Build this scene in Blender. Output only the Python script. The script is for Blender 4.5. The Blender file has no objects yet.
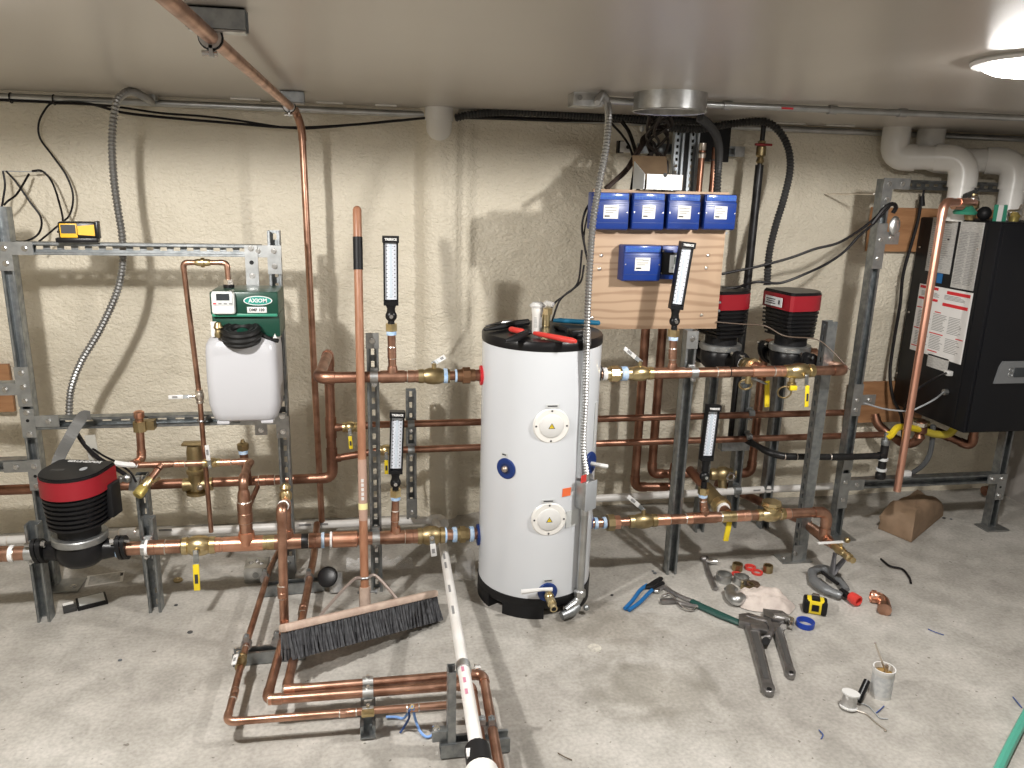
import bpy, bmesh, math, random
from mathutils import Vector as V, Matrix, noise
from math import pi, sin, cos, radians as RD
random.seed(7)
C = bpy.context.scene.collection
# ---------------------------------------------------------------- camera model (f in px for a 1024x768 frame)
FPX, CXP, CYP, CAMH = 768.0, 512.0, 384.0, 1.8
_zd = V((430-CXP, 3350-CYP, FPX)).normalized()
_xd = V((4913-CXP, 307-CYP, FPX)); _xd = (_xd - _zd*_xd.dot(_zd)).normalized()
_up = -_zd
_yd = _up.cross(_xd)
if _yd.z < 0: _yd = -_yd
def ray(px, py):
    d = V((px-CXP, py-CYP, FPX)); return V((_xd.dot(d), _yd.dot(d), _up.dot(d)))
def at(px, py, Y):
    """point at depth plane Y seen at px,py"""
    d = ray(px, py); return d*(Y/d.y) + V((0, 0, CAMH))
def az(px, py, z):
    d = ray(px, py); return d*((z-CAMH)/d.z) + V((0, 0, CAMH))
def ax(px, py, X):
    d = ray(px, py); return d*(X/d.x) + V((0, 0, CAMH))
X, Y, Z = V((1, 0, 0)), V((0, 1, 0)), V((0, 0, 1))
# ---------------------------------------------------------------- materials
def mat(name, c, metal=0.0, rough=0.5, c2=None, scale=8.0, bump=0.0, bscale=40.0, detail=4.0, lo=.35, hi=.65, emit=None, alpha=1.0, trans=0.0, stretch=None, coat=0.0, spec=.5, rough2=None):
    m = bpy.data.materials.new(name); m.use_nodes = True
    nt = m.node_tree; b = nt.nodes['Principled BSDF']
    b.inputs['Base Color'].default_value = (*c, 1); b.inputs['Metallic'].default_value = metal
    b.inputs['Roughness'].default_value = rough; b.inputs['Specular IOR Level'].default_value = spec
    if coat: b.inputs['Coat Weight'].default_value = coat
    if trans: b.inputs['Transmission Weight'].default_value = trans
    if alpha < 1: b.inputs['Alpha'].default_value = alpha
    if emit: b.inputs['Emission Color'].default_value = (*emit[0], 1); b.inputs['Emission Strength'].default_value = emit[1]
    if c2 or bump:
        tc = nt.nodes.new('ShaderNodeTexCoord'); src = tc.outputs['Object']
        if stretch:
            mp = nt.nodes.new('ShaderNodeMapping'); mp.inputs['Scale'].default_value = stretch
            nt.links.new(src, mp.inputs['Vector']); src = mp.outputs['Vector']
    if c2:
        n = nt.nodes.new('ShaderNodeTexNoise'); n.inputs['Scale'].default_value = scale; n.inputs['Detail'].default_value = detail
        r = nt.nodes.new('ShaderNodeValToRGB'); r.color_ramp.elements[0].position = lo; r.color_ramp.elements[1].position = hi
        r.color_ramp.elements[0].color = (*c, 1); r.color_ramp.elements[1].color = (*c2, 1)
        nt.links.new(src, n.inputs['Vector']); nt.links.new(n.outputs['Fac'], r.inputs['Fac']); nt.links.new(r.outputs['Color'], b.inputs['Base Color'])
        if rough2 is not None:
            mr = nt.nodes.new('ShaderNodeMapRange'); mr.inputs['To Min'].default_value = rough; mr.inputs['To Max'].default_value = rough2
            nt.links.new(n.outputs['Fac'], mr.inputs['Value']); nt.links.new(mr.outputs['Result'], b.inputs['Roughness'])
    if bump:
        n2 = nt.nodes.new('ShaderNodeTexNoise'); n2.inputs['Scale'].default_value = bscale; n2.inputs['Detail'].default_value = 3
        bp = nt.nodes.new('ShaderNodeBump'); bp.inputs['Strength'].default_value = bump; bp.inputs['Distance'].default_value = .01
        nt.links.new(src, n2.inputs['Vector']); nt.links.new(n2.outputs['Fac'], bp.inputs['Height']); nt.links.new(bp.outputs['Normal'], b.inputs['Normal'])
    return m
COP = mat('copper', (.58, .345, .25), 1, .28, (.32, .175, .12), 14, rough2=.45)
COPD = mat('copper_dull', (.42, .225, .155), 1, .34, (.22, .11, .075), 11, rough2=.5)
COPB = mat('copper_bright', (.86, .50, .36), 1, .34, (.70, .36, .24), 10)
BRASS = mat('brass', (.70, .58, .34), 1, .32, (.50, .39, .20), 22)
BRASSD = mat('brass_dark', (.46, .37, .21), 1, .42, (.30, .23, .12), 18)
SOLD = mat('solder', (.78, .72, .66), 1, .3)
GALV = mat('galvanised_steel', (.40, .42, .43), 1, .42, (.26, .28, .29), 30, rough2=.55)
GALVB = mat('bright_galvanised', (.68, .69, .69), 1, .3, (.42, .43, .43), 18, rough2=.45)
PLATE = mat('zinc_plate', (.40, .41, .41), .9, .45, (.30, .31, .31), 26)
BOLT = mat('zinc_bolt', (.62, .62, .61), 1, .25)
EMT = mat('conduit_steel', (.55, .56, .56), 1, .35, (.42, .43, .43), 12)
FLEX = mat('flex_steel', (.34, .34, .335), .9, .42)
BLK = mat('black_plastic', (.007, .007, .008), 0, .34, spec=.3)
BLKM = mat('black_matt', (.009, .009, .010), 0, .5, spec=.25)
BIRON = mat('black_iron', (.035, .035, .037), .6, .42, (.02, .02, .02), 30)
RUB = mat('black_rubber', (.009, .009, .009), 0, .5, spec=.3)
CABLE = mat('black_cable', (.007, .006, .007), 0, .45, spec=.25)
RED = mat('pump_red', (.25, .008, .016), 0, .35)
WHT = mat('white_plastic', (.66, .66, .65), 0, .35)
ENAM = mat('white_enamel', (.62, .645, .68), 0, .22, coat=.3)
PVC = mat('white_pvc', (.74, .73, .70), 0, .3)
PVCP = mat('white_pipe', (.74, .73, .71), 0, .35, (.66, .64, .61), 9)
BLUE = mat('blue_plastic', (.006, .032, .20), 0, .35)
BLUED = mat('blue_ring', (.006, .03, .16), 0, .4)
TAPE = mat('blue_tape', (.30, .50, .78), 0, .45, (.6, .72, .86), 40)
TAPEW = mat('white_tape', (.80, .80, .80), 0, .5)
YEL = mat('yellow', (.76, .58, .02), 0, .42)
YELB = mat('brass_yellow', (.74, .60, .20), .8, .35)
GREEN = mat('green_enamel', (.004, .045, .028), 0, .35)
GREENL = mat('pale_green', (.03, .22, .14), 0, .4)
TEAL = mat('teal_hose', (.08, .36, .27), 0, .35)
TEALS = mat('badge_teal', (.01, .24, .20), 0, .35)
GRY = mat('grey_plastic', (.34, .36, .38), 0, .4)
LGRY = mat('light_grey', (.56, .58, .58), 0, .4)
DGRY = mat('dark_grey', (.04, .04, .04), 0, .45, spec=.3)
JUG = mat('milky_polythene', (.47, .475, .50), 0, .28, bump=.08, bscale=18)
PAPER = mat('paper', (.70, .69, .66), 0, .6)
PAPERG = mat('printed_paper', (.52, .51, .49), 0, .55, (.36, .36, .35), 60, stretch=(1, 1, 4))
INK = mat('ink', (.03, .03, .035), 0, .6)
INKG = mat('grey_ink', (.22, .22, .22), 0, .6)
REDI = mat('red_ink', (.60, .02, .03), 0, .5)
REDP = mat('red_plastic', (.62, .05, .04), 0, .4)
ORG = mat('orange_label', (.80, .16, .05), 0, .5)
CARD = mat('cardboard', (.17, .11, .055), 0, .7, (.13, .08, .04), 12)
KRAFT = mat('kraft_paper', (.27, .18, .115), 0, .72, (.21, .14, .085), 9, bump=.5, bscale=16)
WOODH = mat('handle_wood', (.37, .18, .105), 0, .42, (.27, .12, .065), 10, stretch=(6, 6, .6))
WOODB = mat('block_wood', (.56, .44, .36), 0, .6, (.42, .31, .25), 20)
STL = mat('tool_steel', (.34, .33, .33), .9, .38, (.22, .215, .215), 24)
STLC = mat('chrome', (.62, .62, .62), 1, .25)
BRIST = mat('bristles', (.075, .078, .085), 0, .7, (.035, .035, .04), 60)
RAG = mat('rag_cloth', (.62, .55, .50), 0, .85, (.52, .45, .41), 16, bump=.4, bscale=50)
GLASS = mat('clear_plastic', (.8, .8, .8), 0, .12, alpha=.28)
LCD = mat('display', (.03, .035, .04), 0, .2)
LCDG = mat('grey_display', (.20, .24, .22), 0, .3)
DIAL = mat('scale_plate', (.66, .70, .77), 0, .4)
TUBEB = mat('glass_tube', (.50, .57, .64), 0, .2)
BOILB = mat('boiler_black', (.0055, .006, .008), 0, .42, spec=.3)
BLUEG = mat('blue_grip', (.01, .13, .36), 0, .4)
DGREEN = mat('dark_green_grip', (.012, .06, .05), 0, .42)
LAMP = mat('lamp_glow', (.9, .9, .9), 0, .4, emit=((1.0, .97, .93), 1.0))
def plywood():
    m = mat('plywood', (.52, .36, .24), 0, .55)
    nt = m.node_tree; b = nt.nodes['Principled BSDF']
    tc = nt.nodes.new('ShaderNodeTexCoord'); mp = nt.nodes.new('ShaderNodeMapping'); mp.inputs['Scale'].default_value = (.9, 1, 5)
    n = nt.nodes.new('ShaderNodeTexNoise'); n.inputs['Scale'].default_value = 2.6; n.inputs['Detail'].default_value = 2; n.inputs['Distortion'].default_value = .6
    w = nt.nodes.new('ShaderNodeTexWave'); w.bands_direction = 'Z'; w.inputs['Scale'].default_value = 1.5; w.inputs['Distortion'].default_value = 14; w.inputs['Detail'].default_value = 3; w.inputs['Detail Scale'].default_value = .8
    r = nt.nodes.new('ShaderNodeValToRGB')
    e = r.color_ramp.elements; e[0].position = .0; e[0].color = (.34, .225, .145, 1); e[1].position = .45; e[1].color = (.46, .325, .22, 1)
    nt.links.new(tc.outputs['Object'], mp.inputs['Vector']); nt.links.new(mp.outputs['Vector'], w.inputs['Vector'])
    nt.links.new(w.outputs['Fac'], r.inputs['Fac']); nt.links.new(r.outputs['Color'], b.inputs['Base Color'])
    return m
PLY = plywood()
OSB = mat('orange_plywood', (.42, .22, .105), 0, .6, (.30, .145, .065), 5, stretch=(1, 1, 6))
# ---------------------------------------------------------------- mesh builder
def frame(d):
    d = V(d).normalized(); a = Z if abs(d.z) < .9 else X
    u = d.cross(a).normalized(); return u, d.cross(u).normalized(), d
class MB:
    def __init__(s): s.bm = bmesh.new()
    def box(s, c, sz, R=None, ax3=None, bev=0):
        c = V(c); h = [v/2 for v in sz]
        if ax3: a, b, d = [V(q).normalized() for q in ax3]
        elif R is not None: a, b, d = R @ X, R @ Y, R @ Z
        else: a, b, d = X, Y, Z
        vs = [s.bm.verts.new(c + a*(i*h[0]) + b*(j*h[1]) + d*(k*h[2])) for i in (-1, 1) for j in (-1, 1) for k in (-1, 1)]
        fs = [(0, 1, 3, 2), (4, 6, 7, 5), (0, 4, 5, 1), (2, 3, 7, 6), (0, 2, 6, 4), (1, 5, 7, 3)]
        F = [s.bm.faces.new([vs[i] for i in f]) for f in fs]
        if bev:
            es = list({e for f in F for e in f.edges})
            bmesh.ops.bevel(s.bm, geom=es, offset=bev, segments=2, affect='EDGES', profile=.5)
        return s
    def tube(s, pts, r, seg=12, cap=True, sq=None):
        pts = [V(p) for p in pts]; n = len(pts)
        rs = r if isinstance(r, (list, tuple)) else [r]*n
        T = []
        for i in range(n):
            t = pts[min(i+1, n-1)] - pts[max(i-1, 0)]
            T.append(t.normalized() if t.length > 1e-9 else Z)
        u, w, _ = frame(T[0]); rings = []
        for i in range(n):
            if i:
                q = T[i-1].rotation_difference(T[i]); u = q @ u
            u = (u - T[i]*u.dot(T[i])).normalized(); w = T[i].cross(u)
            rings.append([s.bm.verts.new(pts[i] + (u*cos(2*pi*k/seg)*(sq[0] if sq else 1) + w*sin(2*pi*k/seg)*(sq[1] if sq else 1))*rs[i]) for k in range(seg)])
        for a, b in zip(rings, rings[1:]):
            for k in range(seg): s.bm.faces.new((a[k], a[(k+1) % seg], b[(k+1) % seg], b[k]))
        if cap and seg > 2:
            s.bm.faces.new(rings[0][::-1]); s.bm.faces.new(rings[-1])
        return s
    def cyl(s, p0, p1, r, seg=16, r2=None, cap=True): return s.tube([p0, p1], [r, r if r2 is None else r2], seg, cap)
    def lathe(s, prof, o, d=Z, seg=24, capped=True):
        o = V(o); u, w, d = frame(d); R = []
        for (r, h) in prof:
            R.append([s.bm.verts.new(o + d*h + (u*cos(2*pi*k/seg) + w*sin(2*pi*k/seg))*max(r, 1e-4)) for k in range(seg)])
        for a, b in zip(R, R[1:]):
            for k in range(seg): s.bm.faces.new((a[k], b[k], b[(k+1) % seg], a[(k+1) % seg]))
        if capped: s.bm.faces.new(R[0]); s.bm.faces.new(R[-1][::-1])
        return s
    def sph(s, c, r, seg=12, sc=(1, 1, 1)):
        bmesh.ops.create_uvsphere(s.bm, u_segments=seg, v_segments=max(6, seg*2//3), radius=1, matrix=Matrix.Translation(V(c)) @ Matrix.Diagonal((r*sc[0], r*sc[1], r*sc[2], 1)))
        return s
    def prism(s, poly, o, u, w, d, h):
        """polygon (a,b) in the plane u,w at o, extruded h along d"""
        o, u, w, d = V(o), V(u), V(w), V(d)
        A = [s.bm.verts.new(o + u*a + w*b) for a, b in poly]; B = [s.bm.verts.new(v.co + d*h) for v in A]
        n = len(A); s.bm.faces.new(A[::-1]); s.bm.faces.new(B)
        for i in range(n): s.bm.faces.new((A[i], A[(i+1) % n], B[(i+1) % n], B[i]))
        return s
    def torus(s, c, d, R, r, seg=24, rs=8, a0=0, a1=2*pi):
        u, w, d = frame(d); c = V(c)
        full = abs(a1-a0-2*pi) < 1e-6; n = seg
        P = [c + (u*cos(a0+(a1-a0)*i/n) + w*sin(a0+(a1-a0)*i/n))*R for i in range(n if full else n+1)]
        rings = []
        for p in P:
            o = (p-c).normalized()
            rings.append([s.bm.verts.new(p + (o*cos(2*pi*k/rs) + d*sin(2*pi*k/rs))*r) for k in range(rs)])
        m = len(rings)
        for i in range(m if full else m-1):
            a, b = rings[i], rings[(i+1) % m]
            for k in range(rs): s.bm.faces.new((a[k], a[(k+1) % rs], b[(k+1) % rs], b[k]))
        if not full: s.bm.faces.new(rings[0][::-1]); s.bm.faces.new(rings[-1])
        return s
    def build(s, name, m, parent=None, label=None, world=True, ang=38):
        bmesh.ops.recalc_face_normals(s.bm, faces=s.bm.faces)
        for f in s.bm.faces: f.smooth = True
        if parent is not None and world:
            M = Matrix.Identity(4); p = parent
            ch = []
            while p is not None: ch.append(p); p = p.parent
            for q in reversed(ch): M = M @ q.matrix_basis
            bmesh.ops.transform(s.bm, matrix=M.inverted(), verts=s.bm.verts)
        elif parent is None:
            c = V((0, 0, 0)); n = len(s.bm.verts)
            xs = [v.co for v in s.bm.verts]
            c = V((sum(v.x for v in xs)/n, sum(v.y for v in xs)/n, min(v.z for v in xs)))
            bmesh.ops.translate(s.bm, verts=s.bm.verts, vec=-c)
        me = bpy.data.meshes.new(name); s.bm.to_mesh(me); s.bm.free()
        me.set_sharp_from_angle(angle=RD(ang))
        o = bpy.data.objects.new(name, me); C.objects.link(o); me.materials.append(m)
        if parent is not None: o.parent = parent
        else: o.location = c
        if label: o['label'] = label
        return o
def thing(name, label, cat, loc=(0, 0, 0), rz=0, group=None, rot=None):
    o = bpy.data.objects.new(name, None); C.objects.link(o); o.empty_display_size = .05
    o.location = V(loc); o.rotation_euler = rot if rot else (0, 0, rz); o['label'] = label; o['category'] = cat
    if group: o['group'] = group
    return o
def tag(o, label, cat, group=None):
    o['label'] = label; o['category'] = cat
    if group: o['group'] = group
    return o
def text(name, s, size, m, parent, o, u, w, ext=.0006, align='CENTER', bold=0):
    """text in plane (u right, w up) centred at o, world coordinates"""
    cu = bpy.data.curves.new('t', 'FONT'); cu.body = s; cu.size = size; cu.extrude = ext; cu.align_x = align; cu.align_y = 'CENTER'; cu.offset = bold; cu.resolution_u = 2
    to = bpy.data.objects.new('t', cu); C.objects.link(to)
    dg = bpy.context.evaluated_depsgraph_get(); me = bpy.data.meshes.new_from_object(to.evaluated_get(dg))
    bpy.data.objects.remove(to); bpy.data.curves.remove(cu)
    u, w = V(u).normalized(), V(w).normalized(); d = u.cross(w)
    M = Matrix((u, w, d)).transposed().to_4x4(); M.translation = V(o)
    mb = MB(); mb.bm.from_mesh(me); bpy.data.meshes.remove(me)
    bmesh.ops.transform(mb.bm, matrix=M, verts=mb.bm.verts)
    return mb.build(name, m, parent)
def bez(pts, k=8):
    """smooth Catmull-Rom path through pts"""
    P = [V(p) for p in pts]; P = [P[0]*2-P[1]] + P + [P[-1]*2-P[-2]]; out = []
    for i in range(1, len(P)-2):
        a, b, c, d = P[i-1:i+3]
        for j in range(k):
            t = j/k
            out.append(.5*((2*b) + (c-a)*t + (2*a-5*b+4*c-d)*t*t + (-a+3*b-3*c+d)*t**3))
    out.append(P[-2]); return out
# ---------------------------------------------------------------- pipes
def corner_path(pts, rb):
    """polyline with rounded corners; returns list of points and list of elbows (each a list of points)"""
    P = [V(p) for p in pts]; out = [P[0]]; el = []
    for i in range(1, len(P)-1):
        a, b, c = P[i-1], P[i], P[i+1]; d0 = (a-b); d1 = (c-b)
        if d0.angle(d1) > pi - .12: out.append(b); continue
        k = min(rb, d0.length*.49, d1.length*.49); p0 = b + d0.normalized()*k; p2 = b + d1.normalized()*k
        arc = []
        for j in range(7):
            t = j/6; arc.append(p0*(1-t)**2 + b*2*t*(1-t) + p2*t*t)
        out += arc
        e0 = p0 + d0.normalized()*k*.45; e1 = p2 + d1.normalized()*k*.45
        el.append([e0] + arc + [e1])
    out.append(P[-1]); return out, el
def pipe(name, label, pts, r, m=COP, cat='pipe', group=None, elbows=True, couplings=(), seg=14, rb=None):
    pts = [V(p) for p in pts]
    root = thing(name, label, cat, pts[0], group=group)
    path, el = corner_path(pts, rb or r*1.9)
    MB().tube(path, r, seg).build('tube', m, root)
    if elbows:
        for e in el: MB().tube(e, r*1.14, seg).build('elbow', m, root)
    for (i, t, L) in couplings:
        a, b = pts[i], pts[i+1]; d = (b-a).normalized(); c = a.lerp(b, t)
        coupling(root, c, d, r, L, m)
    return root
def coupling(root, c, d, r, L=.06, m=COP, name='coupling'):
    c, d = V(c), V(d).normalized()
    MB().tube([c-d*L/2, c-d*L*.06, c-d*L*.04, c+d*L*.04, c+d*L*.06, c+d*L/2], [r*1.12, r*1.12, r*1.06, r*1.06, r*1.12, r*1.12], 14).build(name, m, root)
    for sg in (-1, 1): MB().tube([c+d*sg*L/2, c+d*sg*(L/2+.004)], [r*1.13, r*1.02], 14).build('solder_joint', SOLD, root)
def tee(root, c, d, bd, r, rb, L=.09, m=COP, bl=None):
    c, d, bd = V(c), V(d).normalized(), V(bd).normalized(); bl = bl or r*1.9
    MB().cyl(c-d*L/2, c+d*L/2, r*1.14).tube([c, c+bd*bl*.75, c+bd*bl], [rb*1.3, rb*1.25, rb*1.14], 14).build('tee', m, root)
def band(root, name, c, d, r, L, m, seg=16, label=None):
    c, d = V(c), V(d).normalized()
    return MB().tube([c-d*L/2, c-d*L*.42, c+d*L*.42, c+d*L/2], [r*.96, r, r, r*.96], seg).build(name, m, root, label)
def hexnut(root, name, c, d, r, L, m=BRASS, seg=6):
    c, d = V(c), V(d).normalized()
    return MB().cyl(c-d*L/2, c+d*L/2, r, seg).build(name, m, root, None, True, 20)
def union(root, c, d, r, m=BRASS, L=.075):
    c, d = V(c), V(d).normalized()
    MB().tube([c-d*L*.5, c-d*L*.15], [r*1.2, r*1.25], 14).tube([c+d*L*.15, c+d*L*.5], [r*1.2, r*1.2], 14).build('union_sleeve', m, root)
    MB().cyl(c-d*L*.2, c+d*L*.22, r*1.62, 8).build('union_nut', m, root, None, True, 20)
def ball_valve(label, c, d, r, lever, levm=WHT, L=.10, ll=.11, m=BRASS, stem=None, group=None, name='ball_valve', txt=None, face=None):
    """valve at c on a pipe of direction d; stem = direction of the stem, lever = direction the lever points"""
    c, d = V(c), V(d).normalized(); stem = V(stem).normalized() if stem else Z
    lever = V(lever).normalized()
    root = thing(name, label, 'valve', c, group=group)
    MB().lathe([(r*1.25, -L/2), (r*1.3, -L*.34), (r*1.15, -L*.32), (r*1.45, -L*.18), (r*1.55, 0), (r*1.45, L*.18), (r*1.15, L*.32), (r*1.3, L*.34), (r*1.25, L/2)], c, d, 20).build('body', m, root)
    sp = c + stem*(r*1.4); tp = sp + stem*.022
    MB().cyl(c+stem*r, tp, r*.42, 10).build('stem', m, root)
    w = max(.0085, r*.42); n = lever.cross(stem).normalized() if lever.cross(stem).length > .1 else lever.cross(d).normalized()
    if n.length < .1: n = d
    if face: n = lever.cross(V(face)).normalized()
    up = n.cross(lever).normalized()
    if up.dot(V(face) if face else stem) < 0: up = -up
    k = 1 if abs(lever.dot(stem)) < .7 and not face else 0
    p0 = tp - lever*.008; p1 = tp + lever*ll*.3; p2 = p1 + up*.008*k; p3 = tp + lever*ll + up*.008*k
    mb = MB()
    for a, b, wd in ((p0, p1, w*.9), (p1, p2 + lever*.004, w*.95)):
        mb.box((a+b)/2, ((b-a).length+.002, wd*2, .0035), ax3=((b-a) if (b-a).length > 1e-4 else lever, n, (b-a).cross(n) if (b-a).length > 1e-4 else up))
    mb.build('lever_arm', GALV, root)
    mb = MB(); mb.box((p2+p3)/2, ((p3-p2).length, w*2.1, .006), ax3=(lever, n, up), bev=.0025)
    h = mb.build('lever_handle', levm, root)
    if txt:
        q = (p2+p3)/2 + up*.0034
        fw = n if lever.cross(n).dot(up) > 0 else -n
        text('lettering', txt, w*1.1, INK, root, q, lever, up.cross(lever))
    else:
        MB().box((p2*.45+p3*.55) + up*.0034, ((p3-p2).length*.35, w*1.1, .0012), ax3=(lever, n, up)).build('lettering', INKG if levm is WHT else INK, root)
    hexnut(root, 'handle_nut', tp+stem*.003, stem, r*.3, .006, BOLT)
    return root
# ---------------------------------------------------------------- strut channel
SW = .050
def strut_mb(mb, p0, p1, f, w=SW, d=SW, slots=True, t=.003, pitch=.052):
    """channel from p0 to p1; centre line on the open face; f = direction the open side faces"""
    p0, p1, f = V(p0), V(p1), V(f).normalized(); a = (p1-p0); L = a.length; a.normalize(); f = (f - a*f.dot(a)).normalized(); s_ = a.cross(f)
    A3 = (a, s_, f)
    m = (p0+p1)/2
    for sg in (-1, 1):
        mb.box(m + s_*sg*(w/2-t/2) - f*d/2, (L, t, d), ax3=A3)
        mb.box(m + s_*sg*(w/2-.0055) - f*.0015, (L, .008, .003), ax3=A3)
        mb.box(m + s_*sg*(w/2-.0095) - f*.005, (L, .0025, .010), ax3=A3)
    bk = m - f*(d-t/2)
    if not slots: mb.box(bk, (L, w, t), ax3=A3)
    else:
        for sg in (-1, 1): mb.box(bk + s_*sg*(w/2-.009), (L, .018, t), ax3=A3)
        n = max(1, int(L/pitch)); st = L/n
        for i in range(n+1):
            c0 = max(0, i*st - st*.25); c1 = min(L, i*st + st*.25)
            mb.box(p0 + a*((c0+c1)/2) - f*(d-t/2), (c1-c0, w-.034, t), ax3=A3)
    return mb
def strut(name, p0, p1, f, parent, slots=True, m=GALV, **k):
    return strut_mb(MB(), p0, p1, f, slots=slots, **k).build(name, m, parent, None, True, 25)
def slot_face(mb, p0, p1, f, **k): pass
def bolt(parent, p, d, r=.009, h=.008, m=BOLT):
    p, d = V(p), V(d).normalized()
    return MB().cyl(p, p+d*.002, r*1.35, 12).cyl(p+d*.002, p+d*h, r, 6).build('bolt', m, parent, None, True, 25)
def plate(parent, rects, f, u, w, bolts=(), m=PLATE, t=.006, name='bracket', hole=()):
    """rects: list of (centre, wu, wv); u,w in-plane axes, f normal"""
    mb = MB()
    for i, (c, a, b) in enumerate(rects): mb.box(V(c)+V(f)*(t-.0012*i)/2, (a, b, t-.0012*i), ax3=(u, w, f))
    o = mb.build(name, m, parent)
    for b in bolts: bolt(o, V(b)+V(f)*t, f)
    for b in hole: MB().cyl(V(b)+V(f)*t, V(b)+V(f)*(t+.0008), .007, 12).build('hole', BLKM, o)
    return o
def clamp(parent, c, d, r, f, m=GALVB, w=.032):
    """pipe clamp: strap round the pipe with ears toward the strut (f = away from the strut)"""
    c, d, f = V(c), V(d).normalized(), V(f).normalized(); s_ = d.cross(f)
    mb = MB(); mb.tube([c-d*w/2, c+d*w/2], r*1.1, 16)
    mb.box(c-f*(r+.006), (w, .012+r*2.1, .012), ax3=(d, s_, f))
    mb.box(c+f*0+s_*(r+.008), (w*.7, .016, .006), ax3=(d, s_, f))
    o = mb.build('pipe_clamp', m, parent)
    bolt(o, c+s_*(r+.012)+f*.003, f, .006, .01)
    return o
def flexline(name, label, pts, r, m=FLEX, cat='conduit', ribs=True, k=10, pitch=.015, group=None, amp=.17):
    path = bez(pts, k)
    root = None
    if ribs:
        # resample by arc length for even corrugation
        L = [0]
        for a, b in zip(path, path[1:]): L.append(L[-1] + (b-a).length)
        n = int(L[-1]/(pitch/2)); P = []; j = 0
        for i in range(n+1):
            s_ = L[-1]*i/n
            while j < len(L)-2 and L[j+1] < s_: j += 1
            t = (s_-L[j])/max(1e-9, L[j+1]-L[j]); P.append(path[j].lerp(path[j+1], t))
        rr = [r*(1+amp) if i % 2 else r*(1-amp) for i in range(len(P))]
        o = MB().tube(P, rr, 10).build(name, m, None, None, True, 25)
    else: o = MB().tube(path, r, 8).build(name, m)
    return tag(o, label, cat, group)
def cable(name, label, pts, r=.0045, m=CABLE, cat='cable', group=None): return flexline(name, label, pts, r, m, cat, False, 8, group=group)

# ================================================================ THE ROOM
WY = 4.0; CZ = 2.15; XL, XR, YB = -3.2, 3.86, -1.6
def struct(name, mb, m, **k):
    o = mb.build(name, m, **k); o['kind'] = 'structure'; return o
def floor_mat():
    m = bpy.data.materials.new('concrete'); m.use_nodes = True; nt = m.node_tree; b = nt.nodes['Principled BSDF']; N = nt.nodes.new; Lk = nt.links.new
    g = N('ShaderNodeNewGeometry')
    def noi(s, d=5, dis=0):
        n = N('ShaderNodeTexNoise'); n.inputs['Scale'].default_value = s; n.inputs['Detail'].default_value = d; n.inputs['Distortion'].default_value = dis
        Lk(g.outputs['Position'], n.inputs['Vector']); return n.outputs['Fac']
    def ramp(f, *st):
        r = N('ShaderNodeValToRGB'); e = r.color_ramp.elements
        e[0].position, e[0].color = st[0][0], (*st[0][1], 1); e[1].position, e[1].color = st[-1][0], (*st[-1][1], 1)
        for p, c in st[1:-1]: q = e.new(p); q.color = (*c, 1)
        Lk(f, r.inputs['Fac']); return r.outputs['Color']
    def mul(a, bb, f=1.0):
        x = N('ShaderNodeMixRGB'); x.blend_type = 'MULTIPLY'; x.inputs['Fac'].default_value = f; Lk(a, x.inputs['Color1']); Lk(bb, x.inputs['Color2']); return x.outputs['Color']
    c = ramp(noi(1.6, 7, .3), (.3, (.37, .35, .32)), (.5, (.44, .42, .385)), (.7, (.52, .50, .465)))
    c = mul(c, ramp(noi(7, 8, .4), (.34, (.76, .76, .75)), (.62, (1, 1, 1))))
    c = mul(c, ramp(noi(70, 4), (.3, (.82, .82, .82)), (.65, (1.06, 1.06, 1.06))))
    c = mul(c, ramp(noi(38, 2), (.255, (.35, .33, .3)), (.29, (1, 1, 1))), .8)
    # dark stains in front of the tank, darker patches further left
    def spot(p, rad, col, sx=1.0):
        nonlocal c
        d = N('ShaderNodeVectorMath'); d.operation = 'SUBTRACT'; d.inputs[1].default_value = (p[0], p[1], 0); Lk(g.outputs['Position'], d.inputs[0])
        sc = N('ShaderNodeVectorMath'); sc.operation = 'MULTIPLY'; sc.inputs[1].default_value = (1/rad, 1/(rad*sx), 0); Lk(d.outputs[0], sc.inputs[0])
        ln = N('ShaderNodeVectorMath'); ln.operation = 'LENGTH'; Lk(sc.outputs[0], ln.inputs[0])
        ad = N('ShaderNodeMath'); ad.operation = 'ADD'; Lk(ln.outputs['Value'], ad.inputs[0]); 
        mm = N('ShaderNodeMath'); mm.operation = 'MULTIPLY'; mm.inputs[1].default_value = 1.6; Lk(noi(7, 5, .5), mm.inputs[0]); Lk(mm.outputs[0], ad.inputs[1])
        c = mul(c, ramp2(ad.outputs[0], col))
    def ramp2(f, col):
        mr = N('ShaderNodeMapRange'); mr.inputs['From Min'].default_value = 1.15; mr.inputs['From Max'].default_value = 1.75; Lk(f, mr.inputs['Value'])
        return ramp(mr.outputs['Result'], (0, col), (1, (1, 1, 1)))
    spot(tuple(az(650, 690, 0))[:2], .30, (.76, .75, .72), .8)
    spot(tuple(az(600, 625, 0))[:2], .32, (.80, .78, .75), .9)
    spot(tuple(az(400, 600, 0))[:2], .22, (.62, .60, .57), .5)
    spot(tuple(az(230, 560, 0))[:2], .25, (.72, .70, .68), .4)
    Lk(c, b.inputs['Base Color']); b.inputs['Roughness'].default_value = .62; b.inputs['Specular IOR Level'].default_value = .35
    bp = N('ShaderNodeBump'); bp.inputs['Strength'].default_value = .25; bp.inputs['Distance'].default_value = .01; Lk(noi(26, 6), bp.inputs['Height']); Lk(bp.outputs['Normal'], b.inputs['Normal'])
    return m
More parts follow.
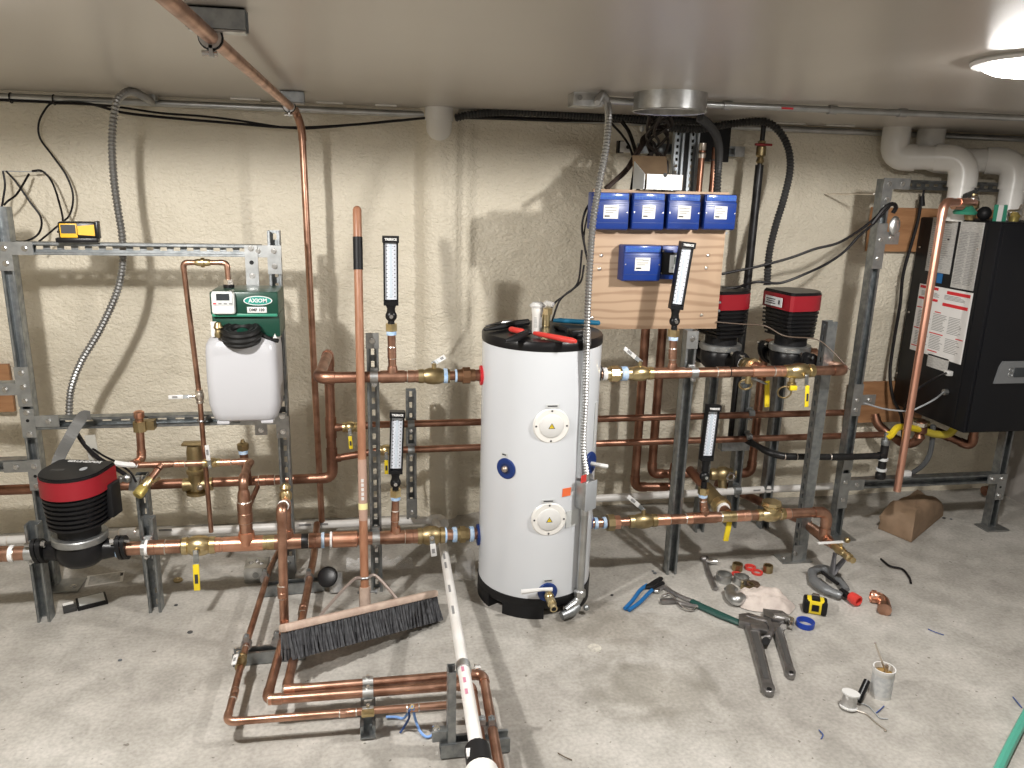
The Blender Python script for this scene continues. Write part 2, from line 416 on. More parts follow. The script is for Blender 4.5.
def foam_mat():
    m = mat('spray_foam', (.73, .675, .555), 0, .42, (.65, .595, .48), 3.0, detail=6, lo=.3, hi=.75, spec=.45)
    nt = m.node_tree; b = nt.nodes['Principled BSDF']; N = nt.nodes.new
    g = N('ShaderNodeNewGeometry'); mp = N('ShaderNodeMapping'); mp.inputs['Scale'].default_value = (1, 1, 1.5); nt.links.new(g.outputs['Position'], mp.inputs['Vector'])
    n = N('ShaderNodeTexNoise'); n.inputs['Scale'].default_value = 52; n.inputs['Detail'].default_value = 4; n.inputs['Distortion'].default_value = .4
    nt.links.new(mp.outputs['Vector'], n.inputs['Vector'])
    bp = N('ShaderNodeBump'); bp.inputs['Strength'].default_value = .75; bp.inputs['Distance'].default_value = .014
    nt.links.new(n.outputs['Fac'], bp.inputs['Height']); nt.links.new(bp.outputs['Normal'], b.inputs['Normal'])
    return m
FOAM = foam_mat()
CEIL = mat('ceiling_paint', (.47, .435, .39), 0, .30, (.44, .405, .365), 1.2, spec=.5)
mb = MB(); mb.box(((XL+XR)/2, (YB+WY)/2+.1, -.05), (XR-XL+.4, WY-YB+.6, .1)); struct('floor', mb, floor_mat())
mb = MB(); mb.box(((XL+XR)/2, (YB+WY)/2+.1, CZ+.05), (XR-XL+.4, WY-YB+.6, .1)); struct('ceiling', mb, CEIL)
PX = at(439, 200, 3.95).x     # foam-covered drain stack
def wall_back():
    mb = MB(); nx, nz = 360, 150; G = []
    for j in range(nz+1):
        row = []
        for i in range(nx+1):
            x = XL + (XR-XL)*i/nx; z = CZ*j/nz
            d = .018*noise.noise(V((x*1.7, 3, z*1.7))) + .009*noise.noise(V((x*5, 9, z*7))) + .0045*noise.noise(V((x*15, 2, z*24))) + .0025*noise.noise(V((x*34, 2, z*50)))
            if z < .32: d += (.012*noise.noise(V((x*9, 5, z*30))) - .01)*(1-z/.32)
            q = (x-PX)/.105
            if abs(q) < 1: d += .10*(1-q*q)**.6
            q2 = (x-PX-.12)/.07
            if abs(q2) < 1: d += .035*(1-q2*q2)
            if z > 1.98: d += .02*(z-1.98)/.17*(1+noise.noise(V((x*6, 1, 1))))
            row.append(mb.bm.verts.new((x, WY - d, z)))
        G.append(row)
    for j in range(nz):
        for i in range(nx): mb.bm.faces.new((G[j][i], G[j][i+1], G[j+1][i+1], G[j+1][i]))
    return struct('wall_back', mb, FOAM, ang=180)
wall_back()
mb = MB(); mb.box((XR+.05, (YB+WY)/2, CZ/2), (.1, WY-YB+.2, CZ)); struct('wall_right', mb, mat('grey_foundation', (.34, .32, .30), 0, .7, (.28, .26, .24), 4, bump=.3))
mb = MB(); mb.box((XL-.05, (YB+WY)/2, CZ/2), (.1, WY-YB+.2, CZ)); struct('wall_left', mb, FOAM)
mb = MB(); mb.box(((XL+XR)/2, YB-.05, CZ/2), (XR-XL+.4, .1, CZ)); struct('wall_front', mb, mat('far_wall', (.45, .42, .38), 0, .7))
# ---------------------------------------------------------------- lamps
def lamp(x, y, label, power):
    root = thing('ceiling_light', label, 'light', (x, y, CZ), group='round flush ceiling lights')
    MB().lathe([(.16, 0), (.165, -.006), (.16, -.014), (.13, -.016)], (x, y, CZ), Z, 32).build('base_ring', WHT, root)
    pl = bpy.data.lights.new('ceiling_light_bulb', 'SPOT'); pl.spot_size = RD(178); pl.spot_blend = .14; pl.energy = power*.62; pl.shadow_soft_size = .035; pl.color = (1, .965, .92)
    po = bpy.data.objects.new('bulb', pl); C.objects.link(po); po.parent = root; po.location = (0, 0, -.085)
    m = LAMP.copy(); m.node_tree.nodes['Principled BSDF'].inputs['Emission Strength'].default_value = power*.5
    MB().lathe([(.135, -.012), (.13, -.022), (.11, -.032), (.07, -.039), (.02, -.042), (.001, -.0422)], (x, y, CZ), Z, 32, False).build('diffuser', m, root)
LP = 150
lamp(1.70, 1.86, 'round white flush ceiling light, glowing at the upper right', LP*1.1)
lamp(-.95, 1.72, 'round flush ceiling light over the left strut frame, above the view', LP*1.45)
lamp(.6, -.6, 'added fill light behind the viewer, built like the flush ceiling lights', LP*.25)  # unseen fill lamp, added to brighten the room from behind the camera
# ================================================================ LEFT STRUT FRAME
FY = 3.40
F_ = -Y      # facing the viewer
pA = at(16, 300, FY).x - .0; pA = -1.482 + .025
pD = at(273.5, 240, FY).x
zr = at(120, 249.5, FY).z; zm = at(150, 421.5, FY).z
zTopA = at(0, 207, FY).z
zTopD = at(274, 231, FY).z
fr = thing('strut_rack', 'tall galvanised strut frame on the left carrying the white feeder jug and two cross rails', 'frame', (pA, FY, 0))
strut('post', (pA, FY, 0), (pA, FY, zTopA), F_, fr, False)
strut('post', (pD, FY, 0), (pD, FY, zTopD), F_, fr)
strut('rail', (pA+.03, FY, zr), (pD-.055, FY, zr), F_, fr)
strut('rail', (pA+.03, FY, zm), (pD-.03, FY, zm), F_, fr, pitch=.07)
strut('rail', (pA-.6, FY, at(8, 466, FY).z), (pA-.025, FY, at(8, 466, FY).z), F_, fr, False)
strut('rail', (pA-.6, FY, at(8, 389, FY).z), (pA-.025, FY, at(8, 389, FY).z), F_, fr, False)
g = FY - .001
z1 = at(20, 389, FY).z; z2 = at(23, 421.5, FY).z; z3 = at(30, 466, FY).z
def P2(x, z): return (x, g, z)
plate(fr, [(P2(pA+.03, zr), .15, .052), (P2(pA, zr-.045), .052, .09)], F_, X, Z, [P2(pA+.075, zr), P2(pA, zr-.06), P2(pA, zr)])
plate(fr, [(P2(pA, z1+.01), .054, .17), (P2(pA-.06, z1), .13, .05)], F_, X, Z, [P2(pA, z1+.07), P2(pA, z1+.01), P2(pA, z1-.05), P2(pA-.07, z1)])
plate(fr, [(P2(pA, z2-.008), .054, .126), (P2(pA+.06, z2), .12, .05)], F_, X, Z, [P2(pA, z2+.04), P2(pA, z2-.055), P2(pA+.08, z2)], hole=[P2(pA, z2+.005)])
plate(fr, [(P2(pA, z3-.04), .054, .14), (P2(pA-.06, z3), .12, .05)], F_, X, Z, [P2(pA, z3), P2(pA, z3-.09), P2(pA-.07, z3)], hole=[P2(pA, z3-.045)])
plate(fr, [(P2(pD-.035, zr), .13, .05), (P2(pD, zr-.045), .056, .10)], F_, X, Z, [P2(pD-.065, zr+.002), P2(pD, zr+.002), P2(pD, zr-.062)])
zb = zm - .01
plate(fr, [(P2(pD-.08, zb+.01), .20, .05), (P2(pD, zb-.03), .056, .10)], F_, X, Z, [P2(pD, zb+.02), P2(pD, zb-.05)])
for z in (.06,):
    plate(fr, [((pA+.06, FY-.0, .004), .14, .12)], Z, X, Y, [(pA+.10, FY-.02, .004)])
    plate(fr, [((pD, FY-.052, .06), .056, .12)], F_, X, Z, [(pD, FY-.052, .09)])
# hanging strap plate that carries the green cabinet
hp = thing('hanger_plate', 'vertical zinc hanger plate bolted on the top rail above the green cabinet', 'bracket', (at(252, 268, FY-.012).x, FY-.012, at(252, 290, FY).z))
px_ = hp.location.x; zt = at(250, 245, FY).z; zl = at(252, 292, FY-.03).z
o = MB().box((px_, FY-.010, (zt+zl)/2), (.052, .008, zt-zl)).build('plate', PLATE, hp)
for q in (.93, .34): bolt(hp, (px_, FY-.014, zl + (zt-zl)*q), F_)
MB().cyl((px_, FY-.014, zl+(zt-zl)*.63), (px_, FY-.0148, zl+(zt-zl)*.63), .009).build('hole', BLKM, hp)
MB().box((px_, FY-.03, zl-.004), (.052, .05, .008)).build('foot', PLATE, hp)
tb = thing('hanging_tab', 'small zinc tab hanging under the middle rail below the white jug', 'bracket', (at(261, 428, FY).x, FY-.01, at(261, 434, FY).z))
x_, z_ = at(261, 428, FY-.01).x, at(261, 427, FY-.01).z
MB().box((x_, FY-.008, z_), (.052, .008, .075)).build('plate', PLATE, tb); bolt(tb, (x_, FY-.012, z_-.014), F_)
# ---------------------------------------------------------------- glycol feeder
GY = 3.17
gl, gr_, gt, gb = at(211, 320, GY).x, at(279, 320, GY).x, at(245, 292, GY).z, at(245, 338, GY).z
gx = (gl+gr_)/2
fd = thing('glycol_feeder', 'dark green feeder cabinet with an oval badge above the white jug', 'pump unit', (gx, GY+.1, gb))
zc = gb + (gt-gb)*.50
MB().box((gx, (GY+FY-.02)/2, (gt+zc)/2), (gr_-gl, FY-.02-GY, gt-zc), bev=.006).build('housing', GREEN, fd)
MB().box((gx, (GY+FY-.02)/2+.01, (zc+gb)/2), (gr_-gl, FY-.04-GY, zc-gb), bev=.004).build('base', GREEN, fd)
MB().box((gx, GY+.003, zc), (gr_-gl-.01, .012, .012), bev=.003).build('ledge', GREENL, fd)
c0 = V((at(224, 302, GY).x, GY-.012, at(224, 302.5, GY).z)); cwid = at(235.5, 300, GY).x-at(212, 300, GY).x
ctl = MB().box(c0, (cwid, .03, .088), bev=.01).build('controller', WHT, fd, 'white control box with a dark display')
MB().box(c0+V((0, -.0155, .02)), (cwid*.84, .004, .055), bev=.001).build('bezel', LGRY, ctl)
MB().box(c0+V((.002, -.018, .026)), (cwid*.55, .003, .026)).build('screen', LCD, ctl)
for k in range(4): MB().box(c0+V((-.03+.02*k, -.018, -.0)), (.011, .003, .005)).build('button', INKG if k else REDI, ctl)
bc = V((at(258, 300, GY).x, GY-.002, at(258, 300.5, GY).z))
def oval(c, a, b, m, nm, t, par):
    return MB().prism([(a*cos(2*pi*i/36), b*sin(2*pi*i/36)) for i in range(36)], c, X, Z, F_, t).build(nm, m, par)
bd = oval(bc, .055, .019, WHT, 'badge', .003, fd); oval(bc+F_*.002, .051, .0155, TEALS, 'badge_face', .002, bd)
text('badge_lettering', 'AXIOM', .022, WHT, bd, bc+F_*.0045, X, Z, bold=.0006)
lc = V((at(257, 309.5, GY).x, GY-.002, at(257, 309.8, GY).z))
lb = MB().box(lc, (.075, .004, .024), bev=.0015).build('model_label', WHT, fd); text('label_lettering', 'DMF 150', .0155, INK, lb, lc+F_*.0025, X, Z, bold=.0005)
wl = V((at(214, 329, GY).x, GY-.002, at(214, 329, GY).z))
MB().box(wl, (.022, .003, .06)).build('sticker', PAPER, fd)
MB().prism([(-.008, -.008), (.008, -.008), (0, .01)], (at(275, 336, GY).x, GY+.0, at(275, 336, GY).z), X, Z, F_, .003).build('warning_mark', PAPER, fd)
v0 = V((at(218.5, 333, GY-.03).x, GY-.03, at(218.5, 330, GY-.03).z))
MB().lathe([(.012, -.03), (.016, -.02), (.012, 0), (.018, .01), (.012, .03)], v0, Z, 12).build('outlet_valve', BRASSD, fd)
MB().cyl(v0, v0+Y*.04, .009).build('valve_nipple', BRASS, fd)
tp0 = V((at(229, 289, 3.3).x, 3.3, gt)); MB().cyl(tp0, tp0+Z*.012, .022).build('top_grommet', BLK, fd)
# jug
JY0, JY1 = 3.15, 3.385
jl, jr, jt, jb = at(204.5, 370, JY0).x, at(277, 370, JY0).x, at(240, 338, JY0).z, at(240, 423, JY0).z
jg = thing('tank_jug', 'translucent white plastic jug hanging under the green cabinet', 'jug', ((jl+jr)/2, (JY0+JY1)/2, jb))
mb = MB(); bm = mb.bm
cx_, cy_ = (jl+jr)/2, (JY0+JY1)/2; hx, hy = (jr-jl)/2, (JY1-JY0)/2
rings = []
def rr(ax_, ay_, rad, z):
    out = []
    for (sx, sy, a0) in ((1, 1, 0), (-1, 1, 90), (-1, -1, 180), (1, -1, 270)):
        for k in range(5):
            a = RD(a0 + 22.5*k); out.append(bm.verts.new((cx_ + sx*(ax_-rad) + rad*cos(a), cy_ + sy*(ay_-rad) + rad*sin(a), z)))
    return out
H_ = jt-jb
for (t, s_, q) in ((0, .80, .03), (.03, .90, .04), (.10, .95, .045), (.22, 1.0, .04), (.5, 1.005, .035), (.82, 1, .04), (.90, .985, .045), (.95, .93, .05), (.985, .86, .05), (1.0, .78, .05)):
    rings.append(rr(hx*s_, hy*(s_+.0), q, jb + H_*t))
for a, b in zip(rings, rings[1:]):
    for k in range(20): bm.faces.new((a[k], a[(k+1) % 20], b[(k+1) % 20], b[k]))
bm.faces.new(rings[0][::-1]); bm.faces.new(rings[-1])
mb.build('body', JUG, jg, ang=60)
for sx in (-1, 1): MB().box((cx_+sx*hx*.62, JY0+.05, jb-.004), (.05, .06, .016), bev=.005).build('foot', JUG, jg)
# black hose coil over jug neck
hc = V((at(240, 334, JY0-.02).x, JY0+.01, at(240, 336, JY0-.02).z))
tl = V((0, -.22, .97)).normalized()
hs = thing('hose_coil', 'coil of flat black hose resting on top of the white jug', 'hose', hc)
for i, (R_, h) in enumerate(((.064, .02), (.047, .018), (.067, 0), (.05, -.002), (.062, -.02), (.042, -.022))):
    MB().torus(hc + tl*h, tl, R_, .0135, 28, 8).build('turn', RUB, hs)
MB().tube(bez([hc+V((.07, .02, .0)), hc+V((.10, .02, -.02)), hc+V((.135, .04, -.035))]), .009, 8).build('tail', RUB, hs)
# copper line up and over into the cabinet
LY = 3.3
pts = [V((tp0.x, LY, gt+.012)), V((at(227, 264, LY).x, LY, at(227, 262.5, LY).z)), V((at(183, 263, LY).x, LY, at(183, 262.5, LY).z)), V((at(198, 398, LY).x, LY+.03, at(198, 398, LY).z)), V((at(206, 534, LY).x, LY+.1, at(206, 532, LY+.1).z))]
pp = pipe('copper_feed_line', 'thin copper line rising beside the white jug and bending over into the green cabinet', pts, .0105, COP)
a_, b_ = pts[1], pts[2]; cc = a_.lerp(b_, .55)
MB().lathe([(.012, -.03), (.015, -.02), (.015, -.008), (.02, -.006), (.02, .006), (.015, .008), (.015, .02), (.012, .03)], cc, X, 14).build('check_valve', BRASS, pp, 'brass check valve')
hexnut(pp, 'inlet_nut', pts[0]+Z*.012, Z, .020, .02, SOLD)
cp = pts[3].lerp(pts[4], .17); MB().torus(cp, Z, .014, .005, 16, 6).box(cp+V((0, .02, 0)), (.03, .03, .018)).build('pipe_clip', STL, pp)
ball_valve('tiny valve with white lever pointing left on the thin copper line', pts[3], (pts[4]-pts[3]), .0125, -X+V((0, 0, -.02)), WHT, .06, .085, SOLD, stem=-X+V((0, -.1, 0)))
# ---------------------------------------------------------------- flexible conduit and cables, left
q = lambda px, py, y: at(px, py, y)
flexline('flexible_conduit', 'ribbed metal flexible conduit snaking down behind the left rails', [az(153, 103, 2.12), at(146, 98, 3.75), at(131, 91.5, 3.62), at(119, 98, 3.55), at(114, 115, 3.52), at(112, 145, 3.52), at(114, 180, 3.52), at(118, 210, 3.52), at(122, 235, 3.52), at(123, 262, 3.52), at(117, 292, 3.52), at(100, 330, 3.52), at(81, 362, 3.52), at(71, 390, 3.52), at(69, 418, 3.5)], .0145)
cb = MB().box(V((at(150, 100, 3.9).x, 3.9, 2.14)), (.06, .05, .03), bev=.004).build('conduit_fitting', EMT); tag(cb, 'small steel conduit fitting under the ceiling where the left ribbed conduit starts', 'fitting')
cable('cable', 'black cable looping from the ceiling corner down to the tape measure', [at(54, 102, 3.9), at(47, 107, 3.9), at(39, 122, 3.9), at(40, 138, 3.9), at(52, 155, 3.9), at(66, 175, 3.9), at(73, 195, 3.9), at(70, 214, 3.9), at(60, 224, 3.85), at(36, 244, 3.7)], .0045)
cable('cable', 'black cable loop arching from a ceiling-high hook down behind the yellow tape', [at(32, 171, 3.85), at(42, 171, 3.85), at(52, 182, 3.85), at(59, 202, 3.8), at(63, 222, 3.7), at(58, 232, 3.55)], .0045)
cable('cable', 'black cable crossing diagonally to the left end of the top rail', [at(6, 171, 3.8), at(16, 182, 3.8), at(30, 202, 3.8), at(41, 218, 3.8), at(39, 233, 3.75), at(26, 241, 3.7), at(12, 240, 3.6), at(9, 232, 3.6)], .0045)
cable('cable', 'short black cable curling at the far left edge above the rail', [at(3, 171, 3.75), at(5, 185, 3.75), at(3, 200, 3.75), at(1, 215, 3.75), at(6, 232, 3.7)], .0045)
cable('cable', 'black cable bent back toward the left edge above the rail', [at(29, 174, 3.85), at(22, 186, 3.8), at(16, 195, 3.75), at(8, 201, 3.7), at(4, 205, 3.7)], .0045)
cable('wire', 'thin bare wire stretched level between the cable loops at the left', [at(2, 171, 3.8), at(20, 171.5, 3.85), at(46, 172, 3.9)], .002, GRY, 'wire')
# tape on the rail
AMB = mat('amber_yellow', (.70, .40, .02), 0, .45)
T0 = V((at(78, 242, 3.38).x, 3.385, zr+.026))
tm = thing('laser_level', 'yellow and black laser tool sitting on the left top rail', 'tool', T0, RD(8))
mb = MB(); mb.box((0, 0, .012), (.15, .06, .018), bev=.003); mb.build('stand', BLK, tm, world=False)
MB().box((.005, 0, .052), (.135, .058, .064), bev=.008).build('body', BLK, tm, world=False)
MB().box((-.025, -.028, .05), (.062, .008, .056), bev=.003).build('front_label', AMB, tm, world=False)
MB().box((-.025, -.0325, .056), (.052, .002, .034)).build('label_patch', INK, tm, world=False)
MB().prism([(-.03, -.018), (.03, -.022), (.03, .022), (-.03, .016)], (.038, -.028, .052), X, Z, -Y, .006).build('yellow_grip', AMB, tm, world=False)
MB().box((.075, 0, .052), (.012, .05, .07), bev=.003).build('end_cap', BLK, tm, world=False)
# orange board on the wall far left
b0 = at(-20, 365, 3.93); b1 = at(14, 412, 3.93)
o = MB().box(((b0.x-.25+b1.x)/2, 3.945, (b0.z+b1.z)/2), (b1.x-b0.x+.25, .02, b0.z-b1.z)).build('wall_board', OSB); tag(o, 'orange-brown plywood strip on the wall at the left edge', 'board')
# ---------------------------------------------------------------- short struts under the lower pipe
def lowp(px): # axis of the long lower pipe
    t = (px-15)/(480-15); y = 3.07 + .08*t; py = 553.4 + (533.5-553.4)*t
    return at(px, py, y)
LA, LB = lowp(-60), lowp(482)
zlow = LB.z
ld = (LB-LA).normalized()
def LP_(px):
    best = None; lo, hi = 0, 1
    for _ in range(40):
        m = (lo+hi)/2; p = LA.lerp(LB, m)
        v = p - V((0, 0, CAMH)); u = CXP + FPX*(v.x*_xd.x+v.y*_yd.x+v.z*_up.x)/(v.x*_xd.z+v.y*_yd.z+v.z*_up.z)
        if u < px: lo = m
        else: hi = m
    return p
RL = .0285
for (px, nm, lab, topy) in ((42, 'B', 'short galvanised strut post carrying the lower pipe beside the left pump', 525), (146, 'C', 'short galvanised strut post under the lower pipe between pump and yellow valve', 520)):
    p = LP_(px if px > 100 else 30); yf = p.y + RL + .006
    s0 = thing('strut_post', lab, 'strut', (p.x, yf, 0))
    zt_ = at(px, topy, yf).z
    strut('channel', (p.x, yf, 0), (p.x, yf, zt_), F_, s0, px > 100)
    clamp(s0, p, ld, RL, F_)
# tall slotted post behind the short one
p = at(140, 480, 3.36); s0 = thing('strut_post', 'slotted galvanised post behind the short post, ending just under the thin copper tee', 'strut', (p.x, 3.36, 0)); strut('channel', (p.x, 3.36, 0), (p.x, 3.36, at(140, 476, 3.36).z), F_, s0)
clamp(s0, V((p.x, 3.33, at(140, 484, 3.33).z)), X, .02, F_)
# strut E and F
p = LP_(376); yE = 3.15+.03
eE = thing('strut_post', 'tall slotted galvanised post behind the broom handle holding both large copper pipes', 'strut', (p.x, yE, 0))
strut('channel', (p.x, yE, 0), (p.x, yE, at(372, 335, yE).z), F_, eE)
plate(eE, [((p.x-.0, yE, at(372, 340.5, yE).z), .054, .065)], F_, X, Z, [(p.x, yE, at(372, 340.5, yE).z)], name='end_bracket')
clamp(eE, p, ld, RL, F_)
YF = 3.62
p = at(411.5, 455, YF); eF = thing('strut_post', 'narrow slotted strut behind the two thin copper lines left of the white tank', 'strut', (p.x, YF, at(412, 518, YF).z))
strut('channel', (p.x, YF, at(412, 519, YF).z), (p.x, YF, at(409, 391, YF).z), F_, eF)
plate(eF, [((p.x, YF, at(412, 508, YF).z), .054, .10)], F_, X, Z, [(p.x, YF, at(412, 512, YF).z)], name='end_bracket')
# ---------------------------------------------------------------- big lower pipe left of tank
segA = LP_(-60); s1 = LP_(38); s2 = LP_(122)
root = thing('copper_main', 'large copper pipe stub entering from the left edge into the left pump', 'pipe', (s1.x, s1.y, s1.z))
MB().cyl(segA, s1, RL).build('tube', COP, root); coupling(root, LP_(4), ld, RL, .07); band(root, 'white_tape', LP_(12), ld, RL*1.18, .016, TAPEW); band(root, 'blue_tape', LP_(37.5), ld, RL*1.2, .016, TAPE)
s3 = LP_(181)
root = thing('copper_main', 'large copper pipe between the left pump and the yellow handled valve', 'pipe', (s2.x, s2.y, s2.z))
MB().cyl(s2, s3, RL).build('tube', COPB if 0 else COP, root); band(root, 'blue_tape', LP_(119.5), ld, RL*1.2, .022, TAPE); band(root, 'white_tape', LP_(147), ld, RL*1.15, .012, TAPEW); coupling(root, LP_(156), ld, RL, .07)
s4 = LP_(211); s5 = LP_(480)
ball_valve('large brass valve with a yellow lever hanging down on the lower left pipe', LP_(199), ld, RL, V((0, -.12, -1)), YEL, .13, .16, BRASS, stem=-Y, )
root = thing('copper_main', 'large copper pipe with tees running behind the broom into the white tank', 'pipe', (s4.x, s4.y, s4.z))
MB().cyl(s4, LP_(418), RL).build('tube', COP, root)
tee(root, LP_(247), ld, Z, RL, .027, .13, COPB)
for px, L, m in ((222, .10, COPB), (266, .09, BRASS), (290, .09, COPB)): coupling(root, LP_(px), ld, RL, L, m)
band(root, 'transition', LP_(307), ld, RL*1.12, .05, BIRON); coupling(root, LP_(315), ld, RL*1.05, .05, COP)
band(root, 'blue_tape', LP_(323), ld, RL*1.22, .012, TAPE); band(root, 'white_tape', LP_(331), ld, RL*1.25, .010, TAPEW)
MB().tube([LP_(332), LP_(333), LP_(357), LP_(358)], [RL, RL*1.22, RL*1.22, RL], 18).build('large_coupling', COPB, root)
tee(root, LP_(396), ld, Z, RL*.92, .017, .10); coupling(root, LP_(412), ld, RL, .06)
ball_valve('brass valve with a white tagged lever on the lower pipe near the white tank', LP_(431), ld, RL, V((.1, 0, -1)), WHT, .12, .085, BRASSD, stem=V((0, -1, .3)))
root = thing('pipe_union', 'blue taped copper union joining the lower left pipe to the white tank', 'pipe fitting', LP_(461))
MB().cyl(LP_(438), LP_(482), RL*.85).build('tube', COP, root)
for px in (444.5, 454.5, 471.5): band(root, 'blue_tape', LP_(px), ld, RL*1.2, .018, TAPE)
union(root, LP_(462), ld, RL*.85, BRASSD, .06)
# upright from the main up to the thin line
bz = LP_(247); R2 = .027
BV = thing('copper_riser', 'stout copper riser standing on the lower pipe left of the thin vertical bend', 'pipe', bz)
zt_ = at(244.5, 497, bz.y).z
MB().tube([bz+Z*.03, V((bz.x, bz.y, zt_)), V((bz.x, bz.y, zt_+.02)), V((bz.x, bz.y, zt_+.04))], [R2, R2, R2*.9, .017], 16).build('tube', COP, BV)
coupling(BV, V((bz.x, bz.y, (bz.z+zt_)/2+.04)), Z, R2, .09); 
tz = zt_+.05; e1 = V((bz.x, bz.y, at(244, 480, bz.y).z)); e2 = V((at(248, 464, 3.27).x, 3.27, at(248, 464, 3.27).z))
path, el = corner_path([V((bz.x, bz.y, zt_+.02)), e1, e2], .03)
MB().tube(path, .0165, 14).build('upper_tube', COP, BV)
for e in el: MB().tube(e, .0195, 14).build('elbow', COP, BV)
sl = thing('copper_line', 'slim horizontal copper line with a tee and cap above the left pump', 'pipe', at(150, 466.5, 3.3))
A1, A2 = V((at(131, 467, 3.3).x, 3.3, e2.z)), V((e2.x+.004, 3.3, e2.z))
MB().cyl(A1, A2, .0135).build('tube', COP, sl); MB().tube([A2-X*.05, A2-X*.01, A2+V((.003, -.01, 0)), A2+V((.0, -.05, 0)), A2 + V((-.006, -.075, -.01))], .0165, 12).build('elbow', COP, sl)
t1 = V((at(162, 467, 3.3).x, 3.3, e2.z)); tee(sl, t1, X, V((-.45, -.9, -.5)), .0135, .012, .07)
d_ = V((-.45, -.8, -.55)).normalized()
dv = thing('drain_valve', 'brass capped drain stub pointing forward off the slim copper line', 'valve', t1+d_*.06)
MB().cyl(t1+d_*.03, t1+d_*.10, .014).build('nipple', COP, dv); MB().tube([t1+d_*.08, t1+d_*.12, t1+d_*.13], [.019, .022, .017], 12).build('body', BRASS, dv)
band(dv, 'white_tape', t1+d_*.115, d_, .021, .008, TAPEW); MB().lathe([(.020, 0), (.023, .008), (.023, .04), (.018, .046)], t1+d_*.125, d_, 12).build('cap', YELB, dv); MB().tube([t1+d_*.1+V((.02, 0, .0)), t1+d_*.1+V((.05, -.0, .02))], .006, 8).build('stem', BRASSD, dv)
ball_valve('small valve with upright white lever on the slim copper line', V((at(212, 465.5, 3.3).x, 3.3, e2.z)), X, .0145, V((-.03, -.05, 1)), WHT, .07, .10, BRASS, stem=-Y)
coupling(sl, V((at(225, 466, 3.3).x, 3.3, e2.z)), X, .0135, .05, COPB); coupling(sl, V((at(180, 466, 3.3).x, 3.3, e2.z)), X, .0135, .04, COPB)
# capped riser at 140
cz0 = at(140, 425, 3.33).z
r0 = pipe('capped_riser', 'copper riser with a brass cap held on the middle rail above the left pump', [V((at(140, 425, 3.34).x, 3.34, at(140, 416, 3.34).z)), V((at(144, 457, 3.34).x-.01, 3.34, at(144, 460, 3.34).z)), V((at(133, 465, 3.27).x, 3.27, at(133, 464, 3.27).z))], .0165)
MB().lathe([(.018, 0), (.021, .005), (.021, .028), (.012, .034)], r0.location+Z*-.01, Z, 14).build('cap', COPB, r0)
hexnut(r0, 'brass_nut', r0.location-Z*.045, Z, .028, .045, BRASSD); MB().box(r0.location+V((.03, .02, -.045)), (.05, .04, .04)).build('clip', BRASSD, r0)
# brass capped stub 243,447 and link to the rear tube
cs = thing('capped_stub', 'short copper stub with brass cap and blue tape behind the slim line', 'pipe', at(243, 470, 3.5))
c1 = V((at(243, 448, 3.5).x, 3.5, at(243, 450, 3.5).z)); c2 = V((c1.x+.005, 3.55, at(245, 480, 3.6).z))
MB().cyl(c1, c2, .019).build('tube', COPD, cs); MB().lathe([(.023, 0), (.026, .01), (.026, .03), (.012, .036), (.008, .05)], c1, Z, 8).build('cap', BRASSD, cs); band(cs, 'blue_tape', c1-Z*.008, Z, .021, .02, TAPE)
# rear big tube, left: from the left edge to the tall riser
RY = 3.60; zt1 = at(180, 483.5, RY).z; RR = .0235
xr_ = at(330.5, 415, RY).x
zu = at(430, 376.6, 3.12).z
Uy = 3.13
u0 = V((at(318.5, 377, Uy).x, Uy, zu)); rt_ = V((xr_, RY, zu))
rp = pipe('copper_main', 'large copper pipe coming along the wall, rising and turning forward beside the broom handle', [V((XL+.3, RY, zt1)), V((xr_, RY, zt1)), V((xr_, RY, zu)), V((u0.x+.0, Uy, zu)), V((at(366, 377, Uy).x, Uy, zu)), V((at(429, 376.6, Uy).x, Uy, zu))], RR, COPD, couplings=((0, .885, .07),))
for px, py in ((334, 427.5), (335, 458)):
    zz = at(px, py, RY).z
    tee(rp, V((xr_, RY, zz)), Z, X, RR, .016, .10, COPD)
tee(rp, V((at(392.5, 376.6, Uy).x, Uy, zu)), X, Z, RR, .017, .10, COP, .045); coupling(rp, V((at(415, 376.6, Uy).x, Uy, zu)), X, RR, .06, COP)
clamp(eE, V((at(374, 377, Uy).x, Uy, zu)), X, RR, F_)
br = thing('strainer', 'dull brass strainer body standing on the rear copper pipe behind the thin line', 'valve', at(194, 478, RY-.03))
bx = at(195, 460, RY-.02).x
MB().lathe([(.05, .0), (.05, .012), (.034, .02), (.036, .10), (.042, .105), (.042, .12), (.034, .125), (.036, .21), (.03, .24)], V((bx, RY-.02, zt1-.045)), Z, 20).cyl(V((bx-.06, RY-.02, zt1)), V((bx+.07, RY-.02, zt1)), .032).build('body', BRASSD, br)
MB().box((bx-.005, RY-.02, at(194, 442, RY).z), (.09, .05, .012), bev=.003).build('top_flange', BRASSD, br)
MB().sph((bx+.02, RY-.055, zt1+.0), .016).build('drain_plug', SOLD, br)
cpd = [at(257.5, 487, 3.55), at(249, 506, 3.3), at(247.5, 520, 3.15)]
pipe('copper_branch', 'short slanting copper branch behind the stout riser', cpd, .0115, COPD, elbows=False)
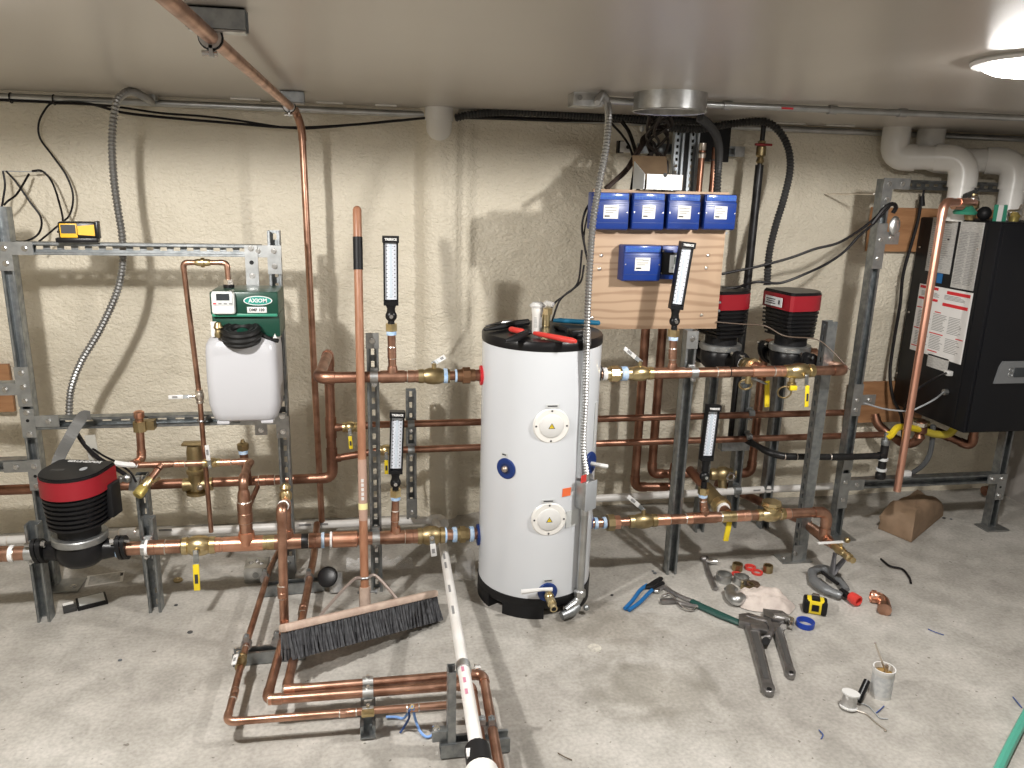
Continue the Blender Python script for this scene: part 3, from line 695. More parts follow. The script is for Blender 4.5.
# the vertical line that drops in front of the lower pipe
q0 = LP_(288); zt_ = at(287, 503, q0.y).z
dpx = az(285, 633, .10)
pb = pipe('copper_drop', 'copper pipe looping over the lower main and dropping to the floor strut', [q0+Z*.03, V((q0.x, q0.y, zt_)), at(281.5, 508, dpx.y), V((dpx.x, dpx.y, .16)), V((dpx.x, dpx.y, .11))], .0175)
MB().lathe([(.02, 0), (.026, .01), (.026, .03), (.018, .045), (.024, .06), (.012, .075)], q0+Z*(zt_-q0.z+.012), Z, 12).build('brass_bleeder', BRASS, pb); w_a, w_b = V((q0.x, q0.y, zt_)), at(281.5, 508, dpx.y); band(pb, 'white_tape', w_a.lerp(w_b, .62), (w_b-w_a), .022, .012, TAPEW)
coupling(pb, V((dpx.x, dpx.y, .28)), Z, .0175, .05); tee(pb, q0, ld, Z, RL, .02, .11, COP)
# ---------------------------------------------------------------- pump
def pump(label, c, flow, head_deg, s=1.0, top=True, front=False):
    """c: centre on the pipe axis; flow: direction of flow; head_deg: heading of the flat side of the head"""
    root = thing('circulator_pump', label, 'pump', c, RD(head_deg), group=None)
    fl = (Matrix.Rotation(-RD(head_deg), 3, 'Z') @ V(flow)).normalized()
    sd = fl.cross(Z)
    B = lambda mb, n, m, par=root, lab=None, a=38: mb.build(n, m, par, lab, world=False, ang=a)
    vol = B(MB().lathe([(.03, -.058), (.065, -.054), (.086, -.035), (.095, -.005), (.094, .03), (.086, .045)], V((0, 0, 0)), Z, 28).tube([fl*-.13*1, fl*-.06, fl*.06, fl*.13], [.036, .048, .048, .036], 18), 'volute', BLK)
    for sg in (-1, 1):
        f0 = fl*sg*.135
        fo = B(MB().prism([(.07*cos(a)*1.0+0, .042*sin(a)) for a in [2*pi*i/24 for i in range(24)]], f0, (Z*.8+sd*.6), (sd*.8-Z*.6), fl*sg, .016).prism([(.07*cos(a), .042*sin(a)) for a in [2*pi*i/24 for i in range(24)]], f0+fl*sg*.02, (Z*.8+sd*.6), (sd*.8-Z*.6), fl*sg, .014), 'flange', BLKM)
        for k in (-1, 1):
            bp = f0 + (Z*.8+sd*.6)*k*.056
            B(MB().cyl(bp-fl*sg*.012, bp+fl*sg*.055, .0075, 8).cyl(bp-fl*sg*.018, bp-fl*sg*.004, .013, 6), 'flange_bolt', STLC, fo)
    B(MB().lathe([(.098, .0), (.102, .004), (.102, .026), (.098, .03)], V((0, 0, .042)), Z, 32), 'clamp_ring', PLATE, root, 'grey metal clamp ring')
    B(MB().cyl((0, 0, .07), (0, 0, .125), .078, 24), 'neck', BLKM)
    def D(R_, ext, n=14):
        R_ *= .94; ext *= .94
        p = [(ext, -R_), (ext, R_)]
        return [(ext, -R_+.012), (ext, R_-.012), (ext-.012, R_)] + [(-R_*sin(t)*1.0, R_*cos(t)) for t in [pi*i/n for i in range(n+1)]] + [(ext-.012, -R_)]
    mb = MB(); z0 = .118; n = 7
    for i in range(n):
        zz = z0 + i*.0195; k = .80 + .20*min(1, i/3.0)
        mb.prism(D(.122*(.93+.07*i/6), .115*(.82+.18*min(1, i/3))), (0, 0, zz), X, Y, Z, .0095)
        mb.prism(D(.112*(.90+.1*i/6), .105*(.82+.18*min(1, i/3))), (0, 0, zz+.0095), X, Y, Z, .009)
    B(mb, 'cooling_fins', BLK, root, None, 30)
    zz = z0 + n*.0195
    rb = B(MB().prism(D(.126, .118), (0, 0, zz), X, Y, Z, .074), 'red_band', RED)
    B(MB().prism(D(.124, .116), (0, 0, zz+.074), X, Y, Z, .008), 'cap_edge', BLK)
    cap = B(MB().prism(D(.119, .112), (0, 0, zz+.082), X, Y, Z, .006), 'control_panel', BLK)
    # writing on the panel: small white name by the flat side, symbol cluster
    u = Matrix.Rotation(RD(-90), 3, 'Z') @ X
    return root, zz, B
def pump_marks(root, zz, B, ang):
    M = root.matrix_basis
    def Wp(v): return M @ V(v)
    R3 = M.to_3x3()
    text('lettering', 'GRUNDFOS', .026, WHT, root, Wp((.086, 0, zz+.0885)), R3 @ V((0, -1, 0)), R3 @ X, bold=.0005)
DRED = mat('dark_red_plug', (.13, .01, .015), 0, .4)
pc = LP_(82); pc = V(pc)+Z*.006
root, zz, B = pump('big black and red circulator pump at the far left in the lower pipe', pc, ld, 78)
pump_marks(root, zz, B, 0)
# plug box on the right rear corner of the head
R3 = root.matrix_basis.to_3x3().inverted()
def wv(v): return R3 @ V(v)
mb = MB(); mb.box(V((.06, -.118, .20)), (.07, .03, .14), bev=.006); B(mb, 'connector_box', BLKM)
for k in range(3):
    B(MB().cyl((-.0+.035*k, -.105, zz+.012), (-.0+.035*k, -.118, zz+.012), .007, 10), 'red_plug', DRED)
    B(MB().cyl((.01+.035*k, -.105, zz+.045), (.01+.035*k, -.118, zz+.045), .007, 10), 'red_plug', DRED)
B(MB().prism([(.02*cos(2*pi*i/12), .012*sin(2*pi*i/12)) for i in range(12)], (.01, -.04, zz+.088), X, Y, Z, .0008), 'display_icon', GRY)
B(MB().box((-.01, .05, zz+.0882), (.02, .05, .0008)), 'display_strip', DGRY)
# strap, cables, tag near the pump
sp = [at(90, 415.5, 3.335), at(84, 415.5, 3.335), at(78, 423, 3.33), at(70, 437, 3.28), at(60, 456, 3.27), at(56, 470, 3.25)]
mb = MB(); path = bez(sp, 6)
for a, b in zip(path, path[1:]):
    d = (b-a).normalized(); n = d.cross(Y).normalized(); n = (n*.8 + Y*.25).normalized(); n = (n - d*n.dot(d)).normalized()
    mb.box((a+b)/2, ((b-a).length+.004, .045, .003), ax3=(d, n, d.cross(n)))
o = mb.build('webbing_strap', mat('grey_webbing', (.13, .13, .125), 0, .6)); tag(o, 'dark grey webbing strap slung from the middle rail behind the left pump', 'strap')
cable('cable', 'pair of black cables running down from the strap to the right of the left pump', [at(74, 428, 3.36), at(84, 444, 3.34), at(97, 457, 3.3), at(112, 466, 3.28), at(126, 475, 3.27)], .009)
cable('cable', 'thin dark cable looping from the label tag to the pump clamp', [at(92, 448, 3.34), at(104, 456, 3.3), at(116, 462, 3.28), at(130, 472, 3.27), at(136, 482, 3.27)], .0045)
o = MB().box(V((at(92, 450, 3.33).x, 3.335, at(92, 450, 3.33).z)), (.042, .002, .13), ax3=(X+Z*.06, Y, Z-X*.06)).build('label_tag', mat('grey_tag', (.40, .39, .35), 0, .5)); tag(o, 'plain grey tag hanging by the cables above the left pump', 'tag')
cable('white_tube', 'short white plastic tube beside the pump head', [at(115, 463, 3.26), at(125, 464.5, 3.26), at(137, 465, 3.28)], .012, WHT, 'tube')
cf = thing('cable_clamp', 'shiny round fittings and clamp beside the right of the left pump', 'fitting', at(126, 480, 3.28))
for px, py, r in ((120, 479, .016), (127, 478, .02)): MB().sph(at(px, py, 3.27), r).build('knob', GALVB, cf)
MB().box(at(135, 483, 3.29), (.04, .03, .06), ax3=(X, Y, Z+X*.2), bev=.003).build('clip', PLATE, cf)
# white drain line along the wall
WPY = 3.72
w0, w1 = V((XL+.3, WPY, at(40, 540, WPY).z+.02)), V((at(436, 520, WPY).x, WPY, at(436, 520, WPY).z))
wp = pipe('white_drain_pipe', 'long white drain pipe running low along the wall to the left of the tank', [V((XL+.3, WPY, at(0, 541, WPY).z)), V((at(400, 521, WPY).x, WPY, at(400, 521, WPY).z)), w1], .021, PVCP, elbows=False)
for px, py in ((0, 541), (128, 532.5)): coupling(wp, V((at(px, py, WPY).x, WPY, at(px, py, WPY).z)), X, .021, .07, PVCP)
for px in (165, 305, 322): MB().box(V((at(px, 527, WPY-.021).x, WPY-.0215, at(px, 530.4-(px-150)*.036, WPY-.02).z)), (.06, .002, .01)).build('print_mark', INKG, wp)
# ================================================================ TANK
TX, TY, TR = .687, 3.12, .2525
TZ0, TZ1, TZ2 = .082, 1.175, 1.210
tk = thing('hot_water_tank', 'tall white cylindrical hot water tank with black lid and black base', 'tank', (TX, TY, 0))
body = MB().lathe([(TR-.01, TZ0), (TR, TZ0+.005), (TR, TZ1)], (TX, TY, 0), Z, 72).build('body', ENAM, tk)
MB().lathe([(TR+.001, TZ1-.004), (TR+.003, TZ1), (TR+.003, TZ2-.008), (TR-.002, TZ2), (TR-.03, TZ2+.002), (.02, TZ2+.003), (.001, TZ2+.003)], (TX, TY, 0), Z, 72).build('lid', BLK, tk, 'glossy black lid')
MB().lathe([(TR-.03, .03), (TR-.006, .045), (TR+.003, .06), (TR+.004, TZ0+.012), (TR-.004, TZ0+.014)], (TX, TY, 0), Z, 72).build('base', BLKM, tk, 'black plastic base ring')
for k, a in enumerate((-112, -172, -30, 70)):
    mb = MB(); P = []
    for s_ in (-1, 1):
        for r_ in ((TR+.004, TR-.06) if s_ < 0 else (TR-.06, TR+.004)): pass
    n = 8; w_ = 21; outer = [(TR+.003, RD(a-w_+2*w_*i/n)) for i in range(n+1)]; inner = [(TR-.075, RD(a+w_-2*w_*i/n)) for i in range(n+1)]
    mb.prism([(r*cos(t), r*sin(t)) for r, t in outer+inner], (TX, TY, 0), X, Y, Z, .062).build('foot', BLKM, tk)
def tsurf(px, py, off=0.0):
    """point on the front of the tank under a pixel, and its outward normal"""
    o = V((0, 0, CAMH)); d = ray(px, py); R_ = TR
    a = d.x*d.x + d.y*d.y; b = -2*(d.x*TX + d.y*TY); c = TX*TX + TY*TY - R_*R_
    t = (-b - math.sqrt(max(0, b*b-4*a*c)))/(2*a); p = o + d*t
    n = V((p.x-TX, p.y-TY, 0)).normalized(); return p + n*off, n
def disc(name, px, py, r, t, m, par, sc=1.0, off=0.0, label=None, seg=36, prof=None):
    p, n = tsurf(px, py, off); return MB().lathe(prof or [(r, 0), (r, t*.6), (r*.93, t)], p, n, seg).build(name, m, par, label), p, n
for px, py, lp in ((551.5, 426, 406), (549, 519.5, 501)):
    cov, p, n = disc('access_cover', px, py, .075, .012, PVC, tk, off=-.010, label='round cream access cover with a warning triangle')
    MB().lathe([(.052, .006), (.049, .014), (.044, .017)], p, n, 32).build('raised_dome', WHT, cov)
    u = Z.cross(n).normalized()
    for a in (0, 90, 180, 270): MB().cyl(p+(u*cos(RD(a))+Z*sin(RD(a)))*.063+n*.010, p+(u*cos(RD(a))+Z*sin(RD(a)))*.063+n*.0135, .004, 8).build('screw', INK, cov)
    tri = MB().prism([(-.014, -.010), (.014, -.010), (0, .014)], p+n*.0165, u, Z, n, .0008).build('warning_triangle', INK, cov)
    MB().prism([(-.0095, -.0075), (.0095, -.0075), (0, .0095)], p+n*.0172, u, Z, n, .0008).build('triangle_face', YEL, cov); text('warning_sign', '!', .012, INK, cov, p+n*.0184-Z*.001, u, Z)
    lp_, n2 = tsurf(px+(-.8 if py > 480 else 1), lp, .0012)
    lb = MB().box(lp_, (.052, .002, .014), ax3=(Z.cross(n2), n2, Z)).build('small_label', LGRY, tk, 'small grey port label'); MB().box(lp_+n2*.0014, (.040, .0008, .005), ax3=(Z.cross(n2), n2, Z)).build('label_print', INK, lb)
rg, p, n = disc('port_ring', 506, 468.5, .045, .008, BLUED, tk, off=-.003, label='dark blue port ring'); MB().lathe([(.026, .002), (.024, .009)], p, n, 24).build('inner_ring', mat('navy', (.006, .02, .09), 0, .4), rg)
MB().sph(p+n*.012, .014, 14).build('port_plug', mat('plug', (.45, .38, .32), .8, .4), rg)
lp_, n2 = tsurf(504.5, 454.5, .0012); lb = MB().box(lp_, (.034, .002, .017), ax3=(Z.cross(n2), n2, Z)).build('small_label', LGRY, tk); MB().box(lp_+n2*.0014, (.020, .0008, .006), ax3=(Z.cross(n2), n2, Z)).build('label_print', INK, lb)
rg, p, n = disc('port_ring', 589.5, 463, .05, .012, BLUED, tk, off=-.003, label='dark blue port ring')
MB().tube([p+n*.005, p+n*.03, p+n*.035+X*.05+Z*-.01], .009, 8).build('port_lead', WHT, rg)
rg, p, n = disc('port_ring', 547.5, 592, .043, .010, BLUED, tk, off=-.004, label='dark blue drain port ring')
lp_, n2 = tsurf(548, 580.5, .0012); lb = MB().box(lp_, (.042, .002, .014), ax3=(Z.cross(n2), n2, Z)).build('small_label', LGRY, tk); MB().box(lp_+n2*.0014, (.032, .0008, .005), ax3=(Z.cross(n2), n2, Z)).build('label_print', INK, lb)
dv = thing('drain_valve', 'brass drain valve with white lever at the foot of the white tank', 'valve', p)
d_ = (n + Z*-.15).normalized()
MB().lathe([(.014, 0), (.014, .02), (.02, .024), (.02, .045), (.016, .05), (.019, .06), (.019, .085), (.014, .09), (.016, .10), (.016, .115)], p, d_, 14).build('body', BRASS, dv)
MB().cyl(p+d_*.116, p+d_*.1165, .010).build('outlet', BLKM, dv); MB().cyl(p+d_*.035+Z*.015, p+d_*.035+Z*.035, .006).build('stem', BRASS, dv)
u = V((-1, .05, -.0)).normalized(); MB().tube([p+d_*.035+Z*.034+X*.012, p+d_*.035+Z*.036+u*.03, p+d_*.035+Z*.028+u*.12], [.009, .0075, .011], 8, sq=None).build('lever_handle', WHT, dv)
# side ports
for (px, y_, zz, mm) in ((481, 3.14, None, REDI), ):
    c = V((TX - TR*.985, TY+.01, zu)); MB().cyl(c+X*.012, c-X*.012, .042, 24).build('side_port_ring', REDI, tk, 'red port ring')
c = V((TX - TR*.985, TY+.02, zlow)); MB().cyl(c+X*.012, c-X*.012, .048, 24).build('side_port_ring', BLUED, tk, 'blue port ring')
zu2 = at(604, 372, 3.12).z; zl2 = at(598, 521.5, 3.10).z
for zq, mm in ((zu2, BLK), (zl2, BLUED)):
    c = V((TX + TR*.985, TY+.0, zq)); MB().cyl(c-X*.012, c+X*.01, .042, 24).build('side_port_ring', mm, tk)
lp_, n2 = tsurf(566.5, 492, .0012); MB().box(lp_, (.040, .0015, .036), ax3=(Z.cross(n2), n2, Z+X*.04)).build('orange_label', ORG, tk, 'small orange label')
for px, py, w_, h_ in ((595, 425, .03, .20), (592, 520, .045, .055)):
    lp_, n2 = tsurf(px, py, .0012); MB().box(lp_, (w_, .0015, h_), ax3=(Z.cross(n2), n2, Z)).build('printed_label', LGRY, tk)
lp_, n2 = tsurf(572, 518, .0008); MB().box(lp_, (.065, .0012, .075), ax3=(Z.cross(n2), n2, Z)).build('grey_label', LGRY, tk)
# lid items
def lidp(px, py, h=0): return az(px, py, TZ2+.004+h)
def tool_handle(mb, a, b, r0, r1, sq=(1, .6)): return mb.tube([a, a.lerp(b, .1), a.lerp(b, .9), b], [r0*.7, r0, r1, r1*.6], 10)
a, b, c2 = lidp(511, 331, .012), lidp(575, 342, .012), lidp(530, 333, .015)
sn = thing('tin_snips', 'red handled cutting snips lying across the front of the black tank lid', 'tool', c2)
tool_handle(MB(), lidp(534, 333, .014), lidp(576, 341.5, .012), .010, .012).build('handle', REDP, sn); tool_handle(MB(), lidp(510, 329, .012), lidp(524, 332, .012), .012, .012).build('handle', REDP, sn)
MB().sph(lidp(528, 332, .016), .017, 10, (1, 1, .7)).tube([lidp(528, 332, .014), lidp(516, 338, .012), lidp(505, 341, .008)], [.013, .016, .006], 8).build('jaw', BLKM, sn)
bl = thing('pliers', 'black jawed pliers lying at the left rear of the tank lid', 'tool', lidp(505, 326, .01))
MB().tube([lidp(484, 330, .008), lidp(500, 327, .012), lidp(514, 324, .014)], [.004, .012, .015], 8).tube([lidp(514, 324, .012), lidp(528, 322, .014)], [.016, .014], 8).build('jaws', BLKM, bl); MB().tube([lidp(486, 326, .006), lidp(502, 322.5, .010), lidp(512, 322, .012)], [.003, .008, .010], 8).build('blade', STL, bl)
wr = thing('level_tool', 'long teal blue handled tool lying along the back right of the tank lid', 'tool', lidp(578, 322, .01))
MB().tube([lidp(553, 320.5, .012), lidp(560, 320.5, .012), lidp(599, 323, .012), lidp(600, 323, .012)], [.008, .011, .011, .006], 10).build('handle', mat('teal_grip', (.01, .12, .22), 0, .4), wr); MB().tube([lidp(556, 327, .01), lidp(567, 330, .01)], .012, 8).build('head', BLKM, wr)
cup = thing('flux_tube', 'crumpled white printed tube standing on the tank lid', 'bottle', lidp(537, 332))
cb_ = lidp(536.5, 333); ch = at(536.5, 307, cb_.y).z - cb_.z
MB().tube([cb_, cb_+Z*ch*.7, cb_+Z*ch*.92, cb_+Z*ch], [.024, .026, .030, .026], 14, sq=(1, .8)).build('body', PAPER, cup); MB().tube([cb_+Z*ch, cb_+Z*(ch+.008), cb_+Z*(ch+.02)], [.03, .033, .018], 12).build('top', WHT, cup)
MB().box(cb_+V((0, -.0225, ch*.45)), (.032, .003, ch*.4)).build('print_block', PAPERG, cup)
bc_ = lidp(546, 326); o = thing('brass_fitting', 'brass fitting standing behind the white tube on the tank lid', 'fitting', bc_); MB().cyl(bc_, bc_+Z*.06, .018, 12).build('body', BRASS, o); hexnut(o, 'nut', bc_+Z*.065, Z, .026, .025, BRASS); MB().tube([bc_+V((-.02, .0, .085)), bc_+V((.0, .0, .10)), bc_+V((.03, 0, .092))], .012, 8).build('clear_cap', GLASS, o)
o = MB().box(lidp(577, 333, .015), (.07, .05, .03), ax3=(X+Y*.2, Y-X*.2, Z), bev=.004).build('tool_case', BLK); tag(o, 'small black case lying at the right of the tank lid', 'case')
cable('wire', 'thin black wire curving from the tank lid up to the plywood board', [lidp(552, 321, .01), at(560, 300, 3.3), at(572, 290, 3.29), at(581, 281, 3.27), at(584, 265, 3.27)], .0045, cat='wire')
cable('wire', 'thin black wire with tape end standing up from the rear of the tank lid', [lidp(548, 321, .015), at(553, 305, 3.32), at(566, 294, 3.31), at(578, 282, 3.28), at(582, 250, 3.27)], .0045, cat='wire')
# junction box, conduit on the tank face
jp, jn = tsurf(580, 490, .0)
ju = Z.cross(jn).normalized()
jz1, jz0 = tsurf(580, 478)[0].z, tsurf(580, 505)[0].z
jb_ = thing('junction_box', 'grey steel junction box mounted on the right front of the white tank', 'junction box', jp)
jc = V((jp.x, jp.y, (jz0+jz1)/2)) + jn*.03
MB().box(jc, (.066, .06, jz1-jz0), ax3=(ju, jn, Z), bev=.007).build('box', PLATE, jb_); MB().box(jc+jn*.031, (.069, .004, jz1-jz0+.004), ax3=(ju, jn, Z), bev=.0015).build('cover', GRY, jb_)
MB().box(jc-ju*.02+Z*(jz1-jz0)*.62+jn*.01, (.045, .004, .03), ax3=(ju, jn, Z+ju*.1)).build('red_label', REDP, jb_)
MB().cyl(jc+Z*(jz1-jz0)*.5, jc+Z*((jz1-jz0)*.5+.03), .018, 12).build('top_connector', EMT, jb_)
MB().cyl(jc-Z*(jz1-jz0)*.5, jc-Z*((jz1-jz0)*.5+.03), .018, 12).build('bottom_connector', EMT, jb_)
rz0 = .035
rc = pipe('steel_conduit', 'straight grey conduit running down the tank from the junction box to the floor', [jc-Z*((jz1-jz0)*.5+.03), V((jc.x, jc.y, .07)), V((jc.x-.02, jc.y-.0, .045)) + ju*-.06], .0165, EMT, cat='conduit')
MB().lathe([(.02, 0), (.026, .005), (.026, .03), (.02, .035)], V((jc.x, jc.y, .085)), Z, 8).build('coupling_nut', GALVB, rc)
fb = thing('elbow_fitting', 'grey cast elbow fitting on the floor at the end of the tank conduit', 'fitting', V((jc.x-.06, jc.y-.03, 0)))
MB().tube([V((jc.x-.01, jc.y-.01, .045)), V((jc.x-.04, jc.y-.03, .035)), V((jc.x-.09, jc.y-.05, .028))], [.020, .023, .018], 12).build('body', GALV, fb); MB().sph((jc.x+.03, jc.y-.01, .035), .014).build('cap', GALV, fb)
zt_ = TZ1
flexline('flexible_conduit', 'ribbed metal flexible conduit arching from the ceiling box down the front of the white tank', [az(597, 103, 2.10), az(602, 95, 2.135), at(607, 102, 3.02), at(608.5, 118, 2.96), at(606, 148, 2.92), at(599, 185, 2.90), at(593, 222, 2.88), at(590, 262, 2.87), at(588, 300, 2.865), at(586.5, 345, jc.y-.015), at(585, 400, jc.y-.0), at(583, 445, jc.y), jc+Z*((jz1-jz0)*.5+.03)], .0125, mat('flex_light', (.38, .38, .375), .9, .4), pitch=.0125)
fa, fz = tsurf(584, 345), 0
o = MB().tube([at(586.5, 338, 2.91), at(586.5, 345, 2.91)], .019, 8).build('conduit_connector', EMT); tag(o, 'small steel connector where the ribbed conduit passes the tank lid', 'fitting')
o = MB().box(tsurf(581.5, 405, .01)[0], (.02, .02, .62), ax3=(ju, jn, Z)).build('conduit_shadow', mat('shadow_grey', (.42, .44, .46), .3, .45)); tag(o, 'narrow grey strip on the tank face, shaped as the ribbed conduit shadow', 'channel')  # grey strip stands in for the shadow the conduit casts on the tank
# upper connection left of the tank
Uy = 3.13; Ud = X
ul = V((at(430, 376.6, Uy).x, Uy, zu)); ur = V((TX-TR, Uy+.005, zu))
pu = lambda px: V((at(px, 376, Uy).x, Uy, zu))
ball_valve('brass valve with a white lever turned away on the upper pipe left of the tank', pu(434), X, RR, V((.7, .4, .3)), WHT, .13, .06, BRASSD, stem=Z, face=V((0, -1, .4)))
un = thing('pipe_union', 'dark copper union with blue tape joining the upper left pipe to the tank', 'pipe fitting', pu(462))
MB().cyl(pu(444), ur+X*.01, RR*.85).build('tube', COPD, un); band(un, 'blue_tape', pu(445.5), X, RR*1.35, .016, TAPE); band(un, 'blue_tape', pu(456), X, RR*1.2, .008, TAPE); union(un, pu(466), X, RR*.95, mat('bronze', (.30, .17, .10), 1, .45), .075); coupling(un, pu(476), X, RR*.95, .03, COPD)
# thermometers
def thermo(label, base, py_top, py_case0, py_case1, x_top=None, r=.0165, yoff=0, tilt=None, stub_m=COP):
    """base: point on the pipe axis; pixel rows for nut top, case bottom and case top"""
    y = base.y
    zc0, zc1 = at(x_top[0], py_case0, y).z, at(x_top[1], py_case1, y).z
    xa, xb = at(x_top[0], py_case0, y).x, at(x_top[1], py_case1, y).x
    zn = at(x_top[0], py_top, y).z
    st = thing('thermometer_well', label[0], 'pipe fitting', base)
    nb = V((base.x + (xa-base.x)*.9, y, zn-.035))
    MB().cyl(base+Z*.03, nb, r).build('tube', stub_m, st); coupling(st, base.lerp(nb, .55), (nb-base), r, .045, stub_m)
    band(st, 'tape', nb, Z, r*1.25, .02, TAPE); hexnut(st, 'brass_nut', nb+Z*.022, Z, r*1.55, .03, BRASS)
    th = thing('thermometer', label[1], 'thermometer', nb+Z*.03)
    d = V((xb-xa, 0, zc1-zc0)); L = d.length; d.normalize(); u = Y.cross(d)*-1
    u = d.cross(Y); 
    if u.x < 0: u = -u
    c0 = V((xa, y-.0, zc0)); p = nb+Z*.036
    MB().tube([p, p.lerp(c0, .25)], [.014, .012], 12).build('neck', BLK, th)
    MB().sph(p.lerp(c0, .42), .024, 14, (1, .8, 1)).build('swivel', BLK, th); MB().cyl(p.lerp(c0, .42)-Y*.012, p.lerp(c0, .42)-Y*.024, .008, 8).build('swivel_bolt', STLC, th)
    MB().tube([p.lerp(c0, .6), p.lerp(c0, .8), c0], [.018, .016, .022], 12).build('case_socket', BLK, th)
    W_ = .058; A3 = (u, Y, d)
    cc = c0 + d*L/2
    cs = MB()
    cs.box(cc+Y*.008, (W_, .018, L), ax3=A3)
    for sg in (-1, 1): cs.box(cc+u*sg*(W_/2-.003)-Y*.004, (.007, .02, L), ax3=A3)
    cs.box(c0+d*.008-Y*.006, (W_, .022, .016), ax3=A3); cs.box(c0+d*(L-.012)-Y*.008, (W_*1.13, .03, .026), ax3=A3)
    cs = cs.build('case', BLK, th)
    sc_ = MB().box(cc-Y*.0025, (W_-.013, .004, L-.045), ax3=A3).build('scale', DIAL, th, 'pale scale plate with a glass tube')
    MB().box(cc-Y*.0055, (.009, .004, L-.06), ax3=A3).build('glass_tube', TUBEB, sc_)
    mb = MB(); n = 14
    for i in range(n):
        q = c0 + d*(.035 + (L-.075)*i/(n-1)) - Y*.005
        for sg in (-1, 1): mb.box(q+u*sg*.0155, (.0055, .001, .0028), ax3=A3)
        for sg in (-1, 1): mb.box(q+d*((L-.075)/(n-1)*.5 if i < n-1 else 0)+u*sg*.008, (.003, .001, .0010), ax3=A3)
    mb.build('scale_marks', INK, sc_)
    text('lettering', 'TRERICE', .0125, WHT, th, c0+d*(L-.012)-Y*.0235, u, d, bold=.0006)
    return th
tbase = V((at(392.5, 376.6, Uy).x, Uy, zu))
thermo(('copper stub with blue tape carrying the tall thermometer beside the broom handle', 'tall black thermometer standing on the upper pipe beside the broom handle'), tbase, 324, 305, 236, (391, 390.5))
tbase = LP_(394.5)
thermo(('copper stub with brass nut carrying the short thermometer on the lower left pipe', 'black thermometer on the lower left pipe in front of the narrow strut'), tbase, 490, 473, 411, (395.5, 397.5))
# two thin rear lines from the riser past the tank to the right
for k, (a, b, zz) in enumerate((((338, 427), (852, 412), 1), ((338, 458), (884, 432), 2))):
    z_ = (at(403, 423.2 if k == 0 else 447.3, RY).z + at(843, 412 if k == 0 else 433.4, RY).z)/2
    zs = at(334, 427.5 if k == 0 else 458, RY).z
    p0 = V((xr_+.03, RY, zs)); p1 = V((at(356, 425, RY).x, RY, (zs+z_)/2)); pe = V((at(b[0], b[1], RY).x, RY, z_))
    z_ = zs*.3+z_*.7; pe.z = z_
    rp2 = pipe('copper_line', ('upper', 'lower')[k]+' of the two slim copper lines running behind the white tank', [p0, V((p1.x+.12, RY, z_)), pe], .0175, COPD, elbows=False)
    if k == 0: ball_valve('small yellow levered valve by the big riser on the upper slim line', V((at(350, 427, RY).x, RY, zs)), X, .019, V((.05, -.1, -1)), YEL, .07, .09, BRASS, stem=-Y)
    else: ball_valve('small yellow levered valve left of the short thermometer on the lower slim line', V((at(386, 450, RY).x, RY, z_)), X, .019, V((.0, -.1, -1)), YEL, .07, .10, BRASS, stem=-Y)
    clamp(eF, V((at(411, 423, RY-.0).x, RY-.01, z_)), X, .019, F_, GALV)
# ================================================================ BROOM
h0 = az(365, 603, .10); zz_ = at(359, 376, Uy-RR-.017)
dv_ = (zz_-h0); tt = (at(357, 205, h0.y + dv_.y*1.45).z - h0.z)/dv_.z
h1 = h0 + dv_*tt
h1 = at(357, 206, h0.y+dv_.y*tt)
bl_, br_ = az(280, 652, .0), az(441, 612, .0)
bm_ = thing('push_broom', 'wide push broom standing on the floor, its wooden handle leaning on the upper pipe', 'broom', (h0.x, h0.y, 0))
hd = (h1-h0).normalized(); HL = (h1-h0).length
f_g0, f_g1 = .845, .925
rH = .0175
MB().tube([h0-hd*.02, h0+hd*HL*f_g0], rH, 14).tube([h0+hd*HL*f_g1, h1-hd*.015, h1-hd*.005, h1], [rH, rH, rH*.75, rH*.3], 14).build('handle', WOODH, bm_)
MB().tube([h0+hd*HL*f_g0, h0+hd*HL*f_g1], rH*1.12, 14).build('grip', BLKM, bm_, 'black foam grip')
def hp_(py):
    lo, hi = 0, 1
    for _ in range(30):
        m = (lo+hi)/2; p = h0.lerp(h1, m); v = p-V((0, 0, CAMH))
        yy = CYP + FPX*(v.x*_xd.y+v.y*_yd.y+v.z*_up.y)/(v.x*_xd.z+v.y*_yd.z+v.z*_up.z)
        if yy > py: lo = m
        else: hi = m
    return p
MB().tube([hp_(520), hp_(459)], rH*1.04, 14).build('label_sleeve', mat('sleeve', (.42, .28, .22), 0, .3), bm_, 'clear printed label sleeve')
MB().tube([hp_(509), hp_(503)], rH*1.08, 14).build('yellow_sticker', mat('pale_yellow', (.80, .74, .36), 0, .5), bm_)
for k in range(5): MB().box(hp_(479+4.5*k)-Y*(rH*1.06), (.011, .003, .013)).build('print_mark', WHT, bm_)
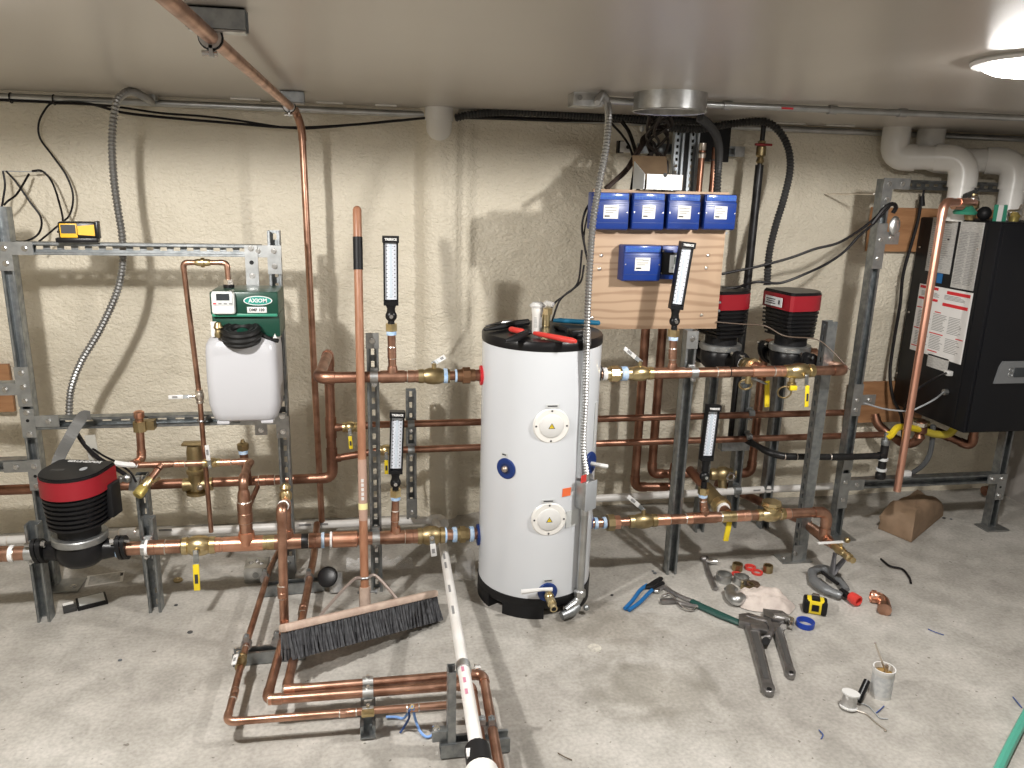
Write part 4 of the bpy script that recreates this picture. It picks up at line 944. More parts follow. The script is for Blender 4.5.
# block and bristles
ba, bb = az(281, 633, .10), az(437, 603, .10)
bl_, br_ = az(284, 661, .115), az(440, 620, .004)
ax_ = (br_-bl_); Lb = ax_.length; ax_.normalize(); nb_ = V((-ax_.y, ax_.x, 0)).normalized()
tiltf = -nb_*.45 - Z*.89; tiltf = (tiltf - ax_*tiltf.dot(ax_)).normalized()
up_ = -tiltf; blk_c = (bl_+br_)/2 + up_*.112
wd_ = ax_.cross(up_).normalized()
MB().box(blk_c, (Lb*.985, .062, .030), ax3=(ax_, wd_, up_), bev=.010).build('block', WOODB, bm_)
mb = MB(); random.seed(3)
rows, cols = 5, 44
for j in range(rows):
    for i in range(cols):
        s_ = (i+.5)/cols-.5; p = blk_c + ax_*(s_*Lb*.97) + wd_*((j/(rows-1)-.5)*.05) - up_*.014
        for k in range(5):
            dd = (tiltf + V((random.uniform(-.13, .13), random.uniform(-.13, .13), random.uniform(-.1, .05)))).normalized()
            q = p + dd*.10; 
            q.z = max(q.z, .002)
            mb.tube([p+V((random.uniform(-.004, .004), random.uniform(-.004, .004), 0)), q], [.0032, .0046], 3, False)
o = mb.build('bristles', BRIST, bm_, 'dense dark grey bristles'); o['kind'] = 'stuff'
MB().box(blk_c-up_*.045, (Lb*.965, .045, .055), ax3=(ax_, wd_, up_)).build('bristle_core', BRIST, bm_)
so = h0 + hd*.03
MB().tube([h0-hd*.03, h0+hd*.07], rH*1.35, 12).build('socket', WOODB, bm_)
jt_ = hp_(577)
for k, (px, py) in enumerate(((316, 632), (398, 609))):
    e = blk_c + ax_*((-.20, .16)[k]) + up_*.01
    s_ = (-1, 1)[k]
    MB().tube(bez([jt_+X*s_*.012-Y*.012, jt_+ax_*s_*.05+V((0, -.01, .004)), jt_.lerp(e, .5)+ax_*s_*.03, e], 6), .007, 6).build('brace', mat('brace_steel%d' % k, (.36, .30, .27), .6, .5), bm_)
MB().torus(jt_, hd, rH*1.1, .005, 18, 6).build('brace_clamp', GALV, bm_)
MB().cyl(hp_(592)-X*.03, hp_(592)+X*.05, .005, 8).cyl(hp_(592)+X*.042, hp_(592)+X*.052, .010, 8).build('clamp_bolt', GALV, bm_)
# ================================================================ CEILING ITEMS
z9 = 2.09; cx0 = az(240, 60, z9).x
cpA = az(165, 0, z9); cpB = az(299, 114, z9)
cxm = (cpA.x+cpB.x)/2
RX = at(301.7, 125, 3.72).x
cr = pipe('copper_pipe', 'copper pipe hung under the ceiling that turns down the wall at the left', [V((cxm, .9, z9)), V((cxm+.005, 3.70, z9)), V((RX, 3.72, 2.02)), V((at(319.5, 468, 3.70).x, 3.72, .10))], .0155, COP, rb=.06)
for (px, py, wpx) in ((222, 33, 0), (294, 104, 0)):
    p = az(px, py, 2.10); w_ = .125 if px < 250 else .10
    hb = thing('hanger_strut', 'short strut bracket under the ceiling holding the copper pipe, '+('nearer the viewer' if px < 250 else 'nearer the wall'), 'bracket', (p.x, p.y, CZ), group=None)
    strut_mb(MB(), (p.x-w_*.55, p.y, CZ-.045), (p.x+w_*.42, p.y, CZ-.045), -Z, SW, .042, False).build('channel', GALV, hb)
    MB().box((p.x-w_*.06, p.y, CZ-.048), (w_*.92, .040, .004)).build('channel_face', GALVB, hb)
    MB().torus((cxm, p.y, z9), Y, .021, .006, 20, 8).build('rubber_cushion', BLKM, hb); 
    MB().tube([(cxm, p.y-.010, z9), (cxm, p.y+.010, z9)], .0235, 16).box((cxm, p.y, z9-.028), (.008, .02, .024)).build('pipe_clamp', GALVB, hb)
    MB().cyl((cxm-.02, p.y, z9-.032), (cxm+.012, p.y, z9-.032), .006, 8).build('clamp_bolt', BOLT, hb)
# conduit along the wall/ceiling corner
cz_ = 2.118; EY = 3.955
o = MB().cyl((XL+.05, 3.93, cz_), (at(424, 118, 3.93).x, 3.93, cz_), .0155, 12).build('steel_conduit', EMT); tag(o, 'long steel conduit along the top of the wall, left of the white elbow', 'conduit')
for k, px in enumerate((11, 54)):
    o = MB().torus((at(px, 98, 3.93).x, 3.93, cz_-.004), X, .021, .003, 16, 6).build('cable_tie', BLK); tag(o, ('black cable tie on the ceiling conduit nearest the left edge', 'black cable tie on the ceiling conduit where the cable loop hangs')[k], 'cable tie')
for px, w_ in ((246, .13), (330, .12), (386, .10)):
    o = MB().box((at(px, 101+(px-246)*.04, 3.86).x, 3.86, CZ-.004), (w_, .03, .006)).build('paper_strip', PAPER); tag(o, {246: 'pale strip on the ceiling edge just left of the copper pipe bend', 330: 'pale strip on the ceiling edge just right of the copper pipe bend', 386: 'pale strip on the ceiling edge left of the white elbow'}[px], 'strip')
cable('cable', 'black cable sagging along the wall top from the left edge to the white elbow', [V((XL+.1, 3.92, 2.09)), at(0, 100, 3.92), at(54, 103, 3.92), at(90, 104, 3.90), at(120, 112, 3.86), at(160, 117, 3.86), at(230, 123, 3.86), at(290, 127.5, 3.87), at(350, 125, 3.88), at(425, 118, 3.90)], .006)
cable('cable', 'second thin black cable sagging just under the first on the upper left wall', [at(60, 103, 3.9), at(110, 106, 3.87), at(160, 113, 3.86), at(200, 116, 3.86), at(235, 120, 3.86), at(290, 128, 3.87), at(330, 127, 3.88), at(400, 120, 3.90)], .005)
pe = thing('pvc_elbow', 'white elbow pipe dropping from the ceiling into the foam column', 'pipe', (PX, 3.93, 2.0))
qx = at(439, 118, 3.90).x
pth, _ = corner_path([V((qx, 3.885, CZ)), V((qx, 3.885, 2.075)), V((qx+.005, 3.98, 2.03))], .06)
MB().tube(pth, .062, 24).build('tube', PVC, pe); MB().tube([V((qx, 3.885, CZ-.001)), V((qx, 3.885, 2.09))], .067, 24).build('socket', PVC, pe)
# second run of black flex and cables right of the elbow
flexline('flexible_conduit', 'black ribbed conduit hugging the ceiling between the white elbow and the round duct', [at(455, 118, 3.9), at(475, 114, 3.88), at(510, 112, 3.86), at(550, 114, 3.85), at(600, 117, 3.84), at(640, 119, 3.84), at(700, 121, 3.84)], .017, DGRY)
cable('cable', 'black cable bundle along the top of the wall behind the ribbed conduit', [at(448, 117, 3.92), at(500, 118, 3.92), at(560, 120, 3.92), at(620, 121, 3.9), at(660, 124, 3.9)], .009)
o = MB().cyl((at(455, 116, 3.95).x, 3.95, 2.125), (XR-.02, 3.95, 2.125), .0155, 12).build('steel_conduit', EMT); tag(o, 'long steel conduit along the top of the wall, right of the white elbow', 'conduit')
for k, px in enumerate((755, 790, 840)): 
    if k in (1, 2): o = MB().box((at(px, 127+k*2, 3.85).x, 3.86, CZ-.004), (.16, .03, .006)).build('paper_strip', PAPER); tag(o, ('', 'pale strip on the ceiling edge right of the black gas pipe', 'pale strip on the ceiling edge left of the big white elbows')[k], 'strip')
# j box, duct collar
jx0, jx1 = az(567, 95, CZ).x, az(597, 95, CZ).x; jy = 3.07
jbx = thing('junction_box', 'small galvanised junction box screwed to the ceiling left of the round duct', 'junction box', ((jx0+jx1)/2, jy, CZ-.05))
MB().box(((jx0+jx1)/2, jy, CZ-.0245), (jx1-jx0, .10, .049), bev=.003).build('box', GALVB, jbx); MB().box(((jx0+jx1)/2, jy-.053, CZ-.024), (jx1-jx0+.006, .004, .05)).build('cover', GALVB, jbx)
for q in (-.3, .3): MB().cyl(((jx0+jx1)/2+q*(jx1-jx0), jy-.055, CZ-.02), ((jx0+jx1)/2+q*(jx1-jx0), jy-.0565, CZ-.02), .010, 12).build('knockout', PLATE, jbx)
dcx, dcy = az(676, 92, CZ).x, 2.93; DR = .137
o = MB().lathe([(DR, 0), (DR, -.062), (DR+.003, -.065), (DR, -.068), (DR-.006, -.065), (DR-.006, -.002)], (dcx, dcy, CZ), Z, 48, False).build('duct_collar', GALVB); tag(o, 'round shiny galvanised duct collar hanging from the ceiling', 'duct')
em = V((0, 0, 2.128)); 
o = MB().cyl((jx1+.005, 3.06, 2.128), (dcx-.045, 3.06, 2.128), .0135, 12).build('steel_conduit', EMT); tag(o, 'short steel conduit between the ceiling junction box and the round duct', 'conduit')
lx = XR-.02
er = thing('steel_conduit', 'steel conduit running across the ceiling from the round duct to the right wall', 'conduit', (dcx+DR, 3.03, 2.13))
MB().cyl((dcx+DR*.8, 3.055, 2.13), (lx, 2.93, 2.13), .0135, 12).build('tube', EMT, er)
for px in (725, 830, 900): 
    t = (az(px, 106+(px-727)*.0413, 2.13).x-dcx-DR*.8)/(lx-dcx-DR*.8); p = V((dcx+DR*.8, 3.055, 2.13)).lerp(V((lx, 2.93, 2.13)), t)
    MB().cyl(p-X*.018, p+X*.018, .018, 12).build('coupling', EMT, er)
p = V((dcx+DR*.8, 3.055, 2.13)).lerp(V((lx, 2.93, 2.13)), .16); MB().box(p+V((0, -.0145, -.003)), (.05, .002, .008)).build('red_print', REDI, er)
# ================================================================ RIGHT STRUTS
def post(px, pyT, pyB, yy, label, f=F_, slots=True, xo=0, z0=0, zt=None, name='strut_post'):
    x = at(px, (pyT+pyB)/2, yy).x + xo
    s0 = thing(name, label, 'strut', (x, yy, z0)); zt = zt or at(px, pyT, yy).z
    strut('channel', (x, yy, z0), (x, yy, zt), f, s0, slots); return s0, x, zt
GYp = 3.17
sG, xG, zG = post(682, 331, 578, GYp, 'galvanised post right of the white tank carrying the upper right copper pipe')
plate(sG, [((xG, GYp, zG-.04), .054, .08)], F_, X, Z, [(xG, GYp, zG-.035)], name='end_bracket')
xH = at(813, 430, 3.22).x+.03
sH = thing('strut_post', 'plain faced strut post in front of the right hand pump, standing on a floor plate', 'strut', (xH, 3.22, 0))
zH = at(825, 322, 3.22).z
strut('channel', (xH+.025, 3.245, 0), (xH+.025, 3.245, zH), X, sH, True)
plate(sH, [((xH-.03, 3.25, .003), .16, .10)], Z, X, Y, [(xH-.08, 3.25, .003)], name='base_plate')
plate(sH, [((xH-.01-.02, 3.215, .05), .05, .09)], F_, X, Z, [(xH-.045, 3.215, .05)], name='base_angle')
IY = 3.46
xI = 2.425+.0
sI = thing('strut_post', 'tall strut post with corner plate between the right pump and the black boiler', 'strut', (xI, IY, 0))
zI = at(889, 179, IY).z; xI = at(884, 181, IY).x + .022
strut('channel', (xI, IY, 0), (xI, IY, zI), F_, sI, False)
plate(sI, [((xI-.0, IY+.0, .004), .15, .12)], Z, X, Y, name='base_plate')
def pI(px, py): p = at(px, py, IY); return (p.x, IY-.001, p.z)
zr1 = at(905, 184, IY).z
plate(sI, [((xI+.045, IY-.001, zr1), .14, .052), ((xI+.0, IY-.001, zr1-.06), .054, .12)], F_, X, Z, [(xI+.005, IY, zr1), (xI+.075, IY, zr1), (xI+.005, IY, zr1-.075), (xI+.0, IY, zr1-.11)], name='corner_bracket')
zb_ = at(882, 240, IY).z
plate(sI, [((xI+.002, IY-.001, zb_-.03), .054, .22), ((xI+.04, IY-.001, zb_+.01), .12, .06)], F_, X, Z, [(xI, IY, zb_+.0), (xI, IY, zb_-.09), (xI+.055, IY, zb_+.01)], name='lower_bracket')
mbb = MB().sph((xI+.055, IY-.02, zb_+.07), .032, 12, (.9, .5, 1.5)).build('hook', GALVB, sI, 'bright cast hook')
zc_ = at(856, 400, IY).z
plate(sI, [((xI, IY-.001, zc_), .054, .17), ((xI+.05, IY-.001, zc_), .11, .055)], F_, X, Z, [(xI, IY, zc_), (xI, IY, zc_-.05), (xI+.07, IY, zc_)], name='middle_bracket')
zd_ = at(844, 487, IY).z
plate(sI, [((xI, IY-.001, zd_-.02), .056, .20), ((xI+.055, IY-.001, zd_+.01), .12, .06)], F_, X, Z, [(xI, IY, zd_+.03), (xI, IY, zd_-.07), (xI+.07, IY, zd_+.01)], hole=[(xI, IY, zd_-.025)], name='lower_tee_bracket')
zg_ = at(848, 457, IY).z; MB().box((xI, IY-.004, zg_-.03), (.054, .01, .08)).build('pipe_bracket', PLATE, sI)
xJ = at(1003, 470, IY).x
strut('rail', (xI+.03, IY, zd_+.01), (xJ-.03, IY, zd_+.01), F_, sI, False)
wr_z = at(920, 185, 3.86).z; wr_ = thing('wall_rail', 'slotted strut rail on the wall behind the fat white vent pipes', 'strut', (3.2, 3.86, wr_z)); strut('channel', (at(903, 184, 3.86).x, 3.86, wr_z), (XR-.05, 3.86, wr_z), F_, wr_)
sJ = thing('strut_post', 'strut post under the right end of the black boiler', 'strut', (xJ, IY, 0))
strut('channel', (xJ, IY, 0), (xJ, IY, at(1010, 424, IY).z), F_, sJ, False)
plate(sJ, [((xJ-.0, IY+.0, .004), .14, .10)], Z, X, Y, name='base_plate')
plate(sJ, [((xJ-.03, IY-.001, zd_+.01), .12, .055), ((xJ+.005, IY-.001, zd_-.04), .054, .15)], F_, X, Z, [(xJ-.06, IY, zd_+.01), (xJ, IY, zd_+.01), (xJ, IY, zd_-.09)], hole=[(xJ, IY, zd_-.04)], name='corner_bracket')
KY = 3.60
sK, xK, zK = post(708, 360, 530, KY, 'dark strut post rising to the pump half hidden by the plywood board', slots=False, zt=1.05)
sM, xM, zM = post(776, 362, 500, KY, 'dark strut post directly under the right hand pump', slots=False, zt=1.03)
sL, xL, zL = post(738, 385, 512, 3.63, 'short slotted strut between the two dark posts clamping the slim copper lines', xo=.015)
for zz2 in (at(742, 413.5, RY).z, at(741, 437, RY).z): clamp(sL, V((xL+.02, 3.60, zz2)), X, .019, F_, GALV)
clamp(sL, V((xL-.01, 3.60, at(736, 490, 3.60).z)), X, .022, F_, GALV)
MB().box((xL-.03, 3.65, at(731, 445, 3.65).z), (.16, .05, .05)).build('cross_piece', GALV, sL)
# steel strips high above the board
for k, (px, pyT) in enumerate(((680, 130), (695, 131))):
    s0 = thing('strut_post', ('pale slotted strip standing upright above the board, the left one', 'pale slotted strip standing upright above the board, right one beside the copper pipes')[k], 'strut', at(px, 190, 3.75))
    x = at(px-1, 150, 3.75).x; strut_mb(MB(), (x, 3.75, 1.35), (x, 3.75, at(px, pyT, 3.75).z), F_, .052, .03, True, pitch=.03).build('channel', mat('pale_zinc%d' % k, (.55, .60, .64), .7, .4), s0)
    MB().box((x+.045, 3.77, 1.72), (.03, .02, .74)).build('backing', BLKM, s0)
o = MB().box((at(715, 138, 3.85).x-.05, 3.90, 2.03), (.30, .03, .17)).build('backing_board', BLKM); tag(o, 'black board on the wall just under the ceiling behind the flexible conduit', 'board')
s0 = thing('wall_strut', 'short level strut on the wall right of the copper pipes above the board', 'strut', at(735, 152, 3.9))
strut('channel', (at(640, 150, 3.9).x, 3.9, at(735, 151.5, 3.9).z), (at(743, 152, 3.9).x, 3.9, at(735, 151.5, 3.9).z), F_, s0, False); MB().box((at(739, 152, 3.9).x, 3.895, at(735, 151.5, 3.9).z), (.055, .008, .05)).build('end_plate', GALVB, s0)
for k, px in enumerate((700.5, 713.5)):
    x = at(px, 170, 3.7).x; zt_ = at(px, 158, 3.7).z
    r0 = thing('copper_pipe', ('upright copper pipe above the board, left of the pair', 'upright copper pipe above the board, right of the pair')[k], 'pipe', (x, 3.7, 1.3))
    MB().cyl((x, 3.7, 1.3), (x, 3.7, zt_+.05), .0155, 12).build('tube', COPD, r0)
    if k == 0: MB().lathe([(.018, 0), (.02, .02), (.012, .03), (.018, .04), (.018, .07)], (x, 3.7, zt_+.0), Z, 12).build('bleeder', SOLD, r0)
    else: MB().torus((x, 3.7, zt_-.01), Z, .02, .004, 14, 6).build('clip', STL, r0)
# ---------------------------------------------------------------- board and blue boxes
BY = 3.31
b00 = at(590, 190.5, BY); b10 = at(734, 193, BY); b11 = at(719, 330, BY); b01 = at(588.5, 326, BY)
bx0, bx1 = at(590.5, 255, BY).x, at(723.5, 255, BY).x; bzt, bzb = at(640, 190, BY).z, at(650, 329, BY).z
bd = thing('plywood_board', 'light plywood board with the blue control boxes, hanging beside the white tank', 'board', ((bx0+bx1)/2, BY, bzb))
MB().box(((bx0+bx1)/2, BY+.01, (bzt+bzb)/2), (bx1-bx0, .02, bzt-bzb), bev=.0015).build('panel', PLY, bd)
for px, py in ((601, 255.5), (599.5, 269), (708, 255.5), (706, 268), (592, 318), (701.5, 315)):
    p = at(px, py, BY); MB().sph((p.x, BY-.001, p.z), .0085, 10, (1, .5, 1)).build('screw', SOLD, bd)
MB().box((bx0+.03, BY-.0005, at(593, 264, BY).z), (.045, .0012, .003)).build('seam', WOODB, bd)
for zz3 in (bzt-.16, bzb+.1): strut('batten', (bx0+.08, BY+.021, zz3), (bx1+.02, BY+.021, zz3), F_, bd, False)
def bluebox(px0, px1, py0, py1, lab, yf=BY-.075):
    x0, x1 = at(px0, (py0+py1)/2, yf).x, at(px1, (py0+py1)/2, yf).x; z1_, z0_ = at((px0+px1)/2, py0, yf).z, at((px0+px1)/2, py1, yf).z
    cx2, cz2, w2, h2 = (x0+x1)/2, (z0_+z1_)/2, x1-x0, z1_-z0_
    r = thing('zone_relay_box', lab, 'control box', (cx2, BY-.01, z0_), group=None)
    MB().box((cx2, (yf+BY)/2, cz2), (w2, BY-yf-.001, h2), bev=.005).build('housing', BLUE, r)
    cv = MB().box((cx2, yf-.004, cz2-h2*.09), (w2*.985, .010, h2*.76), bev=.003).build('cover', BLUE, r)
    for q in (.22, .16, -.30): MB().box((cx2, yf-.0095, cz2+h2*q), (w2*.96, .0015, .0022)).build('groove', BLUED, cv)
    tp = MB().box((cx2, yf-.003, cz2+h2*.40), (w2*.94, .008, h2*.17), bev=.002).build('terminal_cover', mat('clear_blue'+lab[:6], (.05, .11, .42), 0, .15), r, 'translucent blue terminal cover')
    for i in range(9): MB().box((cx2-w2*.42+w2*.84*i/8, yf-.0075, cz2+h2*.40), (.0016, .001, h2*.14)).build('rib', BLUEG, tp)
    MB().box((cx2, yf-.0075, cz2+h2*.40), (w2*.9, .001, .002)).build('rib', BLUEG, tp)
    lb = MB().box((cx2, yf-.0095, cz2-h2*.01), (w2*.40, .002, h2*.36)).build('label', PAPER, r)
    for i, (a, b, ww) in enumerate(((-.08, .33, .2), (.08, .30, .16), (0, .1, .30), (-.04, -.05, .22), (-.10, -.32, .14))): MB().box((cx2+w2*a, yf-.0108, cz2-h2*.01+h2*.36*b), (w2*ww, .0008, .0028 if i != 4 else .006)).build('print_line', INKG if i != 4 else INK, lb)
    for sg in (-1, 1): MB().cyl((cx2+sg*w2*.45, yf-.009, cz2-h2*.02), (cx2+sg*w2*.45, yf-.0105, cz2-h2*.02), .003, 8).build('screw', SOLD, cv)
    MB().box((cx2+w2*.5+.003, (yf+BY)/2, cz2), (.005, .05, h2*.9)).build('side_gasket', BLKM, r)
    return r
bluebox(592, 628.5, 192.5, 230, 'blue relay box at the top left corner of the plywood, behind the ribbed conduit')
bluebox(632, 664, 193, 230, 'second blue relay box from the left in the top row')
bluebox(667.5, 699.5, 194, 230, 'third blue relay box from the left in the top row')
bluebox(704, 735.5, 194.5, 230, 'rightmost blue relay box of the top row, overhanging the plywood edge')
bluebox(623, 660.5, 245.5, 281.5, 'lone blue relay box in the middle of the plywood, below the row of four')
m0, m1 = at(661.5, 262, BY-.06), at(684, 262, BY-.06); zt1_, zb1_ = at(672, 246, BY-.06).z, at(672, 279.5, BY-.06).z
cm = thing('controller_module', 'small black and blue controller with grey display beside the lone blue box', 'control box', ((m0.x+m1.x)/2, BY-.01, zb1_))
cxx, czz, ww, hh = (m0.x+m1.x)/2, (zt1_+zb1_)/2, m1.x-m0.x, zt1_-zb1_
MB().box((cxx, BY-.03, czz), (ww, .058, hh), bev=.004).build('base', BLUE, cm)
MB().box((cxx, BY-.063, czz-hh*.02), (ww*.98, .008, hh*.66), bev=.002).build('rail_cover', BLKM, cm)
ct = MB().box((cxx+.014, BY-.074, czz-hh*.02), (ww*.62, .016, hh*.52), bev=.003).build('display_unit', LGRY, cm, 'light grey display unit')
MB().box((cxx+.018, BY-.083, czz+hh*.08), (ww*.40, .002, hh*.22)).build('screen', LCDG, ct)
for i in range(3): 
    for j in range(2): MB().box((cxx-.008+.017*i, BY-.083, czz-hh*.13-.012*j), (.009, .002, .006)).build('key', WHT if j else GRY, ct)
for px, py in ((663, 251), (682, 249), (661.5, 273)): p = at(px, py, BY-.062); MB().sph(p, .005, 8).build('screw', SOLD, cm)
# cardboard box on the board's top edge
kx0, kx1 = at(646.5, 185, BY-.05).x, at(682, 185, BY-.05).x; kz1 = at(665, 174.5, BY-.05).z
cbx = thing('cardboard_box', 'small open carton with white front standing on top of the blue boxes', 'box', ((kx0+kx1)/2, BY, bzt))
kz0 = bzt+.004; D0, D1 = BY-.05, BY+.10
MB().box(((kx0+kx1)/2, D0, (kz0+kz1)/2), (kx1-kx0, .003, kz1-kz0)).build('front_panel', WHT, cbx, 'white front panel')
MB().cyl(((kx0+kx1)/2, D0-.002, kz1-.002), ((kx0+kx1)/2, D0+.003, kz1-.002), .009, 14).build('finger_notch', BLKM, cbx)
MB().prism([(D0, kz0), (D1, kz0), (D1, kz1+.055), (D0, kz1)], (kx0-.012, 0, 0), Y, Z, X, .003).build('side_panel', LGRY, cbx)
MB().prism([(D0, kz0), (D1, kz0), (D1, kz1), (D0, kz1)], (kx1, 0, 0), Y, Z, X, .003).build('side_panel', CARD, cbx)
MB().box(((kx0+kx1)/2, D1, (kz0+kz1)/2), (kx1-kx0, .003, kz1-kz0)).build('back_panel', CARD, cbx); MB().box(((kx0+kx1)/2-.01, D1+.02, kz1+.035), (kx1-kx0, .003, .10), ax3=(X, Y+Z*.35, Z-Y*-.35)).build('lid_flap', CARD, cbx, 'raised brown lid flap')
MB().box(((kx0+kx1)/2, (D0+D1)/2, kz0+.002), (kx1-kx0, D1-D0, .003)).build('bottom', CARD, cbx)
# wires above the board
def wires(label, P, n, r, spread, cat='cable', m=CABLE, seed=1, grp=None):
    random.seed(seed)
    for i in range(n):
        o_ = [V((random.uniform(-1, 1), random.uniform(-1, 1)*.6, random.uniform(-1, 1)*.5))*spread for _ in P]
        cable('cable', label, [p+q for p, q in zip(P, o_)], r, m, cat, grp)
wires('brown and black cable in the bundle running from the round duct down to the board', [at(655, 128, 3.6), at(645, 138, 3.55), at(638, 152, 3.5), at(625, 172, 3.45), at(606, 189, 3.40)], 5, .0065, .012, m=mat('brown_cable', (.03, .018, .014), 0, .45), seed=2, grp='cable bundle slanting down to the board')
wires('dark cable dropping straight from the ceiling behind the open carton', [at(660, 112, 3.3), at(660, 128, 3.4), at(657, 140, 3.5), at(655, 165, 3.55), at(655, 190, 3.5)], 9, .0065, .055, m=mat('dark_cable', (.018, .012, .010), 0, .45), seed=5, grp='cables dropping behind the carton')
cable('cable', 'black cable crossing from the ceiling to the small white outlet and down', [at(612, 124, 3.8), at(622, 135, 3.75), at(630, 148, 3.7), at(634, 165, 3.6), at(631, 190, 3.45)], .006)
cable('cable', 'black cable hanging down behind the left part of the board beside the white outlet', [at(622, 122, 3.8), at(629, 132, 3.75), at(635, 150, 3.6), at(638, 170, 3.5), at(638, 192, 3.42)], .009)
cable('cable', 'thin black cable hanging down the left edge of the plywood board', [at(592, 200, 3.35), at(585, 212, 3.33), at(582, 228, 3.33), at(585, 248, 3.33), at(588, 262, 3.33)], .005)
cable('cable', 'thin black cable bowing out left of the plywood edge', [at(593, 196, 3.36), at(586, 222, 3.34), at(584, 240, 3.34), at(587, 258, 3.34)], .004)
oo = thing('outlet', 'small white outlet plate on the wall left of the open carton', 'outlet', at(625, 148, 3.88)); MB().box(at(625.5, 147, 3.88), (.055, .015, .052), bev=.003).build('plate', WHT, oo); MB().cyl(at(628, 147, 3.87), at(628, 147, 3.85), .010, 10).build('plug', BLKM, oo); MB().box(at(620, 147, 3.90), (.03, .03, .06)).build('back_box', BLKM, oo)
for i, (px, py) in enumerate(((642, 128.5), (649, 131), (655, 128.5), (660, 129.5), (666.5, 129.5))):
    o = MB().sph(at(px, py, 3.5), .011, 10, (1, 1, 1.3)).build('wire_connector', LGRY); tag(o, 'pale wire connector in the row under the round duct', 'connector', 'wire connectors under the duct')
flexline('flexible_conduit', 'dark liquid tight conduit from the round duct down behind the right blue box', [at(700, 118, 3.02), at(708, 124, 3.1), at(716, 135, 3.2), at(719, 150, 3.3), at(718, 170, 3.38), at(717, 195, 3.40)], .016, DGRY)
flexline('flexible_conduit', 'dark ribbed conduit looping over from the ceiling down to the right hand pump', [at(668, 128, 3.7), at(700, 129, 3.7), at(730, 124, 3.7), at(762, 121.5, 3.68), at(778, 130, 3.66), at(788, 148, 3.64), at(790, 170, 3.62), at(784, 198, 3.60), at(775, 228, 3.58), at(769, 255, 3.56), at(767, 285, 3.55)], .017, DGRY)
# gas pipe
gx0 = at(757, 190, 3.72).x
gz = at(744, 440, 3.72).z
ga = thing('gas_pipe', 'thick black iron gas pipe coming down from the ceiling behind the pumps', 'pipe', (gx0, 3.72, gz))
gtop = at(762, 165, 3.72).z
GX = gx0
MB().cyl((GX, 3.72, gz), (GX, 3.72, gtop), .021, 14).build('tube', BIRON, ga)
MB().cyl((GX, 3.72, gtop), (GX, 3.72, CZ), .012, 12).build('thin_tube', BIRON, ga)
z_a = at(763, 147, 3.72).z
MB().lathe([(.014, -.06), (.02, -.05), (.015, -.03), (.024, -.02), (.024, .02), (.015, .03), (.02, .045), (.014, .05)], (GX, 3.72, z_a-.02), Z, 12).build('brass_valve', BRASSD, ga, 'brass valve with red handle'); MB().box((GX, 3.70, z_a+.01), (.09, .015, .012), bev=.004).build('red_handle', mat('dark_red', (.30, .03, .03), 0, .45), ga)
MB().sph((GX, 3.70, at(765, 122, 3.70).z), .014).build('white_connector', WHT, ga)
z2g = at(790, 456.5, 3.58).z
gpts = [V((GX, 3.72, gz+.02)), V((GX, 3.72, z2g+.02)), V((at(776, 455, 3.53).x, 3.50, z2g)), V((at(845, 456, 3.40).x, 3.40, z2g)), V((at(878, 454, 3.38).x, 3.38, z2g))]
p1_ = [at(742, 436, 3.62), at(748, 441, 3.60), at(770, 453, 3.46), at(783, 456.5, 3.42), at(845, 455.5, 3.38), at(879, 453.5, 3.38)]
for p in p1_[3:]: p.z = p1_[3].z
gh = pipe('gas_pipe', 'black iron gas pipe running level from the pumps to the drip leg near the boiler', p1_, .0165, BIRON, couplings=((3, .12, .06), (3, .85, .05)))
pd = p1_[-1]; xd_ = at(880, 453, 3.38).x
dr = thing('gas_drip_leg', 'black gas drip leg with a tee and union hanging near the yellow hose', 'pipe', (xd_+.0, 3.38, at(875, 476, 3.38).z))
zt2, zb2 = at(886, 442, 3.38).z, at(874, 476, 3.38).z
xq = at(881, 455, 3.38).x+.015
MB().cyl((xq, 3.38, zb2), (xq, 3.38, zt2), .020, 14).cyl((xq, 3.38, pd.z), pd, .021, 14).build('tee', BIRON, dr)
for z_, r_, L_, m_ in ((zt2+.0, .023, .03, GALV), ((zt2+zb2)*.5-.0, .026, .015, LGRY), (zb2+.035, .027, .014, LGRY), (zb2-.0, .026, .03, BIRON)): band(dr, 'collar', (xq, 3.38, z_), Z, r_, L_, m_)
MB().tube([(xq, 3.38, zt2+.01), (xq+.0, 3.38, zt2+.05)], .012, 10).build('union', GALV, dr)
yp = [V((xq, 3.38, zt2+.045)), at(890, 436, 3.38), at(897, 428, 3.42), at(905, 427, 3.48), at(922, 430, 3.55)]
flexline('gas_hose', 'yellow gas hose curving from the drip leg up under the boiler', yp, .0175, YEL, cat='hose', ribs=False)
MB_ = [at(922, 430, 3.55), at(935, 434, 3.58), at(948, 434, 3.6), at(955, 428, 3.62)]
o = MB().tube(bez(MB_, 6), [.020, .022]*0 or .021, 10).build('gas_hose', mat('yellow_dull', (.55, .44, .05), 0, .45)); tag(o, 'yellow gas hose loop right under the boiler bottom', 'hose')
